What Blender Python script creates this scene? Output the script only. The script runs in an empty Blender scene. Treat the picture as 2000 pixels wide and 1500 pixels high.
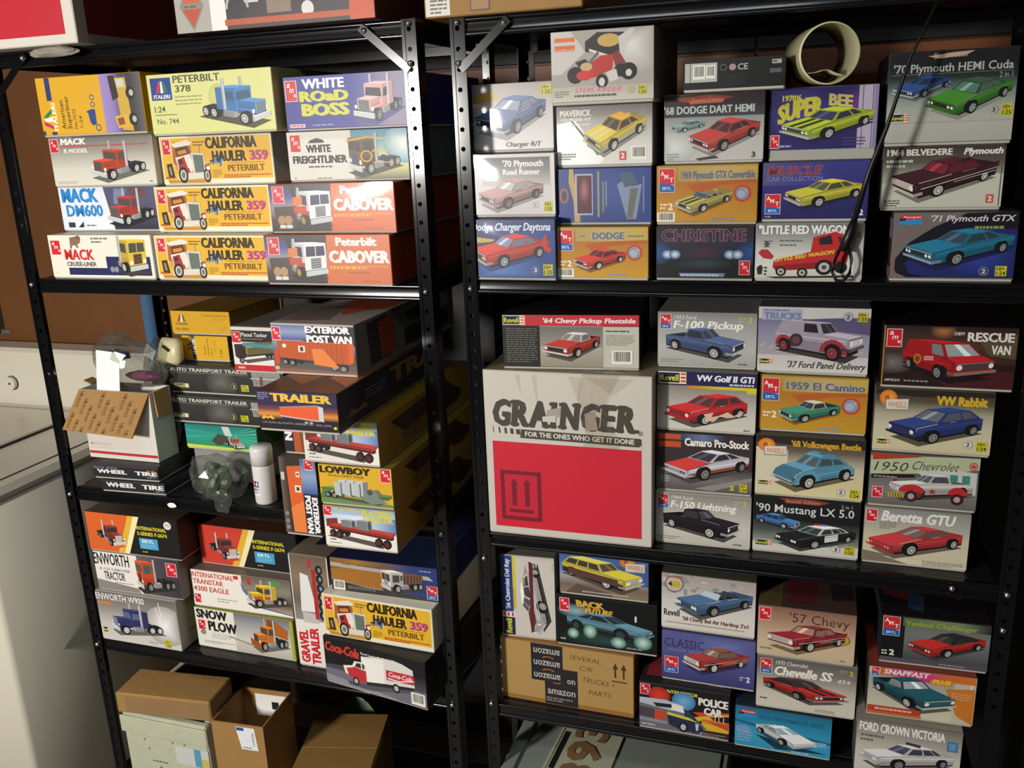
import bpy, bmesh, math, random
from math import sin, cos, pi, radians
from mathutils import Vector, Matrix
C = bpy.context.scene.collection
SC = bpy.context.scene
random.seed(7)

# ------------------------------------------------------------------ camera
cam_d = bpy.data.cameras.new('camera')
cam = bpy.data.objects.new('camera', cam_d); C.objects.link(cam)
cam_d.sensor_fit = 'HORIZONTAL'; cam_d.sensor_width = 36.0
cam_d.lens = 36.0*1769.97/2000.0
cam_d.clip_start = 0.02
_p, _y, _r = radians(15.62486), radians(-18.81786), radians(2.29176)
_f = Vector((sin(_y)*cos(_p), cos(_y)*cos(_p), -sin(_p)))
_rt = Vector((cos(_y), -sin(_y), 0)); _dn = _f.cross(_rt)
_R = _rt*cos(_r) + _dn*sin(_r); _D = -_rt*sin(_r) + _dn*cos(_r)
cam.matrix_world = Matrix((( _R.x, -_D.x, -_f.x, 0), (_R.y, -_D.y, -_f.y, 0), (_R.z, -_D.z, -_f.z, 1.66), (0, 0, 0, 1)))
SC.camera = cam

# ------------------------------------------------------------------ world, lights, exposure
w = bpy.data.worlds.new('world'); SC.world = w; w.use_nodes = True
w.node_tree.nodes['Background'].inputs[0].default_value = (0.9, 0.95, 1.0, 1)
w.node_tree.nodes['Background'].inputs[1].default_value = 0.02
SC.view_settings.view_transform = 'Standard'
SC.view_settings.look = 'None'
SC.view_settings.use_curve_mapping = False
SC.view_settings.gamma = 1.0
SC.view_settings.exposure = 0.42

def area(name, loc, target, size, size_y, power, col):
    d = bpy.data.lights.new(name, 'AREA'); d.shape = 'RECTANGLE'; d.size = size; d.size_y = size_y
    d.energy = power; d.color = col
    o = bpy.data.objects.new(name, d); C.objects.link(o); o.location = loc
    o.rotation_euler = (Vector(target) - Vector(loc)).to_track_quat('-Z', 'Y').to_euler()
    return o
area('key_lamp', (-1.90, -1.25, 1.72), (-1.0, 1.46, 1.0), 0.30, 0.34, 64.0, (1.0, 0.965, 0.90))
area('overhead_fill', (-0.5, 0.1, 2.45), (-0.5, 0.1, 0), 0.9, 0.25, 7.0, (0.82, 0.95, 1.0))  # unseen weak overhead fill, added to lift the ambient level

# ------------------------------------------------------------------ helpers
def lin(c):
    c = c.lstrip('#')
    if len(c) == 3: c = ''.join(k*2 for k in c)
    out = []
    for i in (0, 2, 4):
        v = int(c[i:i+2], 16)/255.0
        out.append(v/12.92 if v <= 0.04045 else ((v+0.055)/1.055)**2.4)
    return tuple(out) + (1.0,)
def mul(c, k):
    c = c.lstrip('#')
    if len(c) == 3: c = ''.join(x*2 for x in c)
    return '#' + ''.join('%02x' % max(0, min(255, int(int(c[i:i+2], 16)*k))) for i in (0, 2, 4))
def mix(a, b, t):
    f = lambda c: [int((''.join(x*2 for x in c.lstrip('#')) if len(c.lstrip('#')) == 3 else c.lstrip('#'))[i:i+2], 16) for i in (0, 2, 4)]
    return '#' + ''.join('%02x' % int(p*(1-t)+q*t) for p, q in zip(f(a), f(b)))

def tag(o, label=None, cat=None, group=None, kind=None):
    if label: o['label'] = label
    if cat: o['category'] = cat
    if group: o['group'] = group
    if kind: o['kind'] = kind
    return o
def empty(name, loc=(0, 0, 0), rz=0.0):
    o = bpy.data.objects.new(name, None); C.objects.link(o); o.location = loc; o.rotation_euler = (0, 0, rz)
    o.empty_display_size = 0.05
    return o
def mk(name, verts, faces, mat, parent=None, cols=None, smooth=False):
    me = bpy.data.meshes.new(name); me.from_pydata([tuple(v) for v in verts], [], faces)
    if cols is not None:
        a = me.color_attributes.new('Col', 'FLOAT_COLOR', 'POINT')
        a.data.foreach_set('color', [x for c in cols for x in c])
    if smooth: me.polygons.foreach_set('use_smooth', [True]*len(me.polygons))
    me.materials.append(mat)
    me.update()
    o = bpy.data.objects.new(name, me); C.objects.link(o)
    if parent: o.parent = parent
    return o
def bm_obj(name, bm, mat, parent=None, smooth=False, loc=None):
    me = bpy.data.meshes.new(name); bm.normal_update(); bm.to_mesh(me); bm.free()
    if smooth: me.polygons.foreach_set('use_smooth', [True]*len(me.polygons))
    me.materials.append(mat)
    o = bpy.data.objects.new(name, me); C.objects.link(o)
    if parent: o.parent = parent
    if loc: o.location = loc
    return o
def add_box(bm, x0, x1, y0, y1, z0, z1, bevel=0.0, M=None):
    r = bmesh.ops.create_cube(bm, size=1.0)
    vs = r['verts']
    for v in vs:
        v.co = Vector((x0 + (v.co.x+.5)*(x1-x0), y0 + (v.co.y+.5)*(y1-y0), z0 + (v.co.z+.5)*(z1-z0)))
    if bevel > 0:
        es = list({e for v in vs for e in v.link_edges})
        r = bmesh.ops.bevel(bm, geom=es, offset=bevel, segments=1, affect='EDGES', profile=.5)
        vs = list({v for f in r['faces'] for v in f.verts} | {v for v in vs if v.is_valid})
    if M is not None:
        for v in vs: v.co = M @ v.co
    return vs
def box_obj(name, dims, mat, parent=None, bevel=0.0, M=None):
    bm = bmesh.new(); add_box(bm, *dims, bevel=bevel, M=M)
    return bm_obj(name, bm, mat, parent)
def add_cyl(bm, p0, p1, r0, r1=None, n=16, caps=True):
    p0, p1 = Vector(p0), Vector(p1); r1 = r0 if r1 is None else r1
    d = p1-p0
    M = Matrix.Translation((p0+p1)/2) @ d.to_track_quat('Z', 'Y').to_matrix().to_4x4()
    bmesh.ops.create_cone(bm, cap_ends=caps, segments=n, radius1=r0, radius2=r1, depth=d.length, matrix=M)
def lathe(name, prof, n, mat, parent=None, M=None):
    vs, fs = [], []
    for i in range(n):
        a = 2*pi*i/n
        for r, z in prof: vs.append(Vector((r*cos(a), r*sin(a), z)))
    m = len(prof)
    for i in range(n):
        for j in range(m-1):
            a, b = i*m+j, ((i+1) % n)*m+j
            fs.append((a, b, b+1, a+1))
    if M is not None: vs = [M @ v for v in vs]
    return mk(name, vs, fs, mat, parent, smooth=True)

# ------------------------------------------------------------------ materials
def mat(name, col=None, rough=.5, metal=0.0, attr=False, coat=0.0, coat_rough=.08, bump=0.0, bscale=20., noise=0.0, nscale=30., spec=.5, detail=3., alpha=1.0):
    m = bpy.data.materials.new(name); m.use_nodes = True
    nt = m.node_tree; b = nt.nodes['Principled BSDF']
    b.inputs['Roughness'].default_value = rough; b.inputs['Metallic'].default_value = metal
    b.inputs['Specular IOR Level'].default_value = spec
    b.inputs['Coat Weight'].default_value = coat; b.inputs['Coat Roughness'].default_value = coat_rough
    b.inputs['Alpha'].default_value = alpha
    tc = nt.nodes.new('ShaderNodeTexCoord')
    src = None
    if attr:
        a = nt.nodes.new('ShaderNodeAttribute'); a.attribute_name = 'Col'; src = a.outputs['Color']
    else:
        rgb = nt.nodes.new('ShaderNodeRGB'); rgb.outputs[0].default_value = lin(col); src = rgb.outputs[0]
    if noise > 0:
        n = nt.nodes.new('ShaderNodeTexNoise'); n.inputs['Scale'].default_value = nscale; n.inputs['Detail'].default_value = detail
        nt.links.new(tc.outputs['Object'], n.inputs['Vector'])
        mr = nt.nodes.new('ShaderNodeMapRange'); mr.inputs['To Min'].default_value = 1-noise; mr.inputs['To Max'].default_value = 1+noise*.5
        nt.links.new(n.outputs['Fac'], mr.inputs['Value'])
        mx = nt.nodes.new('ShaderNodeMix'); mx.data_type = 'RGBA'; mx.blend_type = 'MULTIPLY'; mx.inputs['Factor'].default_value = 1
        nt.links.new(src, mx.inputs['A']); nt.links.new(mr.outputs['Result'], mx.inputs['B']); src = mx.outputs['Result']
    nt.links.new(src, b.inputs['Base Color'])
    if bump > 0:
        n2 = nt.nodes.new('ShaderNodeTexNoise'); n2.inputs['Scale'].default_value = bscale; n2.inputs['Detail'].default_value = 2
        nt.links.new(tc.outputs['Object'], n2.inputs['Vector'])
        bp = nt.nodes.new('ShaderNodeBump'); bp.inputs['Strength'].default_value = 1; bp.inputs['Distance'].default_value = bump
        nt.links.new(n2.outputs['Fac'], bp.inputs['Height'])
        if coat > 0: nt.links.new(bp.outputs['Normal'], b.inputs['Coat Normal'])
        else: nt.links.new(bp.outputs['Normal'], b.inputs['Normal'])
    return m
M_PRINT = mat('printed_card', attr=True, rough=.42, spec=.35)
M_WRAP = mat('shrink_wrapped_card', attr=True, rough=.4, coat=.6, coat_rough=.12, bump=.0012, bscale=8.)
M_BODY = mat('carton_sides', attr=True, rough=.45, spec=.35)
M_TRAY = mat('grey_carton', '#8d8a86', rough=.7)
M_BLACK = mat('black_powder_coat', '#0f0f12', rough=.16, spec=.5, noise=.2, nscale=60)
M_BLACKPOST = mat('black_post_enamel', '#101013', rough=.13, spec=.42)
M_BOARD = mat('black_shelf_board', '#17161a', rough=.4)
M_BOLT = mat('zinc_bolt', '#e6e6e6', rough=.25, metal=1.0)
M_KRAFT = mat('kraft_cardboard', '#a27a45', rough=.75, noise=.12, nscale=25, bump=.0004, bscale=60)
M_KRAFTD = mat('brown_cardboard', '#8f6a34', rough=.75, noise=.15, nscale=14)
M_KRAFTIN = mat('cardboard_inside', '#b4905c', rough=.8, noise=.1)
M_WHITECARD = mat('white_cardboard', '#d6cfc4', rough=.6, noise=.06, nscale=12)
M_PAPER = mat('white_paper', '#f6f4ee', rough=.6)
M_APPL = mat('white_appliance_enamel', '#d9d2c2', rough=.25, spec=.5)
M_DARKGAP = mat('dark_gap', '#1a1816', rough=.6)
M_FOAM = mat('foam_grey_green', '#b9bba2', rough=.9, noise=.12, nscale=30, bump=.002, bscale=40)
M_CAN = mat('white_spray_can', '#dcd8d4', rough=.35)
M_TUBE = mat('cream_plastic', '#cfc9a0', rough=.35, noise=.12, nscale=20)
M_BEIGE = mat('beige_plastic', '#cfc49b', rough=.35)
M_PURPLE = mat('purple_plastic', '#7a3056', rough=.4)
M_BLUEP = mat('blue_plastic', '#3a5f84', rough=.45)
M_GREENP = mat('green_plastic_sprue', '#53614a', rough=.4)
M_GREYP = mat('grey_plastic', '#8b918a', rough=.45, noise=.08, nscale=16)
M_SILVER = mat('silver_plate', '#b9bb9e', rough=.4, noise=.15, nscale=30)
M_RED = mat('red_ink', '#d22436', rough=.6)
M_ROD = mat('black_rubber', '#0d0d0e', rough=.4)
def bag_mat(name, tint, tr):
    m = bpy.data.materials.new(name); m.use_nodes = True; nt = m.node_tree
    for n in list(nt.nodes): nt.nodes.remove(n)
    out = nt.nodes.new('ShaderNodeOutputMaterial')
    t = nt.nodes.new('ShaderNodeBsdfTransparent'); t.inputs[0].default_value = lin(tint)
    g = nt.nodes.new('ShaderNodeBsdfGlossy'); g.inputs['Roughness'].default_value = .1
    d = nt.nodes.new('ShaderNodeBsdfDiffuse'); d.inputs[0].default_value = lin('#9a9c98')
    m1 = nt.nodes.new('ShaderNodeMixShader'); m1.inputs[0].default_value = .35
    nt.links.new(g.outputs[0], m1.inputs[1]); nt.links.new(d.outputs[0], m1.inputs[2])
    fr = nt.nodes.new('ShaderNodeLayerWeight'); fr.inputs[0].default_value = .35
    mr = nt.nodes.new('ShaderNodeMapRange'); mr.inputs['To Min'].default_value = tr; mr.inputs['To Max'].default_value = min(1, tr+.45)
    nt.links.new(fr.outputs['Facing'], mr.inputs['Value'])
    m2 = nt.nodes.new('ShaderNodeMixShader'); nt.links.new(mr.outputs['Result'], m2.inputs[0])
    nt.links.new(t.outputs[0], m2.inputs[1]); nt.links.new(m1.outputs[0], m2.inputs[2])
    nt.links.new(m2.outputs[0], out.inputs[0])
    return m
M_BAG = bag_mat('clear_polybag', '#eef0ee', .10)
def film_mat():
    m = bpy.data.materials.new('shrink_film'); m.use_nodes = True; nt = m.node_tree
    for n in list(nt.nodes): nt.nodes.remove(n)
    out = nt.nodes.new('ShaderNodeOutputMaterial'); t = nt.nodes.new('ShaderNodeBsdfTransparent')
    g = nt.nodes.new('ShaderNodeBsdfGlossy'); g.inputs['Roughness'].default_value = .085
    f = nt.nodes.new('ShaderNodeFresnel'); f.inputs['IOR'].default_value = 1.5
    mx = nt.nodes.new('ShaderNodeMixShader'); nt.links.new(f.outputs[0], mx.inputs[0]); nt.links.new(t.outputs[0], mx.inputs[1]); nt.links.new(g.outputs[0], mx.inputs[2])
    nt.links.new(mx.outputs[0], out.inputs[0]); return m
M_FILM = film_mat()
def film(root, w_, h_, bulge, seed=0, cx=0.0, cz=0.0):
    """shrink film puffed out a little over the front of a box"""
    from mathutils import noise
    n, m = 22, 16; vs, fs = [], []
    for j in range(m+1):
        for i in range(n+1):
            u, v = i/n*2-1, j/m*2-1
            y = -.0016 - bulge*(1-abs(u)**2.2)*(1-abs(v)**2.2) - bulge*.10*noise.noise(Vector((u*2.2+seed, v*2.2, seed*1.7)))*(1-u*u)*(1-v*v)
            vs.append((u*w_/2*.995, y, (v+1)/2*h_))
    for j in range(m):
        for i in range(n): fs.append((j*(n+1)+i, j*(n+1)+i+1, (j+1)*(n+1)+i+1, (j+1)*(n+1)+i))
    return mk('shrink_film', vs, fs, M_FILM, root, smooth=True)
M_TAPE = bag_mat('clear_packing_tape', '#fbf9f4', .07)

# ------------------------------------------------------------------ lettering (built-in font, turned into flat ink shapes)
_txt = {}
CAPH, XH = .682, .449
def glyphs(s, bold=0.0):
    k = (s, bold)
    if k in _txt: return _txt[k]
    cu = bpy.data.curves.new('ink', 'FONT'); cu.body = s; cu.size = 1.0; cu.resolution_u = 2; cu.offset = bold; cu.fill_mode = 'FRONT'
    ob = bpy.data.objects.new('ink', cu); C.objects.link(ob)
    bpy.context.view_layer.update()
    ev = ob.evaluated_get(bpy.context.evaluated_depsgraph_get())
    me = ev.to_mesh()
    vs = [(v.co.x, v.co.y) for v in me.vertices]; fs = [tuple(p.vertices) for p in me.polygons]
    ev.to_mesh_clear(); bpy.data.objects.remove(ob); bpy.data.curves.remove(cu)
    if not vs: vs, fs = [(0, 0), (1, 0), (0, 1)], []
    x0 = min(v[0] for v in vs); x1 = max(v[0] for v in vs)
    cap = CAPH + bold*2
    if all(ch in 'acemnorsuvwxz ' for ch in s): cap = XH + bold*2
    vs = [((x-x0)/(x1-x0), (y+bold)/cap) for x, y in vs]
    _txt[k] = (vs, fs, x1-x0, cap)
    return _txt[k]
def heavy(s, b, ring=0.0):
    """letters thickened by laying shifted copies over each other, so that counters stay open"""
    b0 = min(b, .012); vs, fs, wd, cap = glyphs(s, b0); e = max(0.0, b-.012)*.85
    if ring > 0: sh = [((e+ring)*cos(2*pi*k/8), (e*.4+ring)*sin(2*pi*k/8)) for k in range(8)]
    elif e > 0: sh = [(-e, 0), (0, 0), (e, 0)] + ([(-e, e*.4), (e, -e*.4), (0, e*.4), (0, -e*.4)] if e > .02 else [])
    else: sh = [(0, 0)]
    tot = wd + 2*e
    return [([((a*wd + dx + e)/tot, (c*cap + dy)/cap) for a, c in vs], fs) for dx, dy in sh]
# ------------------------------------------------------------------ small 3/4 view drawings used for the printed pictures
class View:
    def __init__(s, phi=58, el=14, R=9.0, zc=.6):
        s.p, s.e, s.R, s.zc = radians(phi), radians(el), R, zc
        s.ops = []
    def pj(s, x, y, z):
        c, n = cos(s.p), sin(s.p)
        u = -x*n + y*c; d = x*c + y*n; zz = z - s.zc
        v = zz*cos(s.e) - d*sin(s.e); dep = s.R - (d*cos(s.e) + zz*sin(s.e))
        k = s.R/max(dep, .5)
        return (u*k, v*k)
    def P(s, pts, col): s.ops.append(([s.pj(*p) for p in pts], col))
    def box(s, x0, x1, y0, y1, z0, z1, col, top=1.15, side=.88, front=1.0):
        s.P([(x0, y0, z1), (x1, y0, z1), (x1, y1, z1), (x0, y1, z1)], mul(col, top))
        s.P([(x1, y0, z0), (x1, y1, z0), (x1, y1, z1), (x1, y0, z1)], mul(col, front))
        s.P([(x0, y1, z0), (x1, y1, z0), (x1, y1, z1), (x0, y1, z1)], mul(col, side))
    def disc(s, x, y, z, r, col, n=14): s.P([(x+r*cos(2*pi*i/n), y, z+r*sin(2*pi*i/n)) for i in range(n)], col)
    def fdisc(s, x, y, z, r, col, n=10): s.P([(x, y+r*cos(2*pi*i/n), z+r*sin(2*pi*i/n)) for i in range(n)], col)
    def wheel(s, x, y, r, hub='#c9c9c9', tire='#17171a', w=.22):
        n = 14
        s.disc(x, y-w, r, r, tire); s.disc(x, y-w*.5, r, r, tire); s.disc(x, y, r, r, tire)
        s.disc(x, y+.01, r, r*.66, hub); s.disc(x, y+.02, r, r*.5, mul(hub, .75)); s.disc(x, y+.03, r, r*.2, mul(hub, 1.1))
    def fit(s, x0, y0, x1, y1, flip=False):
        us = [q[0] for o in s.ops for q in o[0]]; vs = [q[1] for o in s.ops for q in o[0]]
        a, b, c, d = min(us), max(us), min(vs), max(vs)
        out = []
        for pts, col in s.ops:
            r = []
            for u, v in pts:
                t = (u-a)/(b-a)
                if flip: t = 1-t
                r.append((x0+(x1-x0)*t, y1+(y0-y1)*(v-c)/(d-c)))
            out.append((r, col))
        return out

CARS = {
 'muscle': dict(b=[(2.35,.34),(2.42,.84),(1.0,.96),(-1.6,.97),(-2.42,.95),(-2.38,.42)], g=[(1.0,.95),(.35,1.40),(-.8,1.42),(-1.75,.98)], w=.95, wh=(1.45,-1.4,.35), win=[(.04,.52),(.57,.86)]),
 'fifty': dict(b=[(2.45,.34),(2.5,.97),(1.0,1.02),(-1.5,1.02),(-2.55,1.06),(-2.5,.42)], g=[(1.0,1.02),(.55,1.5),(-.9,1.52),(-1.5,1.02)], w=.95, wh=(1.5,-1.45,.37), win=[(.04,.46),(.5,.9)], chrome=1),
 'conv': dict(b=[(2.45,.34),(2.5,.86),(1.0,.95),(-1.6,.95),(-2.5,.95),(-2.45,.42)], g=None, w=.95, wh=(1.5,-1.45,.35), win=[]),
 'wagon': dict(b=[(2.45,.34),(2.48,.87),(1.05,.96),(-2.4,.98),(-2.45,.9),(-2.42,.42)], g=[(1.05,.96),(.6,1.42),(-2.0,1.45),(-2.4,.98)], w=.93, wh=(1.5,-1.4,.35), win=[(.03,.28),(.31,.58),(.62,.94)]),
 'hatch': dict(b=[(1.85,.34),(1.9,.86),(.8,.97),(-1.6,1.0),(-1.85,.95),(-1.85,.42)], g=[(.8,.97),(.15,1.45),(-1.2,1.46),(-1.75,1.0)], w=.85, wh=(1.2,-1.15,.32), win=[(.05,.5),(.56,.9)]),
 'beetle': dict(b=[(1.95,.36),(2.0,.55),(1.85,.78),(1.45,.95),(.75,1.02),(-1.0,1.0),(-1.6,.88),(-1.95,.62),(-1.95,.4)], g=[(.75,1.0),(.3,1.46),(-1.05,1.28),(-1.5,.95)], w=.8, wh=(1.25,-1.2,.34), win=[(.06,.48),(.54,.86)], fend=1, gx=[(.08,1.57),(-.3,1.6),(-.72,1.48)]),
 'pickup': dict(b=[(2.35,.4),(2.4,.98),(.8,1.12),(-.75,1.08),(-2.45,1.05),(-2.45,.48)], g=[(.8,1.1),(.35,1.62),(-.6,1.64),(-.75,1.08)], w=.93, wh=(1.5,-1.5,.39), win=[(.06,.9)], bed=1),
 'panel': dict(b=[(2.2,.5),(2.25,1.1),(.9,1.2),(-2.2,1.2),(-2.3,1.1),(-2.25,.5)], g=[(.9,1.2),(.55,1.75),(-2.0,1.8),(-2.25,1.2)], w=.85, wh=(1.55,-1.55,.38), win=[(.07,.36)], fend=1),
 'van': dict(b=[(1.95,.4),(2.0,1.02),(1.35,1.2),(-2.4,1.25),(-2.42,1.0),(-2.4,.48)], g=[(1.4,1.18),(.75,1.85),(-2.3,1.9),(-2.42,1.25)], w=.98, wh=(1.15,-1.5,.37), win=[(.03,.26)]),
 'sport': dict(b=[(2.3,.3),(2.36,.66),(.9,.88),(-1.5,.94),(-2.2,.92),(-2.2,.4)], g=[(.95,.87),(.1,1.27),(-.7,1.29),(-1.8,.95)], w=.95, wh=(1.45,-1.4,.35), win=[(.05,.55),(.6,.88)]),
 'sedan': dict(b=[(2.5,.34),(2.55,.83),(1.15,.95),(-1.8,.98),(-2.55,.95),(-2.5,.42)], g=[(1.15,.95),(.5,1.42),(-1.0,1.44),(-1.8,.98)], w=.95, wh=(1.55,-1.5,.35), win=[(.05,.4),(.44,.72),(.75,.92)]),
}
def draw_car(kind, col, phi=56, el=14, roof=None, glass='#39424c', hub='#d0d0d0', grille='#2a2a2e', bump='#b8b8b8', shadow='#4a463f', stripe=None, hood=None, low=None, R=9, door=None, lamps='#e8e6dc', seat='#5a2020', fender=None):
    k = CARS[kind]; V = View(phi-8, el+1, R); W = k['w']; b = k['b']; xf, xr, r = k['wh']
    roof = roof or col
    V.P([(b[0][0], -W, 0), (b[0][0], W+.05, 0), (b[-1][0], W+.1, 0), (b[-1][0], -W, 0)], shadow)
    for x in (xr, xf): V.wheel(x, -W+.2, r, '#333')
    V.P([(b[0][0]-.1, -W, .2), (b[0][0]-.1, W, .2), (b[-1][0], W, .2), (b[-1][0], W, .6), (b[0][0]-.1, W, .6), (b[0][0]-.1, -W, .6)], '#121214')
    # top surfaces
    for (xa, za), (xb, zb) in zip(b[1:-1], b[2:]):
        sh = 1.12 if abs(zb-za) < .35*abs(xb-xa)+.02 else .8
        if xb > 0 and hood: c = hood
        else: c = col
        V.P([(xa, -W*.93, za), (xa, W*.93, za), (xb, W*.93, zb), (xb, -W*.93, zb)], mul(c, sh))
    if stripe:
        (xa, za), (xb, zb) = b[1], b[2]
        for y0, y1 in ((-.42, -.12), (.12, .42)): V.P([(xa, y0, za), (xa, y1, za), (xb, y1, zb), (xb, y0, zb)], stripe)
    # front
    V.P([(b[0][0], -W, b[0][1]), (b[0][0], W, b[0][1]), (b[1][0], W*.97, b[1][1]), (b[1][0], -W*.97, b[1][1])], mul(col, .86))
    # near side
    side = [(x, W, z) for x, z in b] + [(b[-1][0], W, .3), (b[0][0], W, .3)]
    V.P(side, mul(col, .92))
    mid = (b[0][1]+b[1][1])/2
    V.P([(b[0][0], W+.005, .3), (b[0][0], W+.005, mid), (b[-1][0], W+.005, mid+.02), (b[-1][0], W+.005, .3)], mul(low or col, .78))
    if door: V.P([(.75, W+.01, .36), (.75, W+.01, b[2][1]-.03), (-.45, W+.01, b[3][1]-.03), (-.45, W+.01, .36)], door)
    V.P([(b[1][0]-.1, W+.01, mid+.16), (b[1][0]-.1, W+.01, mid+.19), (b[-2][0], W+.01, mid+.24), (b[-2][0], W+.01, mid+.21)], mul(col, 1.25))
    if k.get('bed'):
        z = b[-2][1]
        V.P([(-.85, -W*.8, z+.02), (-.85, W*.8, z+.02), (-2.35, W*.8, z+.01), (-2.35, -W*.8, z+.01)], mul(col, .4))
    if k['g']:
        g = k['g']; wb, wr = W*.9, W*.68
        V.P([(g[3][0], -wb, g[3][1]), (g[3][0], wb, g[3][1]), (g[2][0], wr, g[2][1]), (g[2][0], -wr, g[2][1])], mul(roof, .7))
        V.P([(g[0][0], -wb, g[0][1]), (g[0][0], wb, g[0][1]), (g[1][0], wr, g[1][1]), (g[1][0], -wr, g[1][1])], mul(roof, .9))
        i = lambda a, c, t: tuple(p+(q-p)*t for p, q in zip(a, c))
        A, B, D, E = (g[0][0], -wb, g[0][1]), (g[0][0], wb, g[0][1]), (g[1][0], wr, g[1][1]), (g[1][0], -wr, g[1][1])
        q = lambda s, t: i(i(A, B, s), i(E, D, s), t)
        V.P([q(.06, .05), q(.94, .05), q(.93, .9), q(.07, .9)], glass)
        V.P([q(.3, .05), q(.5, .05), q(.62, .9), q(.42, .9)], mul(glass, 1.5))
        gx = k.get('gx')
        if gx: V.P([(g[1][0], -wr, g[1][1])] + [(a_, -wr*.9, c_) for a_, c_ in gx] + [(g[2][0], -wr, g[2][1]), (g[2][0], wr, g[2][1])] + [(a_, wr*.9, c_) for a_, c_ in gx[::-1]] + [(g[1][0], wr, g[1][1])], mul(roof, 1.15))
        else: V.P([(g[1][0], -wr, g[1][1]), (g[1][0], wr, g[1][1]), (g[2][0], wr, g[2][1]), (g[2][0], -wr, g[2][1])], mul(roof, 1.15))
        ex = [(a_, wr*.9, c_) for a_, c_ in gx] if gx else []
        A, B, D, E = (g[0][0], wb, g[0][1]), (g[3][0], wb, g[3][1]), (g[2][0], wr, g[2][1]), (g[1][0], wr, g[1][1])
        V.P([A, E] + ex + [D, B], mul(roof, .92))
        q = lambda s, t: i(i(A, B, s), i(E, D, s), t)
        for s0, s1 in k['win']: V.P([q(s0, .08), q(s1, .08), q(s1, .86), q(s0, .86)], mul(glass, .8))
    else:
        V.P([(.8, -W*.8, .97), (.8, W*.8, .97), (-1.15, W*.8, .97), (-1.15, -W*.8, .97)], '#1a1414')
        for x in (.1, -.8):
            V.P([(x, -W*.65, .9), (x, W*.65, .9), (x-.2, W*.62, 1.18), (x-.2, -W*.62, 1.18)], seat)
        V.P([(1.0, -W*.85, .95), (1.0, W*.85, .95), (.62, W*.72, 1.33), (.62, -W*.72, 1.33)], '#9aa0a4')
        V.P([(.97, -W*.78, .98), (.97, W*.78, .98), (.64, W*.66, 1.29), (.64, -W*.66, 1.29)], mul(glass, 1.4))
    # wheels
    fc = fender or mul(col, 1.0)
    for x in (xr, xf):
        if k.get('fend'): V.P([(x+(r+.34)*cos(t), W+.04, r-.02+(r+.28)*sin(t)) for t in [pi*j/9 for j in range(10)]], mul(fc, 1.02))
        V.P([(x+(r+.08)*cos(t), W+.05, r+(r+.07)*sin(t)) for t in [pi*j/8 - .1 for j in range(9)]], '#0d0d0f')
        V.wheel(x, W+.08, r, hub)
    if k.get('chrome'):
        V.P([(-1.3, W+.02, b[3][1]), (-2.6, W+.02, b[3][1]+.16), (-2.62, W+.02, .8), (-1.6, W+.02, .86)], mul(col, 1.02)); V.P([(-1.3, -W, b[3][1]), (-2.6, -W, b[3][1]+.16), (-2.6, -W, .9)], mul(col, .8))
        V.P([(2.3, W+.03, .66), (-2.45, W+.03, .72), (-2.45, W+.03, .76), (2.3, W+.03, .70)], '#cfc8bc')
        V.P([(.6, W+.03, .55), (-2.4, W+.03, .52), (-2.4, W+.03, .56), (.6, W+.03, .58)], '#cfc8bc')
    # front details
    x = b[1][0]+.03; z0, z1 = b[0][1]+.06, b[1][1]-.06; h = z1-z0
    V.P([(x, -W*.82, z0+h*.3), (x, W*.82, z0+h*.3), (x, W*.82, z1), (x, -W*.82, z1)], grille)
    V.P([(x+.01, -W*.9, z1-.02), (x+.01, W*.9, z1-.02), (x+.01, W*.9, z1+.03), (x+.01, -W*.9, z1+.03)], mul(bump, 1.05))
    for y in ((-.76, .76) if kind in ('beetle', 'pickup', 'panel', 'van', 'fifty', 'hatch') else (-.8, -.58, .58, .8)): V.fdisc(x+.03, y*W, z0+h*.66, h*(.27 if kind != 'muscle' else .22), lamps)
    if k.get('chrome'):
        for j in range(3): V.P([(x+.02, -W*.6, z0+h*(.4+.2*j)), (x+.02, W*.6, z0+h*(.4+.2*j)), (x+.02, W*.6, z0+h*(.46+.2*j)), (x+.02, -W*.6, z0+h*(.46+.2*j))], '#c9c9c9')
    V.P([(x+.1, -W, z0-.04), (x+.1, W*1.02, z0-.04), (x+.1, W*1.02, z0+h*.24), (x+.1, -W, z0+h*.24)], bump)
    V.P([(x+.1, W*1.02, z0-.04), (x-.3, W*1.04, z0-.04), (x-.3, W*1.04, z0+h*.24), (x+.1, W*1.02, z0+h*.24)], mul(bump, .8))
    return V
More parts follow.
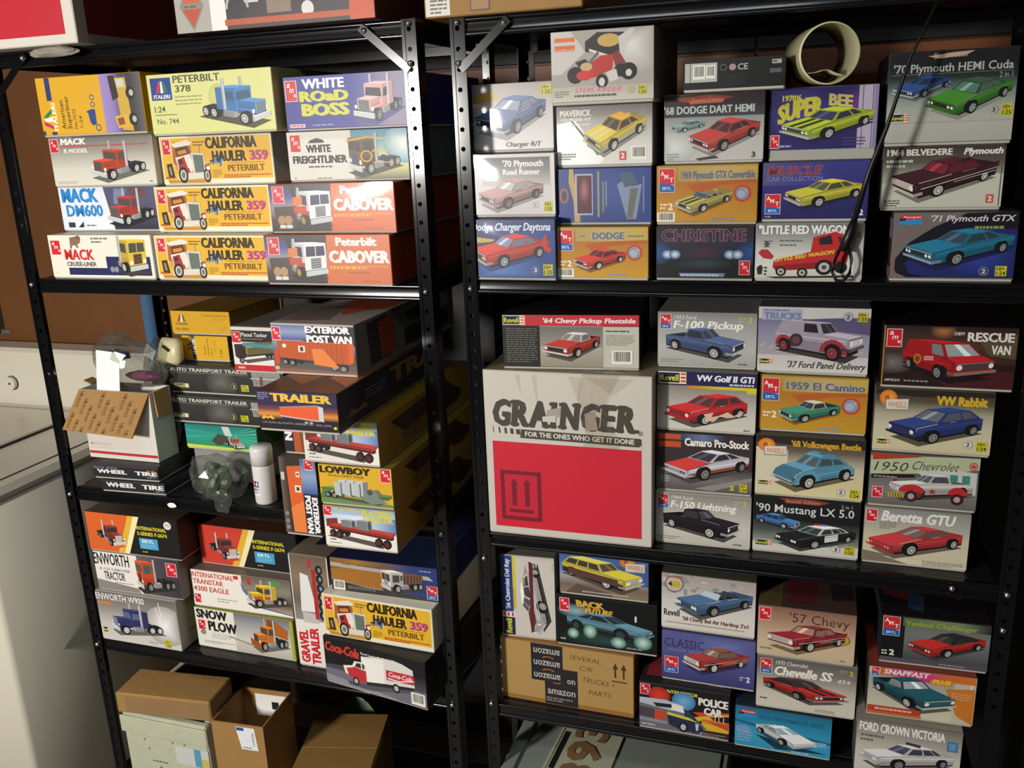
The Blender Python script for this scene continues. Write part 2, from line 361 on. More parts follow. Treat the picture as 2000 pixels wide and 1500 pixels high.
def draw_california():
    V = View(0, 0, 50, 0); P = lambda col, xy: V.ops.append(([(xy[i], -xy[i+1]) for i in range(0, len(xy), 2)], col))
    P('#c08a26', [0,92,100,92,96,100,4,100])
    P('#2a2824', [2,58,14,56,18,88,4,88]); P('#8f877c', [6,64,11,63,13,82,8,82])
    P('#b89a8a', [22,10,26,8,26,70,22,72]); P('#b89a8a', [78,18,81,18,81,60,78,60])
    P('#a8623c', [20,18,52,10,60,14,62,46,24,60,18,56]); P('#e6ddd0', [18,14,54,6,66,12,60,18,24,22])
    P('#5a3a28', [26,24,54,18,58,36,28,42]); P('#d8862c', [30,30,50,26,52,34,32,38])
    P('#e8e0d6', [24,44,58,36,64,70,32,80]); P('#b02a30', [28,48,44,42,50,66,60,72,36,84,30,70]); P('#3a2c28', [30,50,38,47,41,56,33,60]); P('#e8d8cc', [46,44,54,40,58,56,52,60])
    P('#cfd0cc', [60,34,90,36,90,82,62,84]); P('#6f7a70', [64,38,87,40,87,78,66,80]);
    for i in range(5): P('#4f5a52', [67+i*4,40,68.5+i*4,40,69.5+i*4,79,68+i*4,79])
    P('#d8d4cc', [24,80,94,76,96,88,26,94]); P('#a83034', [88,62,98,58,100,74,92,78])
    for cx, cy, rx, ry in ((38, 82, 11, 18), (92, 84, 8, 15)):
        for k, c in ((1, '#1c1a1a'), (.66, '#c4bfb6'), (.4, '#77726a')): V.ops.append(([(cx+rx*k*cos(2*pi*i/16), -(cy+ry*k*sin(2*pi*i/16))) for i in range(16)], c))
    for cx, cy in ((57, 70), (96, 68)): V.ops.append(([(cx+4*cos(2*pi*i/12), -(cy+5*sin(2*pi*i/12))) for i in range(12)], '#e4dfd4'))
    return V
def draw_truck(kind, col, phi=48, el=10, c2=None, glass='#2e3640', hub='#cfcfcf', R=16, grille='#b9bdbf', shadow='#3a3732', top=None, load=None, short=False):
    V = View(phi, el, R, 1.4); c2 = c2 or col
    fr = 2.6
    V.P([(fr+.2, -1.1, 0), (fr+.2, 1.4, 0), (.2 if short else -3.6, 1.5, 0), (.2 if short else -3.6, -1.1, 0)], shadow)
    back = {'dump': -3.2, 'boxtruck': -4.6}.get(kind, -3.4)
    for x in ((1.8,) if short else (-2.7, -1.6, 1.8)): V.wheel(x, -.85, .5, '#444', w=.4)
    V.box(-.2 if short else back, 1.5, -.4, .4, .6, .95, '#24242a')
    V.box(-.1 if short else -.6, .6, .4, 1.0, .35, .85, '#9a9da0')
    for x in (() if short else (-2.9, -1.75) if kind != 'boxtruck' else (-2.6,)): V.wheel(x, 1.1, .52, hub, w=.5)
    if kind == 'dump':
        V.P([(-3.3, -1.1, 1.1), (-3.3, 1.1, 1.1), (-.4, 1.1, 1.9), (-.4, -1.1, 1.9)], mul(c2, .5))
        V.P([(-3.3, 1.1, 1.1), (-.4, 1.1, 1.9), (-.7, 1.1, 3.3), (-3.5, 1.1, 2.3)], mul(c2, .9))
        V.P([(-.4, -1.1, 1.9), (-.4, 1.1, 1.9), (-.7, 1.1, 3.4), (-.7, -1.1, 3.4)], mul(c2, .7))
    if kind == 'boxtruck': V.box(-4.4, .45, -1.15, 1.15, .95, 3.3, load or '#f2f0e8', top=1.0, side=1.0, front=.85)
    if kind == 'stake':
        V.box(-3.3, .3, -1.1, 1.1, 1.0, 2.1, load or '#6a4634')
        for j in range(6): V.P([(-3.2+.62*j, 1.12, 1.0), (-3.05+.62*j, 1.12, 1.0), (-3.05+.62*j, 1.12, 2.2), (-3.2+.62*j, 1.12, 2.2)], '#8a6a54')
    if kind in ('cabover', 'coe', 'stake'):
        z1 = 3.15 if kind != 'stake' else 2.5
        V.box(.5, 2.45, -1.15, 1.15, .85, z1, col)
        V.P([(.5, 1.16, .95), (2.45, 1.16, .95), (2.45, 1.16, 1.55), (.5, 1.16, 1.35)], mul(c2, .85))
        V.P([(1.1, 1.17, z1-1.15), (2.2, 1.17, z1-1.15), (2.15, 1.17, z1-.3), (1.1, 1.17, z1-.3)], glass)
        V.P([(.62, 1.17, z1-1.0), (.95, 1.17, z1-1.0), (.95, 1.17, z1-.35), (.62, 1.17, z1-.35)], glass)
        V.P([(2.47, -1.0, z1-1.1), (2.47, 1.0, z1-1.1), (2.47, .95, z1-.25), (2.47, -.95, z1-.25)], glass)
        V.P([(2.47, -.04, z1-1.1), (2.47, .04, z1-1.1), (2.47, .04, z1-.25), (2.47, -.04, z1-.25)], col)
        V.P([(2.47, -.55, .95), (2.47, .55, .95), (2.47, .55, z1-1.25), (2.47, -.55, z1-1.25)], grille)
        for j in range(4): V.P([(2.48, -.5, 1.0+.22*j), (2.48, .5, 1.0+.22*j), (2.48, .5, 1.08+.22*j), (2.48, -.5, 1.08+.22*j)], mul(grille, .5))
        for y in (-.85, .85): V.fdisc(2.49, y, 1.15, .2, '#efece0')
        V.wheel(1.45, 1.2, .52, hub, w=.4)
        V.box(2.5, 2.65, -1.15, 1.15, .4, .8, '#c4c6c8')
        if kind != 'stake': V.box(.2, .4, .75, .95, .9, 3.5, '#b8babc')
    else:
        V.box(-.1, .1, -.98, -.8, .95, 3.5, '#b8babc')
        V.box(-1.3, .95, -1.05, 1.05, .9, 2.75, col) if kind == 'sleeper' else V.box(-.35, .95, -1.05, 1.05, .9, 2.6, col)
        x0 = -.2
        V.P([(x0, 1.06, 1.75), (.85, 1.06, 1.75), (.75, 1.06, 2.45), (x0, 1.06, 2.45)], glass)
        V.P([(.96, -.95, 1.75), (.96, .95, 1.75), (.96, .85, 2.45), (.96, -.85, 2.45)], glass)
        V.P([(x0, 1.065, 1.0), (.85, 1.065, 1.0), (.85, 1.065, 1.4), (x0, 1.065, 1.4)], c2)
        V.box(.95, 2.55, -.75, .75, .9, 1.75, col)
        V.P([(1.05, .76, 1.0), (2.45, .76, 1.0), (2.45, .76, 1.35), (1.05, .76, 1.35)], mul(c2, .9))
        V.box(1.2, 2.5, .7, 1.15, .85, 1.15, c2)
        V.P([(2.57, -.62, .85), (2.57, .62, .85), (2.57, .62, 1.72), (2.57, -.62, 1.72)], grille)
        for j in range(5): V.P([(2.58, -.5+.22*j, .92), (2.58, -.42+.22*j, .92), (2.58, -.42+.22*j, 1.66), (2.58, -.5+.22*j, 1.66)], mul(grille, .45))
        for y in (-.95, .95): V.fdisc(2.56, y, 1.1, .17, '#efece0')
        V.wheel(1.85, 1.18, .52, hub, w=.4)
        V.box(2.58, 2.75, -1.15, 1.15, .4, .78, '#c4c6c8')
        V.box(-.45, -.27, .9, 1.08, .95, 3.5, '#c4c6c8')
        if kind == 'dump':
            V.P([(2.8, -1.3, .3), (2.8, 1.5, .3), (2.9, 1.5, 1.1), (2.9, -1.3, 1.1)], mul(c2, .8))
    if top: V.box(.6, 1.6, -.8, .8, 3.15, 3.5, top)
    return V
def draw_trailer(kind, col, phi=62, el=8, R=22, c2='#7a1f1c', load=None):
    V = View(phi, el, R, 1.6)
    V.P([(4, -1.2, 0), (4, 1.3, 0), (-5, 1.3, 0), (-5, -1.2, 0)], '#55504a')
    for x in (-3.9, -2.7): V.wheel(x, -.9, .5, '#222', w=.4)
    if kind == 'flat':
        V.box(-5, 5, -.5, .5, .95, 1.3, mul(col, .6)); V.box(-5, 5, -1.2, 1.2, 1.3, 1.6, col)
        for x in (3.4, 4.5): V.wheel(x, 1.1, .5, '#6a2a28', w=.4)
        V.box(-4.9, -4.5, -1.2, 1.2, 1.6, 2.3, mul(col, .8))
        for x, h in ((-2.4, .5), (.2, .65)):
            V.box(x, x+1.6, -.8, .8, 1.6, 1.6+h*1.6, '#8a8f92')
            V.fdisc(x+1.62, 0, 1.6+h*.8, h*.9, '#4a4d50')
    elif kind == 'low':
        V.box(-5, -2.5, -1.2, 1.2, 1.4, 1.8, col); V.box(-2.5, 3, -1.2, 1.2, .7, 1.0, col)
        for j in range(3): V.box(-2.0+1.3*j, -.9+1.3*j, -1.0, 1.0, 1.0, 3.4, '#aeb3b4', side=1.1, front=.7)
        V.box(3, 5, -1.2, 1.2, 1.0, 1.5, mul(col, .9)); V.disc(3.6, 1.21, 1.9, .55, '#6c7468')
    elif kind == 'tank':
        V.box(-4.5, 3.5, -.5, .5, .8, 1.2, '#33302c')
        V.box(-4.6, 3.6, -1.0, 1.0, 1.2, 3.0, col, top=.9, side=.75); V.P([(-4.6, 1.01, 2.4), (3.6, 1.01, 2.4), (3.6, 1.01, 2.7), (-4.6, 1.01, 2.7)], mul(col, 1.5))
        V.box(4.0, 5.6, -1.0, 1.0, .8, 2.8, '#3a2a24'); V.wheel(5.0, 1.1, .5, '#8a8a8a')
    else:
        V.box(-5, 4.6, -.4, .4, .7, 1.2, '#3a3a3e'); V.box(-5, 5, -1.25, 1.25, 1.2, 4.0, col)
        for j in range(16): V.P([(-4.8+.6*j, 1.26, 1.25), (-4.74+.6*j, 1.26, 1.25), (-4.74+.6*j, 1.26, 3.95), (-4.8+.6*j, 1.26, 3.95)], mul(col, .75))
        for x in (3.2, 4.3): V.wheel(x, 1.15, .5, '#9a9a9a', w=.4)
    for x in (-4.0, -2.8): V.wheel(x, 1.15, .5, '#7a3a36' if kind == 'flat' else '#9a9a9a', w=.4)
    return V

# ------------------------------------------------------------------ printed faces
class Art:
    def __init__(s, w, h, face='front', depth=0.0):
        s.w, s.h, s.k = w, h, 0
        s.ch = {'cover_print': ([], [], []), 'vehicle_picture': ([], [], []), 'small_lettering': ([], [], [])}
        s.face, s.d = face, depth
        s.prefix = '' if face == 'front' else face + '_'
    def _add(s, part, pts, faces, cols):
        vs, fs, cs = s.ch[part]; n = len(vs); s.k += 1; o = 6e-5 + s.k*6e-6
        for (u, v), c in zip(pts, cols):
            x = (u/100-.5)*s.w; z = (1-v/100)*s.h
            if s.face == 'front': vs.append((x, -o, z))
            elif s.face == 'top': vs.append((x, z, s.d + o))         # d: box height, v runs front(100)->back(0)
            elif s.face == 'right': vs.append((s.d + o, x + s.w/2, z))
            elif s.face == 'left': vs.append((-s.d - o, -x + s.w/2, z))
            cs.append(c)
        ok = [-.01 <= u <= 100.01 and -.01 <= v <= 100.01 for u, v in pts]
        for f in faces:
            if all(ok[i] for i in f): fs.append(tuple(i+n for i in f))
    def clip(s, pts):
        def cut(P, ax, lim, lo):
            out = []
            for a, b in zip(P, P[1:]+P[:1]):
                ia = a[ax] >= lim if lo else a[ax] <= lim; ib = b[ax] >= lim if lo else b[ax] <= lim
                if ia: out.append(a)
                if ia != ib:
                    t = (lim-a[ax])/(b[ax]-a[ax]); out.append((a[0]+(b[0]-a[0])*t, a[1]+(b[1]-a[1])*t))
            return out
        for ax, lim, lo in ((0, .5, 1), (0, 99.5, 0), (1, .7, 1), (1, 99.3, 0)):
            pts = cut(pts, ax, lim, lo)
            if len(pts) < 3: return []
        return pts
    def p(s, col, xy, part='cover_print'):
        pts = [(xy[i], xy[i+1]) for i in range(0, len(xy), 2)]
        pts = s.clip(pts)
        if pts: s._add(part, pts, [tuple(range(len(pts)))], [lin(col)]*len(pts))
    def r(s, x0, y0, x1, y1, col, part='cover_print'): s.p(col, [x0, y0, x1, y0, x1, y1, x0, y1], part)
    def fill(s, col): s.r(0, 0, 100, 100, col)
    def g(s, x0, y0, x1, y1, *cols):
        n = len(cols)-1; x0, x1, y0, y1 = max(x0, .5), min(x1, 99.5), max(y0, .7), min(y1, 99.3)
        pts = [(x, y0+(y1-y0)*i/n) for i in range(n+1) for x in (x0, x1)]
        s._add('cover_print', pts, [(2*i, 2*i+1, 2*i+3, 2*i+2) for i in range(n)], [lin(c) for c in cols for _ in (0, 1)])
    def hg(s, x0, y0, x1, y1, *cols):
        n = len(cols)-1; x0, x1, y0, y1 = max(x0, .5), min(x1, 99.5), max(y0, .7), min(y1, 99.3)
        pts = [(x0+(x1-x0)*i/n, y) for i in range(n+1) for y in (y0, y1)]
        s._add('cover_print', pts, [(2*i, 2*i+2, 2*i+3, 2*i+1) for i in range(n)], [lin(c) for c in cols for _ in (0, 1)])
    def e(s, cx, cy, rx, ry, col, part='cover_print', n=20, a0=0, a1=2*pi):
        xy = []
        for i in range(n):
            a = a0+(a1-a0)*i/(n if a1-a0 > 6.28 else n-1); xy += [cx+rx*cos(a), cy+ry*sin(a)]
        s.p(col, xy, part)
    def glow(s, cx, cy, rx, ry, col, edge, n=20):
        pts = [(cx, cy)] + [(min(99.4, max(.6, cx+rx*cos(2*pi*i/n))), min(99.2, max(.8, cy+ry*sin(2*pi*i/n)))) for i in range(n)]
        s._add('cover_print', pts, [(0, 1+i, 1+(i+1) % n) for i in range(n)], [lin(col)] + [lin(edge)]*n)
    def ring(s, cx, cy, rx, ry, t, col, part='cover_print', n=24, a0=0, a1=2*pi):
        pts = []
        for i in range(n+1):
            a = a0+(a1-a0)*i/n
            pts += [(cx+rx*cos(a), cy+ry*sin(a)), (cx+rx*(1-t)*cos(a), cy+ry*(1-t)*sin(a))]
        s._add(part, pts, [(2*i, 2*i+2, 2*i+3, 2*i+1) for i in range(n)], [lin(col)]*len(pts))
    def t(s, txt, x, y, wd, ht, col, b=.012, rot=0, sl=0.0, sk=0.0, ol=None, ow=.03, arc=0.0, part=None, _r=0.0):
        if part is None: part = 'title_lettering' if wd*ht > 240 else 'small_lettering'
        if part == 'title_lettering' and not _r:
            part = 'title_lettering%d' % len(s.ch); s.ch[part] = ([], [], [])
        if ol: s.t(txt, x, y, wd, ht, ol, b=b, rot=rot, sl=sl, sk=sk, arc=arc, part=part, _r=ow)
        asp = (ht*s.h)/(wd*s.w)
        for vs, fs in heavy(txt, b, _r):
            pts = []
            for a, c in vs:
                if rot in (90, -90): a2, c2 = a + sl*c*(wd*s.w)/(ht*s.h), c
                else: a2, c2 = a + sl*c*asp, c + sk*(a-.5) + arc*(1-(2*a-1)**2)
                if rot == 0: u, v = a2, c2
                elif rot == 90: u, v = 1-c2, a2
                elif rot == -90: u, v = c2, 1-a2
                else: u, v = 1-a2, 1-c2
                pts.append((x+wd*u, y+ht*(1-v)))
            s._add(part, pts, fs, [lin(col)]*len(pts))
    def lines(s, x, y, wd, n, col, dy=3.2, th=1.1, seed=1):
        rr = random.Random(seed+int(x*7+y))
        for i in range(n):
            u = x
            end = x + wd*(1 if i < n-1 else rr.uniform(.5, 1))
            while u < end-1:
                q = min(end-u, rr.uniform(1.5, 5)); s.r(u, y+i*dy, u+q, y+i*dy+th, col); u += q+.7
    def car(s, V, x0, y0, x1, y1, flip=False):
        part = 'vehicle_picture%d' % len(s.ch); s.ch[part] = ([], [], [])
        for pts, col in V.fit(x0, y0, x1, y1, flip):
            s.p(col, [c for q in pts for c in q], part)
    # marks
    def amt(s, x, y, wd, ht):
        s.r(x-.5, y-.9, x+wd+.5, y+ht+.9, '#f3d9d6'); s.r(x, y, x+wd, y+ht, '#cf1f2f')
        for ch, u, v in (('a', .12, .12), ('m', .32, .38), ('t', .66, .6)):
            s.t(ch, x+wd*u, y+ht*v, wd*(.3 if ch != 'm' else .4), ht*.2, '#f7ecea', sl=.25)
    def amte(s, x, y, wd, ht):
        s.r(x-.5, y-.9, x+wd+.5, y+ht+.9, '#d6d2d4'); s.r(x, y, x+wd, y+ht*.68, '#d22a30')
        s.p('#2a5fae', [x, y+ht*.66, x+wd*.3, y+ht*.62, x+wd, y+ht*.72, x+wd, y+ht, x, y+ht])
        for ch, u, v in (('A', .08, .1), ('M', .34, .24), ('T', .68, .38)):
            s.t(ch, x+wd*u, y+ht*v, wd*.26, ht*.2, '#f7f0ee', b=.03)
        s.t('ERTL', x+wd*.2, y+ht*.78, wd*.6, ht*.13, '#e4eef8')
    def rev(s, x, y, wd, ht, bars='#d8343a'):
        s.r(x, y, x+wd, y+ht, '#e9e4c8'); s.r(x+wd*.02, y+ht*.08, x+wd*.76, y+ht*.92, '#1c1c38')
        s.t('Revell', x+wd*.06, y+ht*.24, wd*.66, ht*.52, '#e6df3a', b=.02)
        for i in range(3): s.r(x+wd*.8, y+ht*(.1+.3*i), x+wd*.98, y+ht*(.26+.3*i), bars)
    def mono(s, x, y, wd, ht):
        s.p('#cc2c34', [x+wd*.12, y, x+wd, y, x+wd, y+ht*.42, x, y+ht*.42]); s.p('#2f86c8', [x+wd*.05, y+ht*.5, x+wd, y+ht*.5, x+wd, y+ht, x, y+ht])
        s.p('#16161c', [x, y+ht*.6, x+wd*.1, y+ht*.3, x+wd*.16, y+ht*.5, x+wd*.24, y+ht*.3, x+wd*.3, y+ht*.6])
        s.t('Monogram', x+wd*.2, y+ht*.1, wd*.75, ht*.22, '#f0d8d8')
    def yb(s, x, y, wd, ht, txt='1:25'):
        s.r(x, y, x+wd, y+ht, '#c9c22e'); s.t('10+', x+wd*.12, y+ht*.1, wd*.7, ht*.34, '#35331a', b=.03); s.t(txt, x+wd*.08, y+ht*.54, wd*.84, ht*.36, '#35331a', b=.03)
    def skill(s, cx, cy, r, d='2', col='#2a2a2e', bg='#d8d4cc'):
        ry = r*s.w/s.h
        s.e(cx, cy, r, ry, bg); s.ring(cx, cy, r, ry, .12, '#8f8d88'); s.t(d, cx-r*.4, cy-ry*.5, r*.8, ry, col, b=.03)
    def bar(s, x, y, wd, ht, rot=0):
        s.r(x, y, x+wd, y+ht, '#ece8dc'); rr = random.Random(3); u = x+wd*.1
        while u < x+wd*.9:
            q = rr.choice((.012, .02, .03))*wd*1.4; s.r(u, y+ht*.1, u+q, y+ht*.8, '#22221f'); u += q+rr.choice((.015, .025))*wd*1.4
    def ital(s, x, y, wd, ht, blue=True):
        if blue: s.r(x, y, x+wd, y+ht, '#233f8e')
        s.p('#c5303a', [x+wd*.4, y+ht*.16, x+wd*.5, y+ht*.16, x+wd*.4, y+ht*.68, x+wd*.22, y+ht*.68])
        s.p('#f2efe6', [x+wd*.5, y+ht*.16, x+wd*.56, y+ht*.16, x+wd*.6, y+ht*.68, x+wd*.46, y+ht*.68])
        s.p('#2c7a46', [x+wd*.56, y+ht*.16, x+wd*.66, y+ht*.16, x+wd*.8, y+ht*.68, x+wd*.64, y+ht*.68])
        s.t('ITALERI', x+wd*.1, y+ht*.76, wd*.8, ht*.17, '#f2efe6' if blue else '#3a3a30', b=.03)
    def ultra(s, x, y, wd, ht, ring='#d8702a'):
        s.glow(x+wd*.3, y+ht*.38, wd*.3, ht*.4, '#f0b840', '#dd6a2c')
        s.p('#b85a2c', [x+wd*.16, y+ht*.3, x+wd*.3, y+ht*.2, x+wd*.36, y+ht*.45, x+wd*.2, y+ht*.6])
        s.p('#8c8578', [x+wd*.2, y+ht*.5, x+wd, y+ht*.38, x+wd, y+ht*.98, x+wd*.22, y+ht*1.02])
        s.p('#ded3c6', [x+wd*.23, y+ht*.47, x+wd*.98, y+ht*.41, x+wd*.98, y+ht*.92, x+wd*.25, y+ht*.96])
        s.t('WHEELS', x+wd*.3, y+ht*.56, wd*.62, ht*.3, '#c98862', b=.02)
    def seal(s, cx, cy, r):
        ry = r*s.w/s.h; s.e(cx, cy, r, ry, '#b8421f'); s.ring(cx, cy, r, ry, .12, '#d4642e'); s.e(cx, cy, r*.72, ry*.72, '#8d97ac'); s.e(cx-r*.1, cy+ry*.1, r*.45, ry*.4, '#a9b4c6'); s.p('#d8a878', [cx+r*.1, cy-ry*.5, cx+r*.6, cy-ry*.35, cx+r*.5, cy-ry*.05])
    def build(s, parent, mats):
        for part, (vs, fs, cs) in s.ch.items():
            if not fs: continue
            used = sorted({i for f in fs for i in f}); ix = {i: k for k, i in enumerate(used)}
            o = mk(s.prefix + part.rstrip('0123456789'), [vs[i] for i in used], [tuple(ix[i] for i in f) for f in fs], mats, parent, cols=[cs[i] for i in used])
            if part == 'small_lettering': o['kind'] = 'stuff' 

def carton(bm_name, x0, x1, y0, y1, z0, z1, col, parent, bevel=.0012, top=None, mat=None):
    bm = bmesh.new(); add_box(bm, x0, x1, y0, y1, z0, z1, bevel)
    me = bpy.data.meshes.new(bm_name); bm.normal_update()
    bm.to_mesh(me)
    cl = bm.loops.layers.float_color if False else None
    a = me.color_attributes.new('Col', 'FLOAT_COLOR', 'CORNER')
    c0, c1 = lin(col), lin(top or col)
    for p in me.polygons:
        c = c1 if p.normal.z > .9 else c0
        for li in p.loop_indices: a.data[li].color = c
    bm.free(); me.materials.append(mat or M_BODY)
    o = bpy.data.objects.new(bm_name, me); C.objects.link(o); o.parent = parent
    return o
KITS = {}
FILMS = {'K1': .0034, 'K2': .0042, 'K3': .0040, 'M1': .0028, 'M2': .0026, 'L2b': .0028, 'C2': .0030, 'L3b': .0030}
def kit(key, label, group, art, side='#2a2a2c', depth=.25, top=None, wrap=False, name='model_kit_box', cat='box', tray=None, topart=None, rightart=None, leftart=None, lidgap=.004, traycol='#b8b4aa'):
    x, y, yaw, w_, h_, z = POSE[key]
    root = empty(name, (x, y, z + .0004), radians(yaw)); tag(root, label, cat, group)
    tr = tray or lidgap
    # tray: the bottom half, set in a little under the lid
    carton('tray', -w_/2+.0012, w_/2-.0012, .0012, depth-.0012, 0, h_*.5, traycol, root)
    carton('lid', -w_/2, w_/2, 0, depth, tr, h_-.0008, side, root, top=top)
    M = M_WRAP if wrap else M_PRINT
    def placed(A, zoff):
        A.build(root, M)
    A = Art(w_, h_-.0008-tr); A_off = tr
    art(A)
    for part in A.ch:
        vs, fs, cs = A.ch[part]
        A.ch[part] = ([(a, b, c+tr) for a, b, c in vs], fs, cs)
    A.build(root, M)
    if topart:
        A = Art(w_, depth, 'top', h_-.0008); topart(A); A.build(root, M)
    if rightart:
        A = Art(depth, h_-.0008-tr, 'right', w_/2); rightart(A)
        for part in A.ch:
            vs, fs, cs = A.ch[part]; A.ch[part] = ([(a, b, c+tr) for a, b, c in vs], fs, cs)
        A.build(root, M)
    if leftart:
        A = Art(depth, h_-.0008-tr, 'left', w_/2); leftart(A)
        for part in A.ch:
            vs, fs, cs = A.ch[part]; A.ch[part] = ([(a, b, c+tr) for a, b, c in vs], fs, cs)
        A.build(root, M)
    if wrap and key in FILMS: film(root, w_, h_, FILMS[key], len(KITS))
    KITS[key] = root
    return root
# ------------------------------------------------------------------ room shell
M_WOOD = mat('brown_wood_panelling', '#6e441f', rough=.5, noise=.28, nscale=6, spec=.4)
M_WOODD2 = mat('dark_brown_wood', '#7c4520', rough=.5, noise=.25, nscale=6)
M_WOODD = mat('brown_wood_edge', '#3a2412', rough=.5)
M_FLOOR = mat('garage_floor', '#6a6358', rough=.6, noise=.2, nscale=5)
M_WALL = mat('off_white_plaster', '#8a857a', rough=.8, noise=.05)
def struct(name, dims, m):
    return tag(box_obj(name, dims, m), kind='structure')
struct('floor', (-4.2, 2.6, -3.2, 2.2, -.06, 0), M_FLOOR)
struct('ceiling', (-4.2, 2.6, -3.2, 2.2, 2.6, 2.66), M_WALL)
struct('wall_left', (-4.26, -4.2, -3.2, 2.2, 0, 2.6), M_WALL)
struct('wall_right', (2.6, 2.66, -3.2, 2.2, 0, 2.6), M_WALL)
struct('wall_front', (-4.2, 2.6, -3.26, -3.2, 0, 2.6), M_WALL)
wb = tag(empty('wall_back', (0, 2.2, 0)), kind='structure')
box_obj('wall_backing', (-4.2, 2.6, -.09, 0, 0, 2.6), M_WOODD, wb)
xs = [-4.2, -2.98, -1.76, -.54, .68, 1.9, 2.6]
M_DARKP = mat('near_black', '#0c0b0c', rough=.6)  # near-black tone for the wall sections behind the racks
for x0, x1 in zip(xs, xs[1:]):
    if x0 < -1.8: box_obj('wood_panel', (x0+.002, x1-.002, -.105, -.088, .1, 2.58), M_WOOD, wb, bevel=.002)
box_obj('wood_panel', (-1.758, -1.362, -.105, -.088, .1, 2.58), M_WOOD, wb, bevel=.002)
for x0, x1 in ((-1.36, -.14), (-.14, 1.08), (1.08, 2.6)):
    box_obj('wood_panel', (x0+.002, x1-.002, -.105, -.088, 1.70, 1.80), M_WOODD2, wb, bevel=.002)
    box_obj('black_panel', (x0+.002, x1-.002, -.104, -.088, .1, 1.695), M_DARKP, wb, bevel=.001)
    box_obj('black_panel', (x0+.002, x1-.002, -.104, -.088, 1.805, 2.58), M_DARKP, wb, bevel=.001)
struct('baseboard_back', (-4.2, 2.6, 2.075, 2.095, 0, .1), M_WOODD)

box_obj('door_edge', (-2.46, -2.350, -.1075, -.1045, 1.12, 1.42), M_DARKP, wb)
box_obj('hinge', (-2.362, -2.326, -.1100, -.1045, 1.118, 1.134), M_BOLT, wb, bevel=.002)

# ------------------------------------------------------------------ steel racks
def post(parent, xc, yf, side, ztop, front=True, nholes=58):
    """perforated angle post: front flange with real holes, side flange running back"""
    bm = bmesh.new(); pitch = .0315; hw, hr = .0072, .0036
    s = 1 if front else -1
    def P(x, y, z): return bm.verts.new((xc + x, yf + s*y, z))
    t = .0016
    z = ztop - nholes*pitch
    rows = []
    for i in range(nholes):
        z0, z1, zc = z, z+pitch, z+pitch/2
        ring_o = [(-hw, z0), (0, z0), (hw, z0), (hw, zc), (hw, z1), (0, z1), (-hw, z1), (-hw, zc)]
        ring_i = [(hr*1.15*cos(a), zc + hr*1.15*sin(a)) for a in [radians(225+45*k) for k in range(8)]]
        fo = [P(x, 0, zz) for x, zz in ring_o]; fi = [P(x, 0, zz) for x, zz in ring_i]
        bo = [P(x, t, zz) for x, zz in ring_o]; bi = [P(x, t, zz) for x, zz in ring_i]
        for k in range(8):
            n = (k+1) % 8
            bm.faces.new((fo[k], fo[n], fi[n], fi[k])); bm.faces.new((bo[n], bo[k], bi[k], bi[n])); bm.faces.new((fi[k], fi[n], bi[n], bi[k]))
        z = z1
    zb = ztop - nholes*pitch
    # rolled side ribs of the front flange, and the side flange
    def slab(x0, x1, y0, y1):
        ys = sorted((yf+s*y0, yf+s*y1)); add_box(bm, xc+x0, xc+x1, ys[0], ys[1], 0.0, ztop)
    slab(-.0128, -.0072, -.0014, .0016); slab(.0072, .0128, -.0014, .0016)
    if zb > 0: add_box(bm, xc-hw, xc+hw, min(yf, yf+s*t), max(yf, yf+s*t), 0, zb)
    xo = -.0128 if side < 0 else .0112
    slab(xo, xo+.0016, .0016, .032)
    bmesh.ops.remove_doubles(bm, verts=bm.verts, dist=1e-5)
    return bm_obj('post', bm, M_BLACKPOST, parent)
def beam(name, parent, x0, x1, yf, z, s=1, h=.030):
    lip = lambda zc, rr: [(rr - rr*sin(radians(a_))*1.0, zc + rr*cos(radians(a_))) for a_ in (10, 35, 60, 90, 120, 145, 170)]
    prof = [(.013, 0)] + lip(-.0035, .0033) + [(.0045, -.0085), (.0045, -.0165)] + lip(-.0255, .0042) + [(.013, -h), (.013, -h+.0015), (.009, -h+.0015), (.009, -.0015), (.013, -.0015)]
    n = len(prof)
    vs = [(x, yf + s*y, z+zz) for x in (x0, x1) for y, zz in prof]
    fs = [(i, (i+1) % n, n+(i+1) % n, n+i) for i in range(n)] + [tuple(range(n-1, -1, -1)), tuple(range(n, 2*n))]
    o = mk(name, vs, fs, M_BLACK, parent, smooth=True); o.data.set_sharp_from_angle(angle=radians(40)); return o
def bolt(parent, x, y, z, r=.0052):
    prof = [(.0001, .0042), (r*.55, .0036), (r*.9, .0018), (r, 0), (r, -.001)]
    o = lathe('bolt', prof, 12, M_BOLT, parent, Matrix.Translation((x, y, z)) @ Matrix.Rotation(pi/2, 4, 'X'))
    return o
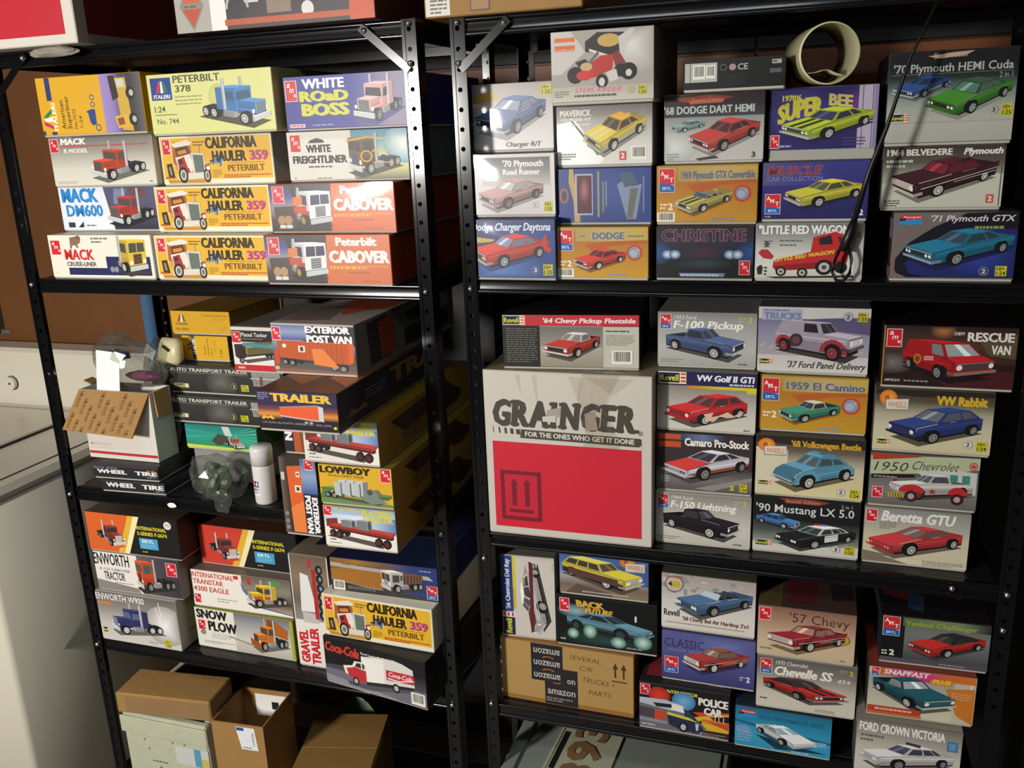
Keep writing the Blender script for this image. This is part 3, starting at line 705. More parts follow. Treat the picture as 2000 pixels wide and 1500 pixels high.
def rack(x0, x1, levels, label, bolts):
    r = tag(empty('storage_rack', (0, 0, 0)), label, 'shelf')
    yf, yb = 1.46, 1.845
    for x, sd in ((x0, -1), (x1, 1)):
        p = post(r, x, yf, sd, levels[0]-.0004); p2 = post(r, x, yb, sd, levels[0]-.0004, front=False)
    for z in levels:
        beam('front_beam', r, x0+.0132, x1-.0132, yf+.0012, z)
        beam('back_beam', r, x0+.0132, x1-.0132, yb-.0012, z, -1)
        for x, s in ((x0, 1), (x1, -1)):
            xa = x + s*.0130 if s > 0 else x - .0150
            box_obj('side_beam', (xa, xa+.0020, yf+.034, yb-.034, z-.030, z), M_BLACK, r)
        box_obj('shelf_board', (x0+.016, x1-.016, yf+.0146, yb-.0146, z-.012, z), M_BOARD, r, bevel=.001)
    zt = levels[0]
    for x, s in ((x0, 1), (x1, -1)):
        a, b = Vector((x + s*.012, yf-.0030, zt-.072)), Vector((x + s*.080, yf-.0030, zt-.014))
        d = (b-a).normalized(); nrm = Vector((-d.z, 0, d.x))*.0068
        vs = []
        for yy in (0, .0016):
            for q in (a-d*.012-nrm, b+d*.01-nrm, b+d*.01+nrm, a-d*.012+nrm): vs.append(q + Vector((0, yy, 0)))
        mk('corner_brace', vs, [(0,1,2,3), (7,6,5,4), (0,4,5,1), (1,5,6,2), (2,6,7,3), (3,7,4,0)], M_BLACK, r)
        bolt(r, b.x, yf-.003, b.z); bolt(r, x, yf-.003, zt-.070); bolt(r, x, yf-.0016, zt-.008)
    for x, z in bolts: bolt(r, x, yf-.0018 if abs(x-x0) < .01 or abs(x-x1) < .01 else yf, z)
    return r
XL0, XL1, XR0, XR1 = -1.5405, -.652, -.5667, .314
rackL = rack(XL0, XL1, [1.843, 1.402, .938, .562, .10], 'tall black steel rack on the left, holding the truck kit boxes', [(XL0, 1.39), (XL0, .923), (XL0, .547), (XL1, 1.39), (XL1, .923), (XL1, .547)])
rackR = rack(XR0, XR1, [1.838, 1.418, .937, .566, .10], 'tall black steel rack on the right, holding the car kit boxes', [(XR0, 1.397), (XR0, .883), (XR0, .566), (XR1, .924), (XR1, .861), (XR1, .566), (.235, .924), (XR1, 1.397)])

# ------------------------------------------------------------------ washing machine standing left of the racks
wm = tag(empty('washing_machine', (-2.08, 1.38, 0)), 'white top-loading washing machine against the wood panelling, left of the racks', 'washing machine')
bm = bmesh.new(); add_box(bm, -.36, .36, 0, .66, .03, .90, .012); bm_obj('cabinet', bm, M_APPL, wm, True)
bm = bmesh.new(); add_box(bm, -.362, .362, -.004, .664, .888, .925, .014); bm_obj('top_deck', bm, M_APPL, wm)
bm = bmesh.new(); add_box(bm, -.33, .116, .03, .57, .926, .934, .003); bm_obj('lid', bm, M_APPL, wm)
box_obj('lid_gap', (-.34, .1235, .02, .58, .9252, .9270), M_DARKGAP, wm)
box_obj('deck_seam', (.309, .3145, .012, .60, .9250, .9262), M_DARKGAP, wm)
bm = bmesh.new(); add_box(bm, -.36, .36, .60, .69, .925, 1.105, .01); bm_obj('control_console', bm, M_APPL, wm)
dial = bm_obj('dial', (lambda b: (add_cyl(b, (-.15, .600, 1.0), (-.15, .588, 1.0), .0195, .0185, 24), b)[1])(bmesh.new()), M_APPL, wm)
bm_obj('dial_ring', (lambda b: (add_cyl(b, (-.15, .5992, 1.0), (-.15, .5975, 1.0), .0215, .0215, 28), b)[1])(bmesh.new()), M_DARKGAP, wm)
bm_obj('dial_centre', (lambda b: (add_cyl(b, (-.15, .5885, 1.0), (-.15, .586, 1.0), .0035, .003, 12), b)[1])(bmesh.new()), M_DARKGAP, dial)
for x in (-.3, .3):
    for y in (.06, .6): bm_obj('foot', (lambda b: (add_cyl(b, (x, y, 0), (x, y, .032), .022, .018, 12), b)[1])(bmesh.new()), M_DARKGAP, wm)
POSE = {
'A1': (-1.361, 1.4682, -0.159, 0.2556, 0.0893, 1.402),
'A2': (-1.3765, 1.5279, -0.6, 0.2483, 0.0912, 1.4913),
'A3': (-1.3568, 1.5078, 0.198, 0.252, 0.0986, 1.5825),
'A4': (-1.3092, 1.4472, 0.8, 0.2405, 0.1094, 1.6811),
'B1': (-1.0943, 1.4658, -0.462, 0.2625, 0.0881, 1.402),
'B2': (-1.1135, 1.51, -0.6, 0.2644, 0.0897, 1.4901),
'B3': (-1.1007, 1.5234, 0.126, 0.2529, 0.0943, 1.5798),
'B4': (-1.0425, 1.4458, -0.8, 0.266, 0.1085, 1.6741),
'C1': (-0.8327, 1.4407, 0.582, 0.2534, 0.0921, 1.402),
'C2': (-0.8246, 1.4585, 0.18, 0.2514, 0.0889, 1.4941),
'C3': (-0.8031, 1.494, 0.057, 0.2414, 0.0897, 1.583),
'C4': (-0.7846, 1.466, 0.204, 0.236, 0.0922, 1.6727),
'D1': (-1.3681, 1.4626, 3, 0.1604, 0.0279, 0.938),
'D2': (-1.3848, 1.4659, 3, 0.1646, 0.0337, 0.9659),
'D3': (-1.411, 1.4971, -0.012, 0.1835, 0.1554, 0.9996),
'E1': (-1.2024, 1.5616, -0.273, 0.1836, 0.0584, 1.0122),
'E2': (-1.187, 1.5666, 0.324, 0.29, 0.0631, 1.0706),
'E3': (-1.187, 1.5805, 0.042, 0.29, 0.0648, 1.1337),
'E4': (-1.2513, 1.6128, 0.6, 0.1173, 0.0583, 1.1985),
'E5': (-1.2573, 1.6148, 0.6, 0.1499, 0.0536, 1.2568),
'F6': (-0.753, 1.3306, 0.6, 0.1439, 0.0837, 0.938),
'F5': (-0.7545, 1.3314, 0.6, 0.1444, 0.0787, 1.0217),
'F4': (-0.7775, 1.3324, -0.237, 0.1495, 0.084, 1.1004),
'F3': (-0.8074, 1.2542, 0.6, 0.1527, 0.072, 1.1844),
'F2': (-0.8265, 1.3548, -0.6, 0.1665, 0.0938, 1.2564),
'F1': (-1.0745, 1.5445, -0.351, 0.1152, 0.0975, 1.1985),
'G1': (-0.8887, 1.3599, -0.345, 0.0777, 0.1581, 0.938),
'H1': (-1.4129, 1.4609, -0.093, 0.2196, 0.1272, 0.562),
'H2': (-1.4, 1.4669, 0.534, 0.2284, 0.0975, 0.6892),
'H3': (-1.3941, 1.4654, 0.345, 0.2444, 0.0962, 0.7867),
'H4': (-1.156, 1.4928, -0.513, 0.2545, 0.1, 0.562),
'H5': (-1.1556, 1.4986, 0.342, 0.254, 0.0916, 0.662),
'H6': (-1.1455, 1.5269, -0.6, 0.25, 0.0962, 0.7536),
'I1': (-0.9692, 1.4835, -0.447, 0.0924, 0.2681, 0.562),
'I4': (-0.8049, 1.426, -9, 0.2501, 0.1091, 0.562),
'I3': (-0.7989, 1.4445, -2, 0.2488, 0.0964, 0.6711),
'I2': (-0.7863, 1.4635, 0.483, 0.2357, 0.0771, 0.7675),
'K1': (-0.4712, 1.43, 0.288, 0.1367, 0.1016, 1.418),
'K2': (-0.4778, 1.4555, -0.033, 0.14, 0.104, 1.5196),
'K3': (-0.4943, 1.5085, 0.039, 0.143, 0.1131, 1.6236),
'L1': (-0.3288, 1.4429, 0.51, 0.1523, 0.0874, 1.418),
'L2b': (-0.3289, 1.4638, 0.108, 0.1547, 0.0913, 1.5054),
'L3b': (-0.3296, 1.4708, 0.141, 0.1563, 0.0971, 1.5967),
'L4b': (-0.3238, 1.4351, 0.378, 0.1605, 0.1092, 1.6938),
'M1': (-0.1662, 1.4503, 0.357, 0.1517, 0.0866, 1.418),
'M2': (-0.1663, 1.4661, 0.408, 0.1562, 0.093, 1.5046),
'M3': (-0.1597, 1.4871, 0.045, 0.153, 0.1061, 1.5976),
'M4': (-0.128, 1.448, -0.042, 0.1483, 0.0471, 1.7037),
'N1': (-0.0101, 1.4539, 0.414, 0.1574, 0.0892, 1.418),
'N2': (-0.0058, 1.4773, 0.6, 0.1551, 0.0905, 1.5072),
'N3': (0.0005, 1.5007, -0.222, 0.1557, 0.1081, 1.5977),
'O1': (0.1917, 1.4731, 0.8, 0.1688, 0.1031, 1.418),
'O2': (0.1709, 1.4902, 0.018, 0.1634, 0.0931, 1.5211),
'O3': (0.1748, 1.5074, 0.6, 0.1709, 0.1335, 1.6142),
'P1': (-0.4012, 1.462, 0.4, 0.3035, 0.3161, 0.937),
'P2': (-0.396, 1.4821, 6, 0.2403, 0.0985, 1.2531),
'Q1': (-0.1653, 1.4916, 0.6, 0.1655, 0.0996, 0.937),
'Q2': (-0.1655, 1.4945, 0.8, 0.1645, 0.1098, 1.0366),
'Q3': (-0.1645, 1.5007, 0.261, 0.1672, 0.1096, 1.1464),
'Q4': (-0.1674, 1.5189, 0.6, 0.1649, 0.0979, 1.256),
'S1': (0.0067, 1.4956, 0.069, 0.1735, 0.1062, 0.937),
'S2': (0.0074, 1.4949, 0.033, 0.1734, 0.1101, 1.0432),
'S3': (0.0079, 1.5129, 0.321, 0.1702, 0.0989, 1.1533),
'S4': (0.003, 1.5208, -0.33, 0.1741, 0.114, 1.2522),
'T1': (0.1789, 1.4955, -0.6, 0.16, 0.1023, 0.937),
'T2': (0.1831, 1.4994, 0.396, 0.1623, 0.0949, 1.0393),
'T3': (0.1891, 1.5014, -0.129, 0.1735, 0.1079, 1.1342),
'T4': (0.2035, 1.5038, 0.153, 0.19, 0.1024, 1.2421),
'U0': (-0.4197, 1.4841, -0.8, 0.2682, 0.135, 0.566),
'U1': (-0.4935, 1.4937, 3, 0.107, 0.1779, 0.701),
'U3': (-0.3399, 1.4908, 0.441, 0.1936, 0.1081, 0.701),
'U2': (-0.3446, 1.4932, 0.33, 0.1695, 0.0984, 0.8091),
'V0': (-0.1893, 1.461, -0.474, 0.1666, 0.1001, 0.566),
'V1': (-0.1495, 1.4787, -0.414, 0.1677, 0.1036, 0.6661),
'V2': (-0.152, 1.483, -0.6, 0.1668, 0.114, 0.7697),
'W0': (-0.0141, 1.4549, -0.318, 0.1653, 0.0861, 0.566),
'W1': (0.021, 1.4595, 0.387, 0.1659, 0.105, 0.6521),
'W2': (0.0164, 1.4582, -0.147, 0.1607, 0.0993, 0.7571),
'X0': (0.188, 1.4331, -0.084, 0.1642, 0.1138, 0.566),
'X1': (0.2021, 1.4474, 1.5, 0.1652, 0.0948, 0.6798),
'X2': (0.2173, 1.461, 1.5, 0.1652, 0.0906, 0.7746),
'E0': (-1.2, 1.57, 0, 0.17, 0.0737, 0.938),
'G2': (-0.889, 1.375, 0, 0.062, 0.084, 1.0961),
'G4': (-0.988, 1.525, 0, 0.075, 0.09, 0.938),
'G3': (-0.988, 1.528, 0, 0.068, 0.055, 1.0285),
}
# ------------------------------------------------------------------ the kit boxes: left rack, upper shelf
G1 = 'truck kit boxes on the upper shelf of the left rack'
G2 = 'trailer and parts boxes on the middle shelf of the left rack'
G3 = 'truck kit boxes on the lower shelf of the left rack'
G4 = 'car kit boxes on the upper shelf of the right rack'
G5 = 'car kit boxes on the middle shelf of the right rack'
G6 = 'car kit boxes on the lower shelf of the right rack'

def a(A):
    A.fill('#e9e4d4'); A.amt(2.5, 13, 9, 33)
    A.p('#8a6a52', [22,6,26,4,31,2,33,8,32,18,29,22,30,30,28,30,27,24,24,24,23,32,21.5,32,22,16]); A.e(30.5, 6, 2.2, 5, '#7a5c46')
    A.r(17, 77, 97, 94, '#22265a'); A.r(55, 50, 97, 94, '#22265a')
    A.t('MACK', 15, 34, 29, 24, '#d0222c', b=.05); A.t('CRUISE-LINER', 16, 63, 29, 10, '#3a3c54', b=.04)
    A.lines(43, 6, 16, 2, '#7a7872', 8, 4); A.lines(4, 88, 4, 1, '#77746c')
    A.car(draw_truck('cabover', '#d9b93a', c2='#d9a63a', glass='#4a4a40', grille='#6a4a34', short=True, phi=32), 64, 1, 95, 97, True)
    for x in (60, 64): A.e(x, 80, 2, 7, '#8f8f9a', 'vehicle_picture')
kit('A1', 'white box with a yellow cab-over truck, bottom of the upper left stack', G1, a, '#d8d4c8', .36, lidgap=.003)
def a(A):
    A.fill('#e4e6ee'); A.g(47, 1, 99.5, 99, '#5b5a78', '#50506c', '#2c2a38')
    A.p('#e4e6ee', [44,0,47,0,54,100,44,100])
    A.p('#7a86a6', [58,4,70,8,66,40,56,40]); A.p('#6a4a54', [72,2,88,2,90,28,74,28])
    A.t('MACK', 3, 4, 38, 31, '#2f86cc', b=.07); A.t('DM600', 6, 42, 38, 26, '#2f86cc', b=.05)
    A.r(6, 82, 13, 94, '#3a3a40'); A.p('#2c2c34', [16,94,22,80,22,94]); A.lines(25, 88, 12, 1, '#5a5a64', th=3)
    A.car(draw_truck('conv', '#b0382c', c2='#a0342c', glass='#4a4a58', grille='#6a6464', shadow='#201e26', phi=42), 48, 4, 99, 97)
kit('A2', 'white and blue box with a red truck, on the yellow cab-over box', G1, a, '#b8bcc8', .36, lidgap=.003)
def a(A):
    A.g(0, 0, 100, 100, '#75706c', '#a8a39a', '#d2cec0', '#dcd8ca'); A.amt(1.6, 4, 7.5, 26)
    A.r(12, 17.5, 96, 20, '#b85048')
    A.t('MACK', 12, 3, 25, 12, '#f6f2ea', b=.06, sl=.15); A.t('R MODEL', 14, 24, 24, 8, '#efeae0', b=.05, sl=.2)
    A.lines(3, 91, 22, 2, '#8a877c'); A.lines(93, 93, 5, 1, '#55524a', th=2)
    A.car(draw_truck('conv', '#bb4428', c2='#a83c26', glass='#5a4a44', grille='#6a5a50', hub='#d6d2cc', shadow='#6a665c', phi=46), 38, 10, 95, 96)
kit('A3', 'grey to white box with a short red truck, third up in the leftmost stack', G1, a, '#cfcabc', .36, lidgap=.003)
def a(A):
    A.fill('#d9a41c'); A.hg(62, 0, 100, 100, '#9a86c2', '#8f7ab4', '#4a3e50', '#3a3434', '#5a5a5e')
    for y0, y1 in ((0, 40), (94, 100)): A.r(9, y0, 14, y1, '#26376e')
    A.r(0, 92, 3, 100, '#26376e')
    A.p('#2c7a46', [4,66,13,52,13,60,4,74]); A.p('#c5303a', [3,74,12,84,12,90,3,82]); A.p('#f2efe6', [4,70,12,68,12,76,4,76])
    A.t('ITALERI', 12, 44, 4, 48, '#f6f2e6', b=.03, rot=90)
    A.t('American', 20, 40, 4, 50, '#4a3410', rot=90); A.t('Superliner', 25.5, 33, 4, 57, '#4a3410', rot=90)
    A.t('No.7672', 32, 56, 3, 34, '#6a4c14', rot=90); A.t('1:24', 37.5, 68, 3, 20, '#6a4c14', rot=90)
    A.p('#2a3f86', [45,62,50,58,54,58,54,84,50,86,48,80,47,64]); A.ring(55, 90, 2.6, 6, .3, '#2a3f86'); A.ring(52.5, 38, 2.2, 5, .3, '#2a3f86'); A.ring(52.5, 50, 2.2, 5, .3, '#2a3f86')
    A.p('#c8a23a', [76,8,86,8,88,98,78,96], 'vehicle_picture'); A.p('#2c2a2c', [70,4,76,4,78,40,72,46], 'vehicle_picture'); A.p('#d6a834', [72,72,84,70,86,92,74,92], 'vehicle_picture')
    A.p('#c9c6bc', [77,10,84,10,85,24,78,24], 'vehicle_picture'); A.p('#8e4a2c', [74,76,80,74,81,86,75,88], 'vehicle_picture')
    for y in (34, 78): A.e(89, y, 4, 11, '#18181a', 'vehicle_picture'); A.e(90, y, 2, 5.5, '#b4b2aa', 'vehicle_picture')
kit('A4', 'yellow and purple box with sideways lettering, on top of the leftmost stack', G1, a, '#c09018', .36, lidgap=.003)

def calif(A):
    A.fill('#e9e2c8'); A.r(1.5, 4, 98.5, 90, '#e2b02c'); A.amt(3, 7, 6.5, 30)
    A.r(10.5, 4, 11, 64, '#f0d890')
    A.car(draw_truck('conv', '#3f6ea0', glass='#6a86a0', c2='#5a86b4', shadow='#e2b02c', phi=60), 43, 34, 57, 66, True)
    A.car(draw_california(), 4, 8, 44, 98)
    A.t('CALIFORNIA', 42, 5, 45, 22, '#2e2410', b=.06); A.t('HAULER', 47, 33, 30, 21, '#2e2410', b=.06); A.t('359', 80, 34, 16, 19, '#b83a7c', b=.06)
    A.t('PETERBILT', 60, 62, 32, 13, '#7a4a1c', b=.02); A.lines(31, 12, 10, 2, '#7a5a1c', 6, 2.5); A.lines(46, 72, 8, 4, '#a8821c', 4, 2)
    A.lines(56, 82, 41, 2, '#c0501c', 4, 2.4); A.lines(3, 84, 9, 1, '#b04a1c', th=3.5); A.lines(62, 57, 34, 1, '#a8801c', th=1.5)
kit('B1', 'yellow truck box standing on the upper shelf, lowest of three alike in its stack', G1, calif, '#ddd8c8', .36, lidgap=.003)
kit('B2', 'yellow truck box with one twin above and one below it', G1, calif, '#ddd8c8', .36, lidgap=.003)
kit('B3', 'yellow truck box under the pale yellow box, uppermost of three alike', G1, calif, '#ddd8c8', .36, lidgap=.003)
def a(A):
    A.fill('#d5d48a'); A.r(99, 0, 100, 100, '#e8e6c0'); A.ital(3, 6, 17, 37)
    A.t('PETERBILT', 22, 4, 38, 12, '#4c4e3a', b=.03); A.t('378', 23, 20, 13, 11, '#4c4e3a', b=.03)
    A.t('1:24', 4, 53, 9, 10, '#4c4e3a', b=.02); A.r(4, 67, 22, 68.2, '#4c4e3a'); A.t('No. 744', 5, 74, 18, 9, '#5c5e46', b=.01)
    A.lines(22, 38, 22, 3, '#8a8a58', 6, 1.8)
    A.e(58, 42, 9, 22, '#c9c878'); A.ring(57, 40, 7, 18, .12, '#bdbc70')
    A.car(draw_truck('sleeper', '#4a7fb8', c2='#3f74b0', glass='#3c5a78', grille='#7f92a6', hub='#c9ccc6', shadow='#4c4a2c', phi=48), 40, 12, 97, 96, True)
kit('B4', 'pale yellow box with a blue sleeper truck, on top of the second stack', G1, a, '#b8b672', .34, lidgap=.003)
def cabo(A):
    A.fill('#d0652c'); A.g(0, 0, 51, 100, '#2c2830', '#4a4a8a', '#9a9298', '#4a3c34', '#1c1a1c')
    A.p('#2e2a2c', [17,0,54,0,50,30,20,34]); A.p('#4c3a30', [3,48,22,46,22,92,6,96])
    A.p('#d0652c', [51,0,60,0,60,100,49,100]); A.amt(3.5, 6, 8.5, 34)
    for x in (9, 14.5): A.e(x, 76, 3.2, 10, '#b08a64', 'vehicle_picture'); A.r(x-2, 86, x+3, 93, '#ddd6d0', 'vehicle_picture')
    A.car(draw_truck('cabover', '#e4e0e4', c2='#c8502c', glass='#2c2c4c', grille='#8e9296', hub='#c89a2c', shadow='#242024', phi=32, el=9, short=True), 19, 8, 51, 97, True)
    A.p('#d87a2c', [19.5,28,27,26,27,44,19.5,46], 'vehicle_picture'); A.p('#c0482c', [19.5,48,30,46,30,60,20,62], 'vehicle_picture')
    A.t('Peterbilt', 58, 6, 32, 16, '#f0e2dc', b=.07); A.t('CABOVER', 52, 33, 47, 23, '#eee4e2', b=.09)
    A.r(52, 63, 98, 65, '#d89a2c'); A.lines(52, 65, 46, 1, '#e0a834', th=4.5); A.lines(66, 75, 26, 1, '#a4501c', th=2.4); A.lines(76, 93, 20, 1, '#a4501c', th=2)
kit('C1', 'orange cab-over truck box standing on the shelf board, under its twin', G1, cabo, '#a5421c', .36, wrap=True, lidgap=.003)
kit('C2', 'orange cab-over truck box lying on its twin, under the brown and gold truck box', G1, cabo, '#a5421c', .36, wrap=True, lidgap=.003)
def a(A):
    A.fill('#d8d4ca'); A.g(54, 0, 100, 100, '#3f7f9e', '#6aa0b0', '#b8c4a8', '#d8cf8a', '#6a6a58')
    A.glow(98, 30, 18, 40, '#f0f0e4', '#6aa0b0')
    A.p('#d8d4ca', [50,0,54,0,50,30,50,70,56,100,48,100]); A.amt(3, 7, 8.5, 34)
    A.p('#3a3632', [18,24,20,18,26,14,31,18,32,24]); A.t('WHITE', 16, 28, 21, 15, '#231f1e', b=.07); A.t('FREIGHTLINER', 4, 50, 46, 15, '#231f1e', b=.07)
    A.lines(17, 71, 24, 1, '#44403c', th=3); A.lines(24, 95, 16, 1, '#66625c', th=2); A.lines(4, 94, 6, 1, '#66625c', th=2)
    A.car(draw_truck('cabover', '#6a5230', c2='#4a3a24', glass='#3a2c34', grille='#4a4c6a', hub='#b8b4a4', shadow='#4c4a40', phi=48, el=9), 50, 8, 96, 98)
    A.r(71, 42, 85, 45, '#d8a83c', 'vehicle_picture'); A.r(71, 66, 85, 68, '#d8a83c', 'vehicle_picture'); A.p('#c99a34', [50,20,68,14,85,20,85,23,68,18,50,24], 'vehicle_picture'); A.ring(66, 54, 5, 12, .25, '#d09a34', 'vehicle_picture')
kit('C3', 'white box with a brown and gold cab-over truck before blue sky', G1, a, '#6a7478', .36, lidgap=.003)
def a(A):
    A.fill('#33358c'); A.hg(55, 0, 100, 100, '#33358c', '#5a5a9c', '#8f7a9a', '#8a86a4')
    A.amt(2, 8, 9, 38); A.t('WHITE', 16, 6, 35, 18, '#e8e4f0', b=.05); A.t('ROaD', 13, 29, 41, 19, '#c9c93a', b=.08); A.t('BOSS', 14, 53, 40, 22, '#c9c93a', b=.08)
    A.r(3, 90, 16, 97, '#d8b4b8'); A.lines(4.5, 92, 10, 1, '#b85a64', th=2.5); A.lines(22, 92, 24, 1, '#8f90c8', th=2.5)
    A.car(draw_truck('sleeper', '#d8a4a4', c2='#c88a86', glass='#2c2c38', grille='#7a7a78', hub='#8a8a8a', shadow='#4a4880', phi=32), 57, 3, 99, 98)
kit('C4', 'dark blue box with a pink truck and yellow lettering, on top of the third stack', G1, a, '#2c2e78', .36, lidgap=.003)

# ------------------------------------------------------------------ left rack, middle shelf
def wt(t2, up):
    def a(A):
        A.fill('#24242c'); A.r(0, 0, 100, 14, '#3a3a42')
        A.t('WHEEL', 6 if up else 8, 38 if up else 22, 46, 30 if up else 42, '#e2ddd6', b=.06)
        A.t('TIRE', 64, 38 if up else 24, 34, 30 if up else 42, '#e2ddd6', b=.06)
        if up:
            A.t('BIG RIG', 2, 18, 36, 13, '#8a8a90', b=.02); A.p('#d8722c', [82,34,84,24,88,30,92,24,96,34,92,34,91,30,88,34,86,30,85,34]); A.t('SET', 82, 74, 14, 13, '#8a8a90')
        else: A.t('SET', 84, 76, 13, 14, '#8a8a90')
    return a
kit('D1', 'flat black parts box with white lettering, lying on the shelf under its twin', G2, wt('', 0), '#1e1e24', .16, name='parts_box')
kit('D2', 'flat black parts box with an orange mark, under the mailing carton', G2, wt('', 1), '#1e1e24', .16, name='parts_box')
def a(A):
    A.g(0, 0, 100, 100, '#1f7a78', '#2f9a84', '#2f8a5c')
    for i in range(7): A.p(mix('#3ab090', '#7ad0a8', (i % 3)/3), [55, 40, 100, -10+i*16, 100, -6+i*16], 'cover_print')
    for i in range(5): A.p(mix('#2a9a94', '#4ab8a0', (i % 2)), [50, 40, 0, 5+i*16, 0, 9+i*16], 'cover_print')
    A.p('#c8d84a', [0,86,100,92,100,100,0,100])
    A.p('#4a463c', [36,66,46,34,58,40,62,74,44,84], 'vehicle_picture'); A.p('#c9cfc4', [52,2,62,2,66,40,56,40], 'vehicle_picture')
    A.car(draw_truck('conv', '#c84a2c', c2='#b8b4a4', glass='#5a5a50', shadow='#2a5a48', phi=35), 52, 36, 82, 96, True)
kit('E1', 'green box with a red and silver truck, behind the clear bag', G2, a, '#3f6a4a', .2, name='parts_box')
def a(A):
    A.g(0, 0, 100, 100, '#3c3a38', '#34322f', '#2a2826'); A.glow(46, 60, 14, 60, '#6a6862', '#34322f')
    A.t('AUTO TRANSPORT TRAILER', 2, 11, 68, 13, '#cfcac0', b=.03); A.r(2, 28, 70, 29.5, '#8a857c')
    A.rev(4, 70, 13, 15, '#b8b0ac'); A.skill(57, 72, 2.6, '2', '#d8d83a', '#34322f'); A.yb(63, 64, 6.5, 24)
    for i in range(16): A.p('#b4b2b2', [73+i*1.5, 14, 74+i*1.5, 10, 75+i*1.5, 66, 74.3+i*1.5, 66], 'vehicle_picture')
    A.r(72, 36, 98, 40, '#c4c0c0', 'vehicle_picture'); A.r(74, 60, 96, 65, '#9a9696', 'vehicle_picture'); A.r(80, 30, 82, 66, '#8a3a34', 'vehicle_picture')
kit('E2', 'dark grey car-transporter box, lower one of the two alike, above the green box', G2, a, '#262422', .24, name='parts_box')
kit('E3', 'dark grey car-transporter box, upper one of the two alike, under the yellow boxes', G2, a, '#262422', .24, name='parts_box')
def a(A):
    A.fill('#dca91e'); A.r(20, 0, 28, 100, '#4a4c4c'); A.r(16, 0, 19, 10, '#4a4c4c')
    A.p('#c5303a', [10,62,24,52,24,44,10,54]); A.p('#2c7a46', [10,40,26,20,26,30,10,48]); A.t('ITALERI', 22, 14, 7, 62, '#f4efe0', b=.03, rot=90)
    A.t('Truck', 46, 40, 4, 40, '#6a5014', rot=90); A.t('Accessories', 53, 12, 4, 68, '#6a5014', rot=90); A.t('set II', 60, 52, 4, 30, '#6a5014', rot=90); A.t('1:24', 80, 56, 5, 30, '#6a5014', rot=90)
    A.lines(68, 20, 5, 9, '#a8821c', 6, 2)
kit('E4', 'yellow accessory box with sideways lettering, on the dark grey transporter boxes', G2, a, '#4a4438', .2, name='parts_box')
def a(A):
    A.fill('#dca91e'); A.ital(5, 8, 25, 60, False); A.t('No.3854', 7, 76, 22, 13, '#7a5c14', b=.02)
    A.t('Truck Accessories', 53, 12, 43, 11, '#7a5c14', b=.005); A.lines(70, 32, 26, 2, '#a8821c', 7, 2); A.lines(82, 70, 12, 3, '#a8821c', 7, 2)
kit('E5', 'yellow accessory box with a red and green mark, topmost of its stack', G2, a, '#8a6a18', .2, name='parts_box')
def a(A):
    A.fill('#24201e'); A.r(0, 0, 100, 8, '#d8cfc4'); A.r(0, 34, 100, 86, '#e6dfd6'); A.r(0, 86, 100, 100, '#c8202c'); A.amt(2, 12, 17, 24)
    A.t('Plated Tanker', 21, 13, 54, 9, '#e6e0d8', b=.01); A.lines(22, 26, 54, 1, '#8a8680', th=2)
    A.lines(8, 91, 20, 1, '#f0c8c4', th=4)
    A.car(draw_trailer('tank', '#8a7a4a', phi=58), 4, 32, 98, 84, False); A.p('#4a8a94', [22,36,98,40,98,48,22,44], 'vehicle_picture')
kit('F1', 'black, white and red box with a tanker, left of the orange trailer box', G2, a, '#b8b0a6', .26, name='trailer_kit_box', top='#8d867e')
def a(A):
    A.g(0, 0, 100, 100, '#5a6ea4', '#8a9ab8', '#4a4038', '#6a5a4a'); A.r(38, 0, 100, 42, '#2c2826'); A.g(0, 0, 44, 34, '#4a5c94', '#8f9cba', '#3f5694')
    A.r(0, 0, 100, 4, '#b4aaa4'); A.p('#8a5a4a', [0,92,100,96,100,100,0,100])
    A.amt(1.5, 9, 9.5, 25)
    A.car(draw_trailer('box', '#d8602a', phi=64), 6, 35, 98, 96, True)
    A.p('#e2803a', [48,50,62,50,80,88,50,82], 'vehicle_picture'); A.r(32, 45, 40, 58, '#f0e4d8', 'vehicle_picture'); A.r(34, 47, 38, 56, '#6a3424', 'vehicle_picture'); A.e(15, 46, 2.5, 4, '#f0e4d8', 'vehicle_picture')
    A.p('#c9442c', [2,56,8,54,8,84,2,86], 'vehicle_picture'); A.e(4, 92, 3, 4, '#b8b4b0', 'vehicle_picture')
    A.t('EXTERIOR', 42, 5, 53, 13, '#ece8ec', b=.08); A.t('POST VAN', 43, 23, 54, 14, '#ece8ec', b=.08)
def ta(A):
    A.fill('#8e857f'); A.p('#a0482f', [30,10,92,2,96,60,60,82,30,60]); A.p('#c0603a', [50,20,92,12,92,36,50,48]); A.p('#6a5c52', [2,70,40,60,60,92,2,96]); A.p('#b8b0a8', [10,30,28,24,28,52,10,60])
def ra(A):
    A.fill('#6f6a66'); A.p('#33302f', [10,8,28,4,30,92,12,96]); A.p('#9a3a26', [20,16,34,6,36,84,22,92]); A.p('#2c2a2a', [44,54,92,50,92,88,44,92]); A.p('#2c2a2a', [46,20,60,14,64,40,70,16,74,40,50,44]); A.r(84, 10, 94, 44, '#9a948f')
kit('F2', 'orange container trailer box jutting out at an angle, topmost in the trailer stack', G2, a, '#7d7773', .44, name='trailer_kit_box', top='#8e857f', topart=ta, rightart=ra)
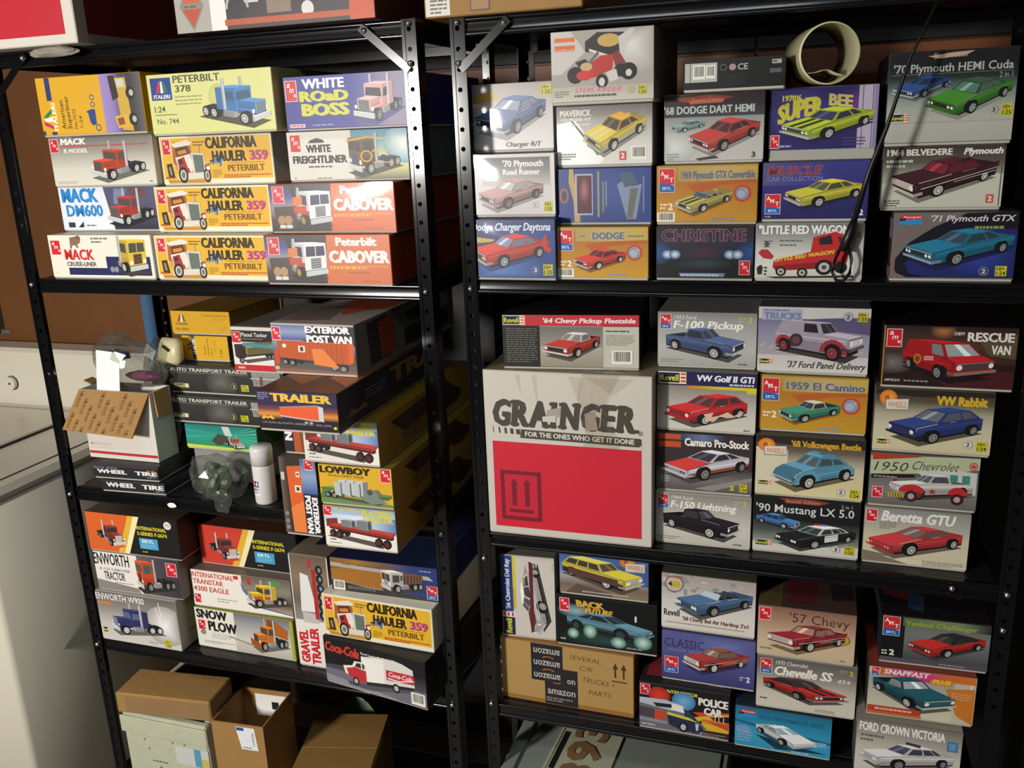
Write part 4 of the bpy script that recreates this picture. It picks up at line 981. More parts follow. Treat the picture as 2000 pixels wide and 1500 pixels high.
def a(A):
    A.fill('#231a30'); A.g(0, 0, 100, 38, '#2c2148', '#2a1f40'); A.g(0, 36, 100, 72, '#2c2148', '#7a4030', '#d88a3a', '#3a2420'); A.r(0, 72, 100, 100, '#1c1418')
    A.t('TRAILER', 17, 6, 76, 20, '#e0b43a', b=.07); A.lines(2, 5, 13, 4, '#8a80a4', 5, 2.4)
    A.p('#e0582a', [28,42,76,34,76,72,28,62], 'vehicle_picture'); A.p('#c9c4cc', [76,34,82,36,82,74,76,72], 'vehicle_picture'); A.p('#8f8a92', [28,40,74,31,82,36,76,34,28,42], 'vehicle_picture'); A.p('#c0b8bc', [28,62,76,71,76,74,28,65], 'vehicle_picture')
    A.p('#2a2424', [30,66,74,75,74,80,30,70], 'vehicle_picture')
    for x in (60, 66): A.e(x, 78, 2.2, 4, '#9a969a', 'vehicle_picture')
    A.p('#e0b43a', [4,74,7,64,12,69,17,64,21,74,17,74,15,70,12,74,9,70,8,74])
    A.t('1/25 SCALE ALL-PLASTIC ASSEMBLY KIT - SKILL LEVEL', 5, 80, 86, 5, '#a89ab0', b=.0, sk=-.03); A.e(95, 88, 2.2, 3.6, '#e0c84a')
def ta(A):
    A.fill('#5a3a24'); A.p('#9a5a28', [4,40,50,10,80,30,40,90,4,80]); A.p('#b86a34', [54,6,94,20,96,90,60,80]); A.p('#3a2a2c', [0,0,30,0,10,40,0,50]); A.p('#d09a5a', [60,40,92,46,90,60,62,56])
def ra(A):
    A.fill('#232030'); A.t('TRAILER', 44, 14, 90, 44, '#8a6c2c', b=.06); A.lines(22, 30, 18, 3, '#6a6478', 10, 4); A.p('#6a5a34', [6,76,10,58,15,68,20,58,24,76]); A.lines(26, 84, 50, 1, '#4a465a', th=4)
kit('F3', 'dark purple box with an orange trailer and yellow title, jutting out furthest', G2, a, '#231f2e', .46, name='trailer_kit_box', top='#4a3428', topart=ta, rightart=ra)
def flat(A):
    A.fill('#e8e2da'); A.g(0, 0, 100, 58, '#7f9ac4', '#c4d4e4', '#6a86bc'); A.hg(0, 20, 100, 58, '#b8cce0', '#dce4ec', '#5a7cbc')
    A.p('#e8e2da', [0,44,100,62,100,100,0,100]); A.amt(1, 2, 11, 22)
    A.t('FLATBED', 16, 4, 36, 7, '#d2c83a', b=.05); A.t('FLATBED', 54, 4, 43, 12, '#d2c83a', b=.07); A.t('TRAILER', 54, 19, 43, 13, '#d2c83a', b=.07)
    A.lines(7, 82, 12, 1, '#55504c', th=3); A.lines(6, 91, 22, 1, '#77726c', th=2)
    A.car(draw_trailer('flat', '#a83a30', phi=62), 3, 28, 98, 96, True)
def sda(A):
    A.fill('#8f7420'); A.p('#4a2a1c', [12,20,70,8,86,60,30,82]); A.p('#7a5a24', [20,62,60,50,60,92,24,94]); A.e(76, 64, 12, 22, '#3a3428')
def a(A):
    A.fill('#d9a92a'); A.p('#6a8a4a', [0,78,100,92,100,100,0,100]); A.p('#5a7a44', [4,58,14,62,20,84,0,88]); A.amt(85, 2, 13, 32)
    A.t('LOWBOY', 2, 4, 70, 17, '#2c2416', b=.08); A.t('TRI-AXLE LOWBOY TRAILER', 12, 24, 50, 6, '#6a4a1c', b=.02)
    A.car(draw_trailer('low', '#5f8048', phi=66), 2, 36, 98, 96, True)
    for j in range(3): A.p('#b8bcbc', [20+j*13, 42, 31+j*13, 44, 31+j*13, 80, 21+j*13, 76], 'vehicle_picture'); A.p('#6a6e70', [29+j*13, 44, 31+j*13, 44, 31+j*13, 80, 29+j*13, 79], 'vehicle_picture')
    A.p('#7a847c', [58,84,62,60,70,54,78,62,80,74,92,88,70,94], 'vehicle_picture'); A.e(69, 64, 4, 7, '#4a524c', 'vehicle_picture')
kit('F6', 'blue and white box with a red flatbed trailer, standing on the shelf', G2, flat, '#8f7420', .44, name='trailer_kit_box', rightart=sda)
kit('F5', 'yellow box with silver pipes on a green low trailer, between two flatbed boxes', G2, a, '#84702a', .44, name='trailer_kit_box', rightart=sda)
kit('F4', 'blue and white box with a red flatbed trailer, tucked under the dark purple box', G2, flat, '#8a6a1e', .44, name='trailer_kit_box', rightart=sda)
def a(A):
    A.fill('#3a2f2a'); A.hg(0, 0, 22, 100, '#6a5a50', '#2c2624'); A.p('#d8602a', [20,12,58,10,60,98,24,98]); A.p('#e27e3e', [22,66,58,56,58,98,24,98])
    A.g(58, 0, 100, 46, '#4a64a0', '#8aa0c4', '#3c5696'); A.r(60, 46, 100, 99, '#26242a')
    A.r(44, 18, 54, 25, '#f0e4d8'); A.r(46, 20, 52, 23, '#7a3a24'); A.r(38, 36, 54, 45, '#f0e4d8'); A.r(42, 38, 50, 43, '#5a2a1c')
    A.t('POST VAN', 63, 48, 15, 50, '#ece8ec', b=.08, rot=-90); A.t('EXTERIOR', 82, 50, 14, 48, '#ece8ec', b=.08, rot=-90)
    A.amt(70, 2, 22, 12); A.r(3, 20, 12, 30, '#c9c0b8')
    for y in (74, 84, 92): A.e(9, y, 5, 3, '#8a7f78')
kit('G1', 'orange container trailer box standing on end beside the flatbed boxes', G2, a, '#4a3c34', .4, name='trailer_kit_box')
def a(A):
    A.fill('#4a3630'); A.r(34, 2, 76, 99, '#b8582c'); A.p('#8a4426', [50,2,76,2,76,99,60,99]); A.g(78, 0, 100, 100, '#4a64a0', '#8aa0c4'); A.r(0, 0, 33, 100, '#26242a'); A.t('VAN', 5, 10, 24, 62, '#ece8ec', b=.08, rot=-90)
kit('G2', 'dark box end with sideways white lettering, above the upended trailer box', G2, a, '#3c302a', .36, name='trailer_kit_box')
def a(A):
    A.fill('#e4dc9e'); A.t('WORK', 20, 4, 76, 22, '#c8402c', b=.03); A.t('DU', 40, 32, 56, 26, '#c8402c', b=.03); A.r(0, 96, 100, 100, '#c8d84a')
kit('G3', 'cream box end with red lettering, right of the green box', G2, a, '#d8d090', .2, name='parts_box')

# ------------------------------------------------------------------ left rack, lower shelf
def a(A):
    A.g(0, 0, 100, 100, '#6a625c', '#8f8884', '#c4beba', '#cfc9c4'); A.glow(84, 54, 26, 40, '#f2eef0', '#a49c98')
    for x0, y0, x1, y1 in ((78, 8, 80, 34), (80, 34, 76, 44), (76, 44, 82, 62), (74, 20, 77, 40)): A.p('#f6f2ee', [x0, y0, x0+.8, y0, x1+.8, y1, x1, y1])
    A.t('KENWORTH W900', -5, 4, 66, 13, '#ece8ea', b=.01); A.lines(2, 22, 20, 1, '#d8822c', th=4)
    A.car(draw_truck('sleeper', '#33386a', c2='#2c3060', glass='#5a6480', grille='#9a9aa4', hub='#dcdad6', shadow='#66605c', phi=62), 15, 18, 84, 88)
    A.rev(3, 74, 8, 12, '#c8c4c0'); A.yb(80, 82, 7.5, 16, '1:25'); A.lines(60, 90, 16, 2, '#9a9490', 3)
def ra(A):
    A.fill('#a29c94'); A.r(10, 70, 90, 74, '#7a746c'); A.p('#5c564f', [40,10,90,4,90,50,50,58])
kit('H1', 'grey box with a dark blue truck under lightning, lowest in the left stack', G3, a, '#a8a29a', .3, lidgap=.003, rightart=ra)
def a(A):
    A.fill('#e6e0da'); A.hg(52, 0, 100, 100, '#6a6264', '#4c444a', '#3a343c'); A.p('#e6e0da', [46,0,50,0,51,16,48,40,50,80,56,100,46,100])
    A.p('#8a827c', [0,74,50,88,52,100,0,100])
    A.t('KENWORTH', -5.6, 4, 48, 30, '#231f1f', b=.03); A.t('K-123 CABOVER', 6, 42, 36, 7, '#4a4644', b=.01); A.t('TRACTOR', 10, 52, 25, 21, '#231f1f', b=.03); A.lines(22, 78, 26, 1, '#7a7672', th=2)
    A.car(draw_truck('cabover', '#d2502c', c2='#c8482a', glass='#4a5450', grille='#5a3a34', hub='#8a8a8a', shadow='#332c30', phi=60), 48, 5, 97, 99)
    A.amt(86, 10, 11, 33)
kit('H2', 'white box with an orange cab-over truck, middle of the left stack', G3, a, '#6a625c', .3, lidgap=.003)
def inter(orange):
    def a(A):
        A.fill('#1c1a18'); A.p(orange, [0,0,58,0,40,100,0,100]); A.p('#e0b03a', [48,0,54,0,40,100,32,100]); A.p('#f0e4b0', [54,0,60,0,44,100,39,100])
        A.car(draw_truck('conv', '#7a3430', c2='#6a2e2c', glass='#3a2a2a', grille='#d8d4c8', hub='#8a8680', shadow=orange, phi=30, el=16), 8, 16, 42, 92, True)
        A.t('INTERNATIONAL', 56, 24, 32, 9, '#d2c234', b=.05); A.t('S-SERIES F-2674', 56, 38, 32, 9, '#d2c234', b=.05)
        A.r(57, 54, 77, 82, '#4a9cc4'); A.t('ERTL', 60, 58, 13, 8, '#d8ecf4', b=.04); A.lines(59, 70, 15, 3, '#8ac4dc', 3.5, 1.4); A.lines(59, 88, 8, 1, '#b8a834', th=3)
        if orange == '#d8622a': A.e(90, 15, 4, 10, '#e6dfd2'); A.t('90', 87.5, 10, 5, 9, '#a89a88')
    return a
kit('H3', 'black and orange box with a round price sticker, topmost of the left stack', G3, inter('#d8622a'), '#232120', .3, lidgap=.003, top='#40322a')
def a(A):
    A.fill('#e4e0d4'); A.g(40, 0, 100, 100, '#70707a', '#a8a6a8', '#cfcac0', '#b8b2a8'); A.r(38, 0, 41, 70, '#e4e0d4'); A.r(96.5, 2, 100, 98, '#a8a83a')
    A.p('#9a968f', [34,62,70,82,70,88,34,66]); A.t('SNOW', 2, 4, 32, 22, '#231f1e', b=.07); A.t('PLOW', 13, 32, 30, 24, '#231f1e', b=.07); A.amt(3, 32, 7, 24); A.e(7, 63, 3, 7, '#8a8680')
    A.lines(16, 62, 20, 4, '#9ab0bc', 4, 1.6); A.lines(7, 84, 32, 2, '#8a867c', 4, 1.5)
    A.car(draw_truck('dump', '#d07a2c', c2='#c86a26', glass='#4a463c', grille='#5a4a3c', hub='#a8a49c', shadow='#6a655c', phi=52), 56, 3, 96, 94)
kit('H4', 'white box with an orange dump truck and plow, beside the grey lightning box', G3, a, '#8f8d3a', .3, lidgap=.003)
def a(A):
    A.fill('#ece6dc'); A.g(52, 0, 100, 100, '#6a5c50', '#8a8478', '#4a4038', '#c4a890')
    A.p('#ece6dc', [44,0,50,0,50,14,54,40,62,66,72,82,100,96,100,100,44,100]); A.p('#5a6a9a', [50,14,54,40,62,66,72,82,100,93,100,96,70,86,60,70,52,42])
    A.r(44, 4, 49, 14, '#c83a2c'); A.r(58, 3, 61, 24, '#b8322c')
    A.t('INTERNATIONAL', 1, 6, 43, 14, '#c83a30', b=.03); A.t('TRANSTAR', 2, 25, 31, 14, '#c83a30', b=.03); A.t('4300 EAGLE', 2, 45, 36, 14, '#c83a30', b=.03)
    A.amt(2, 68, 6, 24); A.lines(25, 74, 20, 2, '#8a857c', 7, 2.2)
    A.p('#5f8a4a', [76,6,90,4,90,22,78,24], 'vehicle_picture')
    A.car(draw_truck('sleeper', '#d8b82e', c2='#c8482c', glass='#4a4438', grille='#a8a498', hub='#b8b2a4', shadow='#4c4238', phi=56), 55, 6, 98, 88)
kit('H5', 'white box with red lettering and a yellow truck, on the orange plow box', G3, a, '#8a8278', .3, lidgap=.003, top='#6f6055')
kit('H6', 'black and red-orange box with a maroon truck, topmost of the second stack', G3, inter('#cc4030'), '#232120', .3, lidgap=.003, top='#4a2c22')
def a(A):
    A.fill('#e6e0d8'); A.g(3, 0, 97, 58, '#6a5a4a', '#8a7660', '#6a6258', '#8f8a84')
    A.p('#e4e2e0', [26,16,46,18,62,50,20,50], 'vehicle_picture'); A.p('#bdbab8', [22,50,64,52,64,60,24,60], 'vehicle_picture')
    A.r(56, 12, 66, 56, '#b02a2c', 'vehicle_picture')
    for i in range(6): A.e(76, 12+i*8, 9, 4.2, '#1c1e24', 'vehicle_picture'); A.e(77, 12+i*8, 4, 2, '#7a8aa0', 'vehicle_picture')
    A.r(48, 4, 57, 11, '#b8323a')
    A.t('GRAVEL', 8, 67, 22, 30, '#c8222c', b=.07, rot=90); A.t('TRAILER', 36, 64, 22, 34, '#c8222c', b=.07, rot=90); A.t('THREE AXLE TRAILER', 70, 68, 6, 30, '#6a5a54', b=.01, rot=90); A.lines(82, 76, 8, 6, '#8a8078', 3, 1)
def ta(A): A.fill('#7a6a5c'); A.p('#23263a', [30,30,80,24,84,80,40,84])
kit('I1', 'white box with a gravel trailer standing on end, red sideways lettering', G3, a, '#8a7a6c', .3, lidgap=.003, name='trailer_kit_box', top='#7a6a5c', topart=ta)
def a(A):
    A.g(0, 0, 100, 100, '#1c1a1c', '#1f1d1f', '#4a4850', '#8d8a94'); A.p('#1c1a1c', [0,0,100,0,100,34,40,50,0,60]); A.p('#6f6c78', [0,68,100,66,100,100,0,100]); A.p('#8d8a94', [0,82,70,96,70,100,0,100])
    V = 'vehicle_picture'
    A.p('#55525c', [22,86,44,82,88,66,92,72,46,94,24,94], V)
    A.p('#2c2a2e', [40,76,88,61,88,68,42,84], V)
    A.p('#ece8e2', [38,24,60,18,60,70,42,77,38,72], V); A.p('#d8d4ce', [60,18,78,16,88,24,89,61,60,70], V); A.p('#bdb8b4', [38,24,60,18,78,16,70,13,56,15], V)
    A.p('#c0323a', [62,38,88.4,35,89,55,62,60], V); A.p('#f0e0dc', [63,54,74,55,89,46,89,48,74,57.5,63,57], V); A.t('Coca-Cola', 64, 40, 23, 10, '#f0e0dc', b=.03, sl=.2, sk=.15)
    A.p('#e4e0da', [28,50,31,38,41,36,42,56,42,60], V); A.p('#3a3030', [31,50,33,41,37,40,37.5,51], V); A.p('#4a3c3c', [38.2,40,40.6,40,41,50,38.6,51], V)
    A.p('#c03038', [20,58,28,50,42,54,42,80,34,82,24,72], V); A.p('#e8e4de', [19,54,28,49,30,52,22,58,24,72,21,70], V)
    for x, y, rx, ry in ((31, 82, 3.2, 9), (71, 73, 3.6, 10)): A.e(x, y, rx, ry, '#1c1a1c', V); A.e(x, y, rx*.6, ry*.6, '#b4b0aa', V)
    A.t('Coca-Cola', 1, 10, 35, 20, '#cc3a30', b=.06, sl=.18, sk=-.06); A.t('Ford Louisville Short Haul', 38, 14, 36, 5, '#e6e2dc', b=.02); A.t('Camion de Reparto', 38, 22, 28, 5, '#e6e2dc', b=.02)
    A.bar(85, 70, 13, 26)
kit('I4', 'black box with a red and white delivery truck, jutting over the shelf edge', G3, a, '#221f20', .34, lidgap=.003)
kit('I3', 'yellow truck box on the lower shelf, over the black delivery-truck box', G3, calif, '#ddd8c8', .34, lidgap=.003)
def a(A):
    A.hg(0, 0, 100, 100, '#8a6230', '#a87434', '#7a5c4a', '#36427e', '#2c3a78'); A.p('#a86f2c', [0,34,60,30,50,86,0,66]); A.p('#b4ada4', [0,14,60,22,92,26,96,38,60,32,0,26])
    A.p('#3a3434', [0,62,30,78,52,84,52,100,0,100]); A.p('#8f8a86', [0,62,30,77,50,82,50,85,30,80,0,66]); A.p('#3c3838', [50,84,100,90,100,100,50,100])
    A.t('FORD C-900 Grain Truck', 12, 14, 36, 5, '#4a4038', b=.02, sk=-.04); A.lines(84, 10, 12, 1, '#9aa4d0', th=3); A.lines(16, 82, 32, 2, '#8a857f', 5, 2.4)
    A.bar(2, 68, 11, 29); A.amte(90, 54, 9, 38)
    A.car(draw_truck('stake', '#d8d4ce', c2='#cfcbc6', glass='#4a4642', grille='#b8b4b0', hub='#b4b0ac', shadow='#44403e', load='#6a4438', phi=52), 47, 18, 89, 94)
kit('I2', 'brown and blue box with a white stake truck, top right of the lower shelf', G3, a, '#2a3160', .3, lidgap=.003, top='#23294a')
# ------------------------------------------------------------------ right rack, upper shelf
def a(A):
    A.fill('#2c4a8c'); A.p('#24386e', [0,0,100,0,100,20,0,24]); A.glow(30, 90, 60, 40, '#5a84c4', '#2c4a8c'); A.p('#1f3264', [0,16,30,30,10,60,0,60]); A.p('#c8a83a', [0,30,24,34,20,38,0,40])
    A.t('Dodge Charger Daytona', -6, 6, 100, 13, '#d8dcec', b=.04, sl=.2)
    A.car(draw_car('muscle', '#c23a2c', glass='#8a94b0', hub='#b0b4bc', shadow='#2a4684', phi=60), -8, 24, 92, 90)
    A.p('#c23a2c', [84,36,87,26,90,26,89,44,95,50,94,56,86,54], 'vehicle_picture')
    A.skill(74, 86, 5, '3', '#e8eaf0', '#44629c'); A.yb(84, 76, 12, 19)
kit('K1', 'blue box with a red winged coupe, lowest beside the right rack post', G4, a, '#27335e', .25, wrap=True)
def a(A):
    A.fill('#d8d4d2'); A.r(2, 2, 96, 98, '#cfcaca'); A.g(10, 6, 94, 52, '#5c5a5a', '#8a8786', '#c0bcba'); A.t("'70 Plymouth", 36, 11, 50, 10, '#ece8e6', b=.04); A.t('Road Runner', 36, 25, 46, 9, '#ece8e6', b=.04)
    A.car(draw_car('muscle', '#b08a88', glass='#c4c0c0', hub='#8a6a64', shadow='#8f8a88', phi=54, low='#a07a78'), 2, 40, 86, 97)
    A.skill(75, 84, 4, '2', '#77706c', '#d0ccc8'); A.yb(86, 78, 10, 17)
kit('K2', 'silver-white box with a faded pink car, shrink-wrapped, middle of three beside the post', G4, a, '#6a6666', .25, wrap=True)
def a(A):
    A.g(0, 0, 100, 100, '#a49a98', '#c4bcb8', '#d0ccca', '#dcd8d4'); A.p('#c4a44a', [0,16,30,12,34,24,0,30])
    A.car(draw_car('muscle', '#5a6a94', glass='#9aa0b0', hub='#a0a4b0', shadow='#9a9698', phi=40), 0, 18, 92, 86)
    A.t('Charger R/T', 40, 88, 44, 7, '#3c3a4c', b=.03, sl=.2); A.yb(86, 4, 12, 16)
kit('K3', 'pale box with a blue-grey car, topmost of three beside the post', G4, a, '#8a8482', .25, wrap=True)
def amtgold(title, col, kind, barc=True, **kw):
    def a(A):
        A.g(0, 0, 100, 100, '#b89038', '#b4782c', '#c08a2e', '#c8982e'); A.hg(22, 3, 99, 28, '#b49a5a', '#c0aa70', '#c4a64a'); A.p('#b8602a', [30,34,60,28,99,26,99,32,64,36,40,50])
        A.amte(3, 6, 15, 40); A.t(title, 25 if len(title) > 6 else 40, 11, 72 if len(title) > 6 else 34, 13, '#5a6488', b=.04, ol='#b8b8b4', ow=.02)
        if len(title) < 7: A.lines(26, 17, 11, 1, '#6f7690', th=3); A.lines(78, 17, 18, 1, '#6f7690', th=3)
        A.seal(85, 50, 9); A.t('2', 12, 66, 5, 12, '#f0e8d8', b=.05); A.lines(4, 67, 7, 2, '#f0e8d8', 6, 3)
        if barc: A.bar(1, 82, 18, 17)
        A.lines(56, 92, 38, 1, '#8f94a4', th=4)
        A.car(draw_car(kind, col, shadow='#8a5a1e', **kw), 18, 42, 76, 90)
    return a
kit('L1', 'golden box with a red car, right of the blue winged-car box', G4, amtgold('DODGE', '#c43a34', 'muscle', glass='#5a2c34', phi=52), '#8a6a28', .25)
def a(A):
    A.fill('#2f4488'); A.glow(70, 40, 40, 60, '#42589c', '#2f4488'); A.p('#c0a068', [13,0,17,0,19,30,24,60,24,100,18,100,17,60,12,24])
    A.r(19, 10, 38, 86, '#b8b4ba'); A.r(21, 13, 37, 83, '#5a2a38'); A.glow(29, 40, 6, 26, '#b87078', '#5a2a38'); A.e(7, 50, 5, 14, '#a8664c'); A.e(7, 50, 3, 10, '#3a3a6a')
    A.r(43, 6, 45, 90, '#a8a04a'); A.lines(48, 26, 2.5, 14, '#a8a464', 4, 2); A.r(52, 24, 53, 70, '#9aa0b8')
    A.p('#8a94ac', [64,30,70,24,80,34,90,30,84,94,74,94], 'vehicle_picture'); A.p('#6a7064', [78,38,86,38,80,92,74,92], 'vehicle_picture'); A.p('#4f6474', [66,10,80,8,86,30,72,36], 'vehicle_picture'); A.r(91, 16, 92.2, 80, '#8a96b8')
kit('L2b', 'dark blue box printed sideways with a red window, under the yellow-car box', G4, a, '#2a3868', .25, wrap=True)
def a(A):
    A.g(0, 0, 100, 100, '#77736e', '#b8b4ae', '#d4d2cc', '#dcdad4'); A.p('#f2f2f0', [0,30,20,24,50,90,44,100,0,100]); A.p('#6a675c', [15,24,17,24,46,82,43,84])
    A.t('MAVERICK', 4, 7, 33, 10, '#f0ede8', b=.05); A.t('1/25 MODEL KIT', 5, 20, 32, 5, '#efece6', b=.03); A.t('MUSCLE SERIES', 16, 29, 20, 4, '#e6e2dc', b=.02)
    A.ring(90, 12, 3, 7, .15, '#c8c8cc', n=3)
    A.car(draw_car('muscle', '#d0b83c', roof='#d0a02c', low='#d8d4b4', glass='#4a4438', hub='#d8d4cc', shadow='#8a877c', stripe='#e0d6a0', phi=52, el=22), 28, 12, 94, 88)
    A.r(66, 78, 73, 93, '#c2483a'); A.t('2', 67.5, 81, 4, 9, '#f4e8e4', b=.05); A.bar(78, 70, 16, 22); A.lines(4, 80, 16, 3, '#6f6c66', 4, 2)
kit('L3b', 'white box with a yellow car and grey corner, under the winged-racer box', G4, a, '#8d8a84', .25, wrap=True)
def a(A):
    A.fill('#a89f98'); A.glow(80, 24, 40, 40, '#dcdad8', '#a89f98'); A.g(0, 78, 100, 100, '#b4aca4', '#c8c2b4'); A.p('#c8c0bc', [0,0,20,0,34,30,10,60,0,60])
    for y in (10, 20): A.r(4, y, 24, y+5, '#d0622a')
    A.t('SPRINT', 4, 9, 20, 6, '#e0703a', b=.06); A.t('RACERS', 4, 22, 20, 6, '#e0703a', b=.06)
    A.p('#2c282c', [34,16,46,4,72,6,68,40,34,30], 'vehicle_picture'); A.e(57, 16, 11, 9, '#c4a45a', 'vehicle_picture'); A.p('#c9c4c2', [66,12,78,2,82,2,68,42], 'vehicle_picture'); A.p('#d8d6d4', [38,26,60,38,60,41,38,30], 'vehicle_picture')
    A.p('#6a6462', [46,30,36,46,38,48,48,33], 'vehicle_picture'); A.p('#8a2c38', [60,36,66,30,78,60,66,66], 'vehicle_picture')
    for x, y, r in ((24, 62, 8), (76, 60, 8), (68, 58, 6)): A.e(x, y, r, r*1.5, '#1c1a1c', 'vehicle_picture')
    A.p('#b43428', [30,54,50,36,62,36,60,56,44,66,28,70], 'vehicle_picture'); A.p('#2a2426', [24,44,34,40,42,52,32,60], 'vehicle_picture'); A.e(35, 51, 6, 6, '#c8a878', 'vehicle_picture'); A.e(33, 63, 8, 7, '#c8342c', 'vehicle_picture')
    A.p('#cfc8c4', [54,60,64,56,66,70,58,74], 'vehicle_picture'); A.e(50, 72, 6, 10, '#1a181a', 'vehicle_picture'); A.e(50, 73, 3, 6, '#cfcac4', 'vehicle_picture'); A.e(76, 62, 3, 5, '#cfcac4', 'vehicle_picture')
    A.t('STEVE KINSER', 23, 80, 46, 7, '#c8646a', b=.02, sl=.2, ol='#e8dede', ow=.02); A.lines(23, 90, 46, 1, '#55504c', th=3)
    A.lines(3, 84, 14, 3, '#77726c', 3.4, 1.6); A.skill(78, 86, 3, '3', '#a8a82c', '#b8b48c'); A.yb(85, 80, 8, 13)
kit('L4b', 'grey box with a winged red sprint racer, top of its stack under the upper rail', G4, a, '#8a8480', .25)
def a(A):
    A.g(0, 0, 100, 100, '#241c28', '#2a2c44', '#1e2434', '#12141c', '#14161e')
    A.glow(2, 50, 16, 24, '#2c5c9c', '#232c44'); A.glow(98, 50, 16, 24, '#2c5c9c', '#232c44'); A.glow(50, 50, 24, 16, '#4a2c38', '#222638')
    for x in (12, 20, 76, 84): A.glow(x, 54, 6, 9, '#e6f2f8', '#36588c')
    A.glow(50, 72, 30, 12, '#35444c', '#161a24'); A.p('#7a94b0', [24,90,72,90,70,97,26,97]); A.lines(26, 92, 44, 1, '#cfdcea', th=3)
    A.t('CHRISTINE', 6, 6, 86, 22, '#3a2838', b=.03, ol='#c88a98', ow=.02)
    A.amt(86, 66, 10, 26)
kit('M1', 'dark box with four glowing headlamps and red title, standing on the upper shelf', G4, a, '#1c1a22', .25, wrap=True)
kit('M2', 'golden box with a pale yellow convertible, above the dark headlamp box', G4, amtgold('1969 Plymouth GTX Convertible', '#b0a858', 'conv', stripe='#3c3a28', seat='#8a8660', phi=50, el=18), '#8a6a28', .25, wrap=True)
def a(A):
    A.g(0, 0, 100, 34, '#2a2022', '#302e30', '#3c3c3e'); A.g(0, 34, 100, 100, '#8f918f', '#b8b6b0', '#c4c0bc'); A.glow(10, 80, 24, 24, '#d8dcd8', '#b4b4ae')
    A.p('#8a3a34', [10,6,46,2,70,6,60,10,20,12]); A.p('#b85a34', [24,9,60,8,58,14,26,15]); A.t('Special Edition', 27, 6, 32, 7, '#c87a64', b=.02, sl=.3)
    A.t("'68 DODGE DART HEMI", 0, 18, 90, 11, '#bcc0c0', b=.04)
    A.car(draw_car('muscle', '#7f9a98', glass='#5a6a6a', shadow='#8f918f', phi=60), 6, 38, 42, 58)
    A.car(draw_car('muscle', '#b03c34', glass='#4a3034', hub='#a09a98', shadow='#8a8682', phi=50, el=18), 24, 36, 96, 94)
    A.p('#44403e', [32,96,52,92,56,96,36,99]); A.lines(3, 88, 12, 3, '#8a8a86', 4, 1.6); A.t('3', 88, 88, 4, 8, '#4a4a4c', b=.05)
kit('M3', 'grey box with a red coupe and a faint green one, under the black barcode box', G4, a, '#7a7672', .25)
def a(A):
    A.fill('#141416'); A.r(2, 12, 34, 76, '#b4b4ac'); A.r(7, 12, 7.6, 76, '#3c3c38'); A.bar(10, 18, 12, 48); A.bar(23, 20, 9, 44)
    A.ring(40, 30, 3.4, 11, .2, '#5f7a5f'); A.e(49, 30, 3.4, 11, '#a8888c')
    A.t('CE', 54, 20, 10, 20, '#b4b2ae', b=.02); A.r(87, 12, 96, 26, '#a8a4a0'); A.lines(88, 16, 7, 1, '#44403e', th=5); A.r(85, 42, 96, 56, '#5f5556'); A.r(62, 58, 98, 96, '#0e0e10'); A.lines(36, 58, 24, 5, '#2c2e2c', 7, 2)
kit('M4', 'thin black box showing its barcode side, on the grey red-coupe box', G4, a, '#111113', .25)
def a(A):
    A.g(0, 0, 100, 100, '#6a6d6a', '#9c9d98', '#c9c8c2', '#d4d2cc', '#bfbdb6'); A.r(92, 0, 100, 100, '#b8b6b0')
    A.t('"LITTLE RED WAGON"', 3, 3, 87, 15, '#ece8e2', b=.05)
    A.lines(23, 29, 22, 2, '#5c5c58', 8, 2.4); A.p('#b03030', [3,52,6,46,12,46,18,58,16,64,8,62]); A.lines(8, 30, 8, 3, '#44546a', 5, 2); A.e(11, 36, 2, 6, '#55504e')
    A.p('#2a2a28', [4,76,6,74,8,78,7,92,3,92,2,80]); A.lines(9, 78, 3, 3, '#2a2a28', 6, 3)
    A.p('#2c2826', [10,96,92,92,92,96,20,99])
    A.p('#bb2a2c', [18,66,52,50,54,24,74,14,84,22,88,36,86,62,84,76,58,80,20,84,17,78], 'vehicle_picture'); A.p('#8a2024', [17,76,86,64,84,76,58,81,20,85], 'vehicle_picture')
    A.p('#2c2226', [59,26,70,20,72,36,60,38], 'vehicle_picture'); A.p('#3a2a2c', [76,22,81,25,83,34,78,35], 'vehicle_picture')
    for x, y, r in ((25, 86, 5), (65, 78, 8), (45, 88, 5), (80, 78, 6)):
        A.e(x, y, r, r*1.75, '#1c1a1a', 'vehicle_picture')
        if r != 6: A.e(x, y, r*.62, r*1.1, '#b8b4b0', 'vehicle_picture'); A.e(x, y, r*.3, r*.5, '#4c4a4a', 'vehicle_picture')
    A.t('LITTLE RED WAGON', 19, 54, 54, 7, '#d8c23a', b=.05, sk=2.2, sl=.2)
    A.t('2', 93, 15, 3.5, 9, '#c0503a', b=.05); A.lines(80, 95, 14, 1, '#77736c', th=2)
kit('N1', 'grey box with a red wheel-standing pickup, behind the leaning black rod', G4, a, '#b8b6b0', .25)
def a(A):
    A.g(0, 0, 100, 100, '#3c3a86', '#36347a', '#2e2c6a', '#262458'); A.hg(0, 0, 60, 40, '#54527f', '#44428a', '#3c3a86')
    A.t('MUSCLE', 5, 7, 50, 15, '#8a3640', b=.05, sl=.25, ol='#b0a0b0', ow=.012); A.t('CAR COLLECTION', 5, 25, 52, 8, '#7f7ca8', b=.01)
    A.car(draw_car('muscle', '#c0b83c', glass='#5a5a44', hub='#b8b4b0', shadow='#232150', hood='#b8b038', phi=58), 21, 30, 97, 86)
    A.amte(4, 56, 14, 34); A.t('2', 92, 84, 4, 10, '#e6e2ee', b=.05); A.lines(4, 94, 10, 1, '#8f8cb0', th=3); A.lines(86, 92, 4, 1, '#c4c0d8', th=2)
kit('N2', 'purple-blue box with a yellow coupe, under the box with wavy yellow lettering', G4, a, '#37365e', .25)
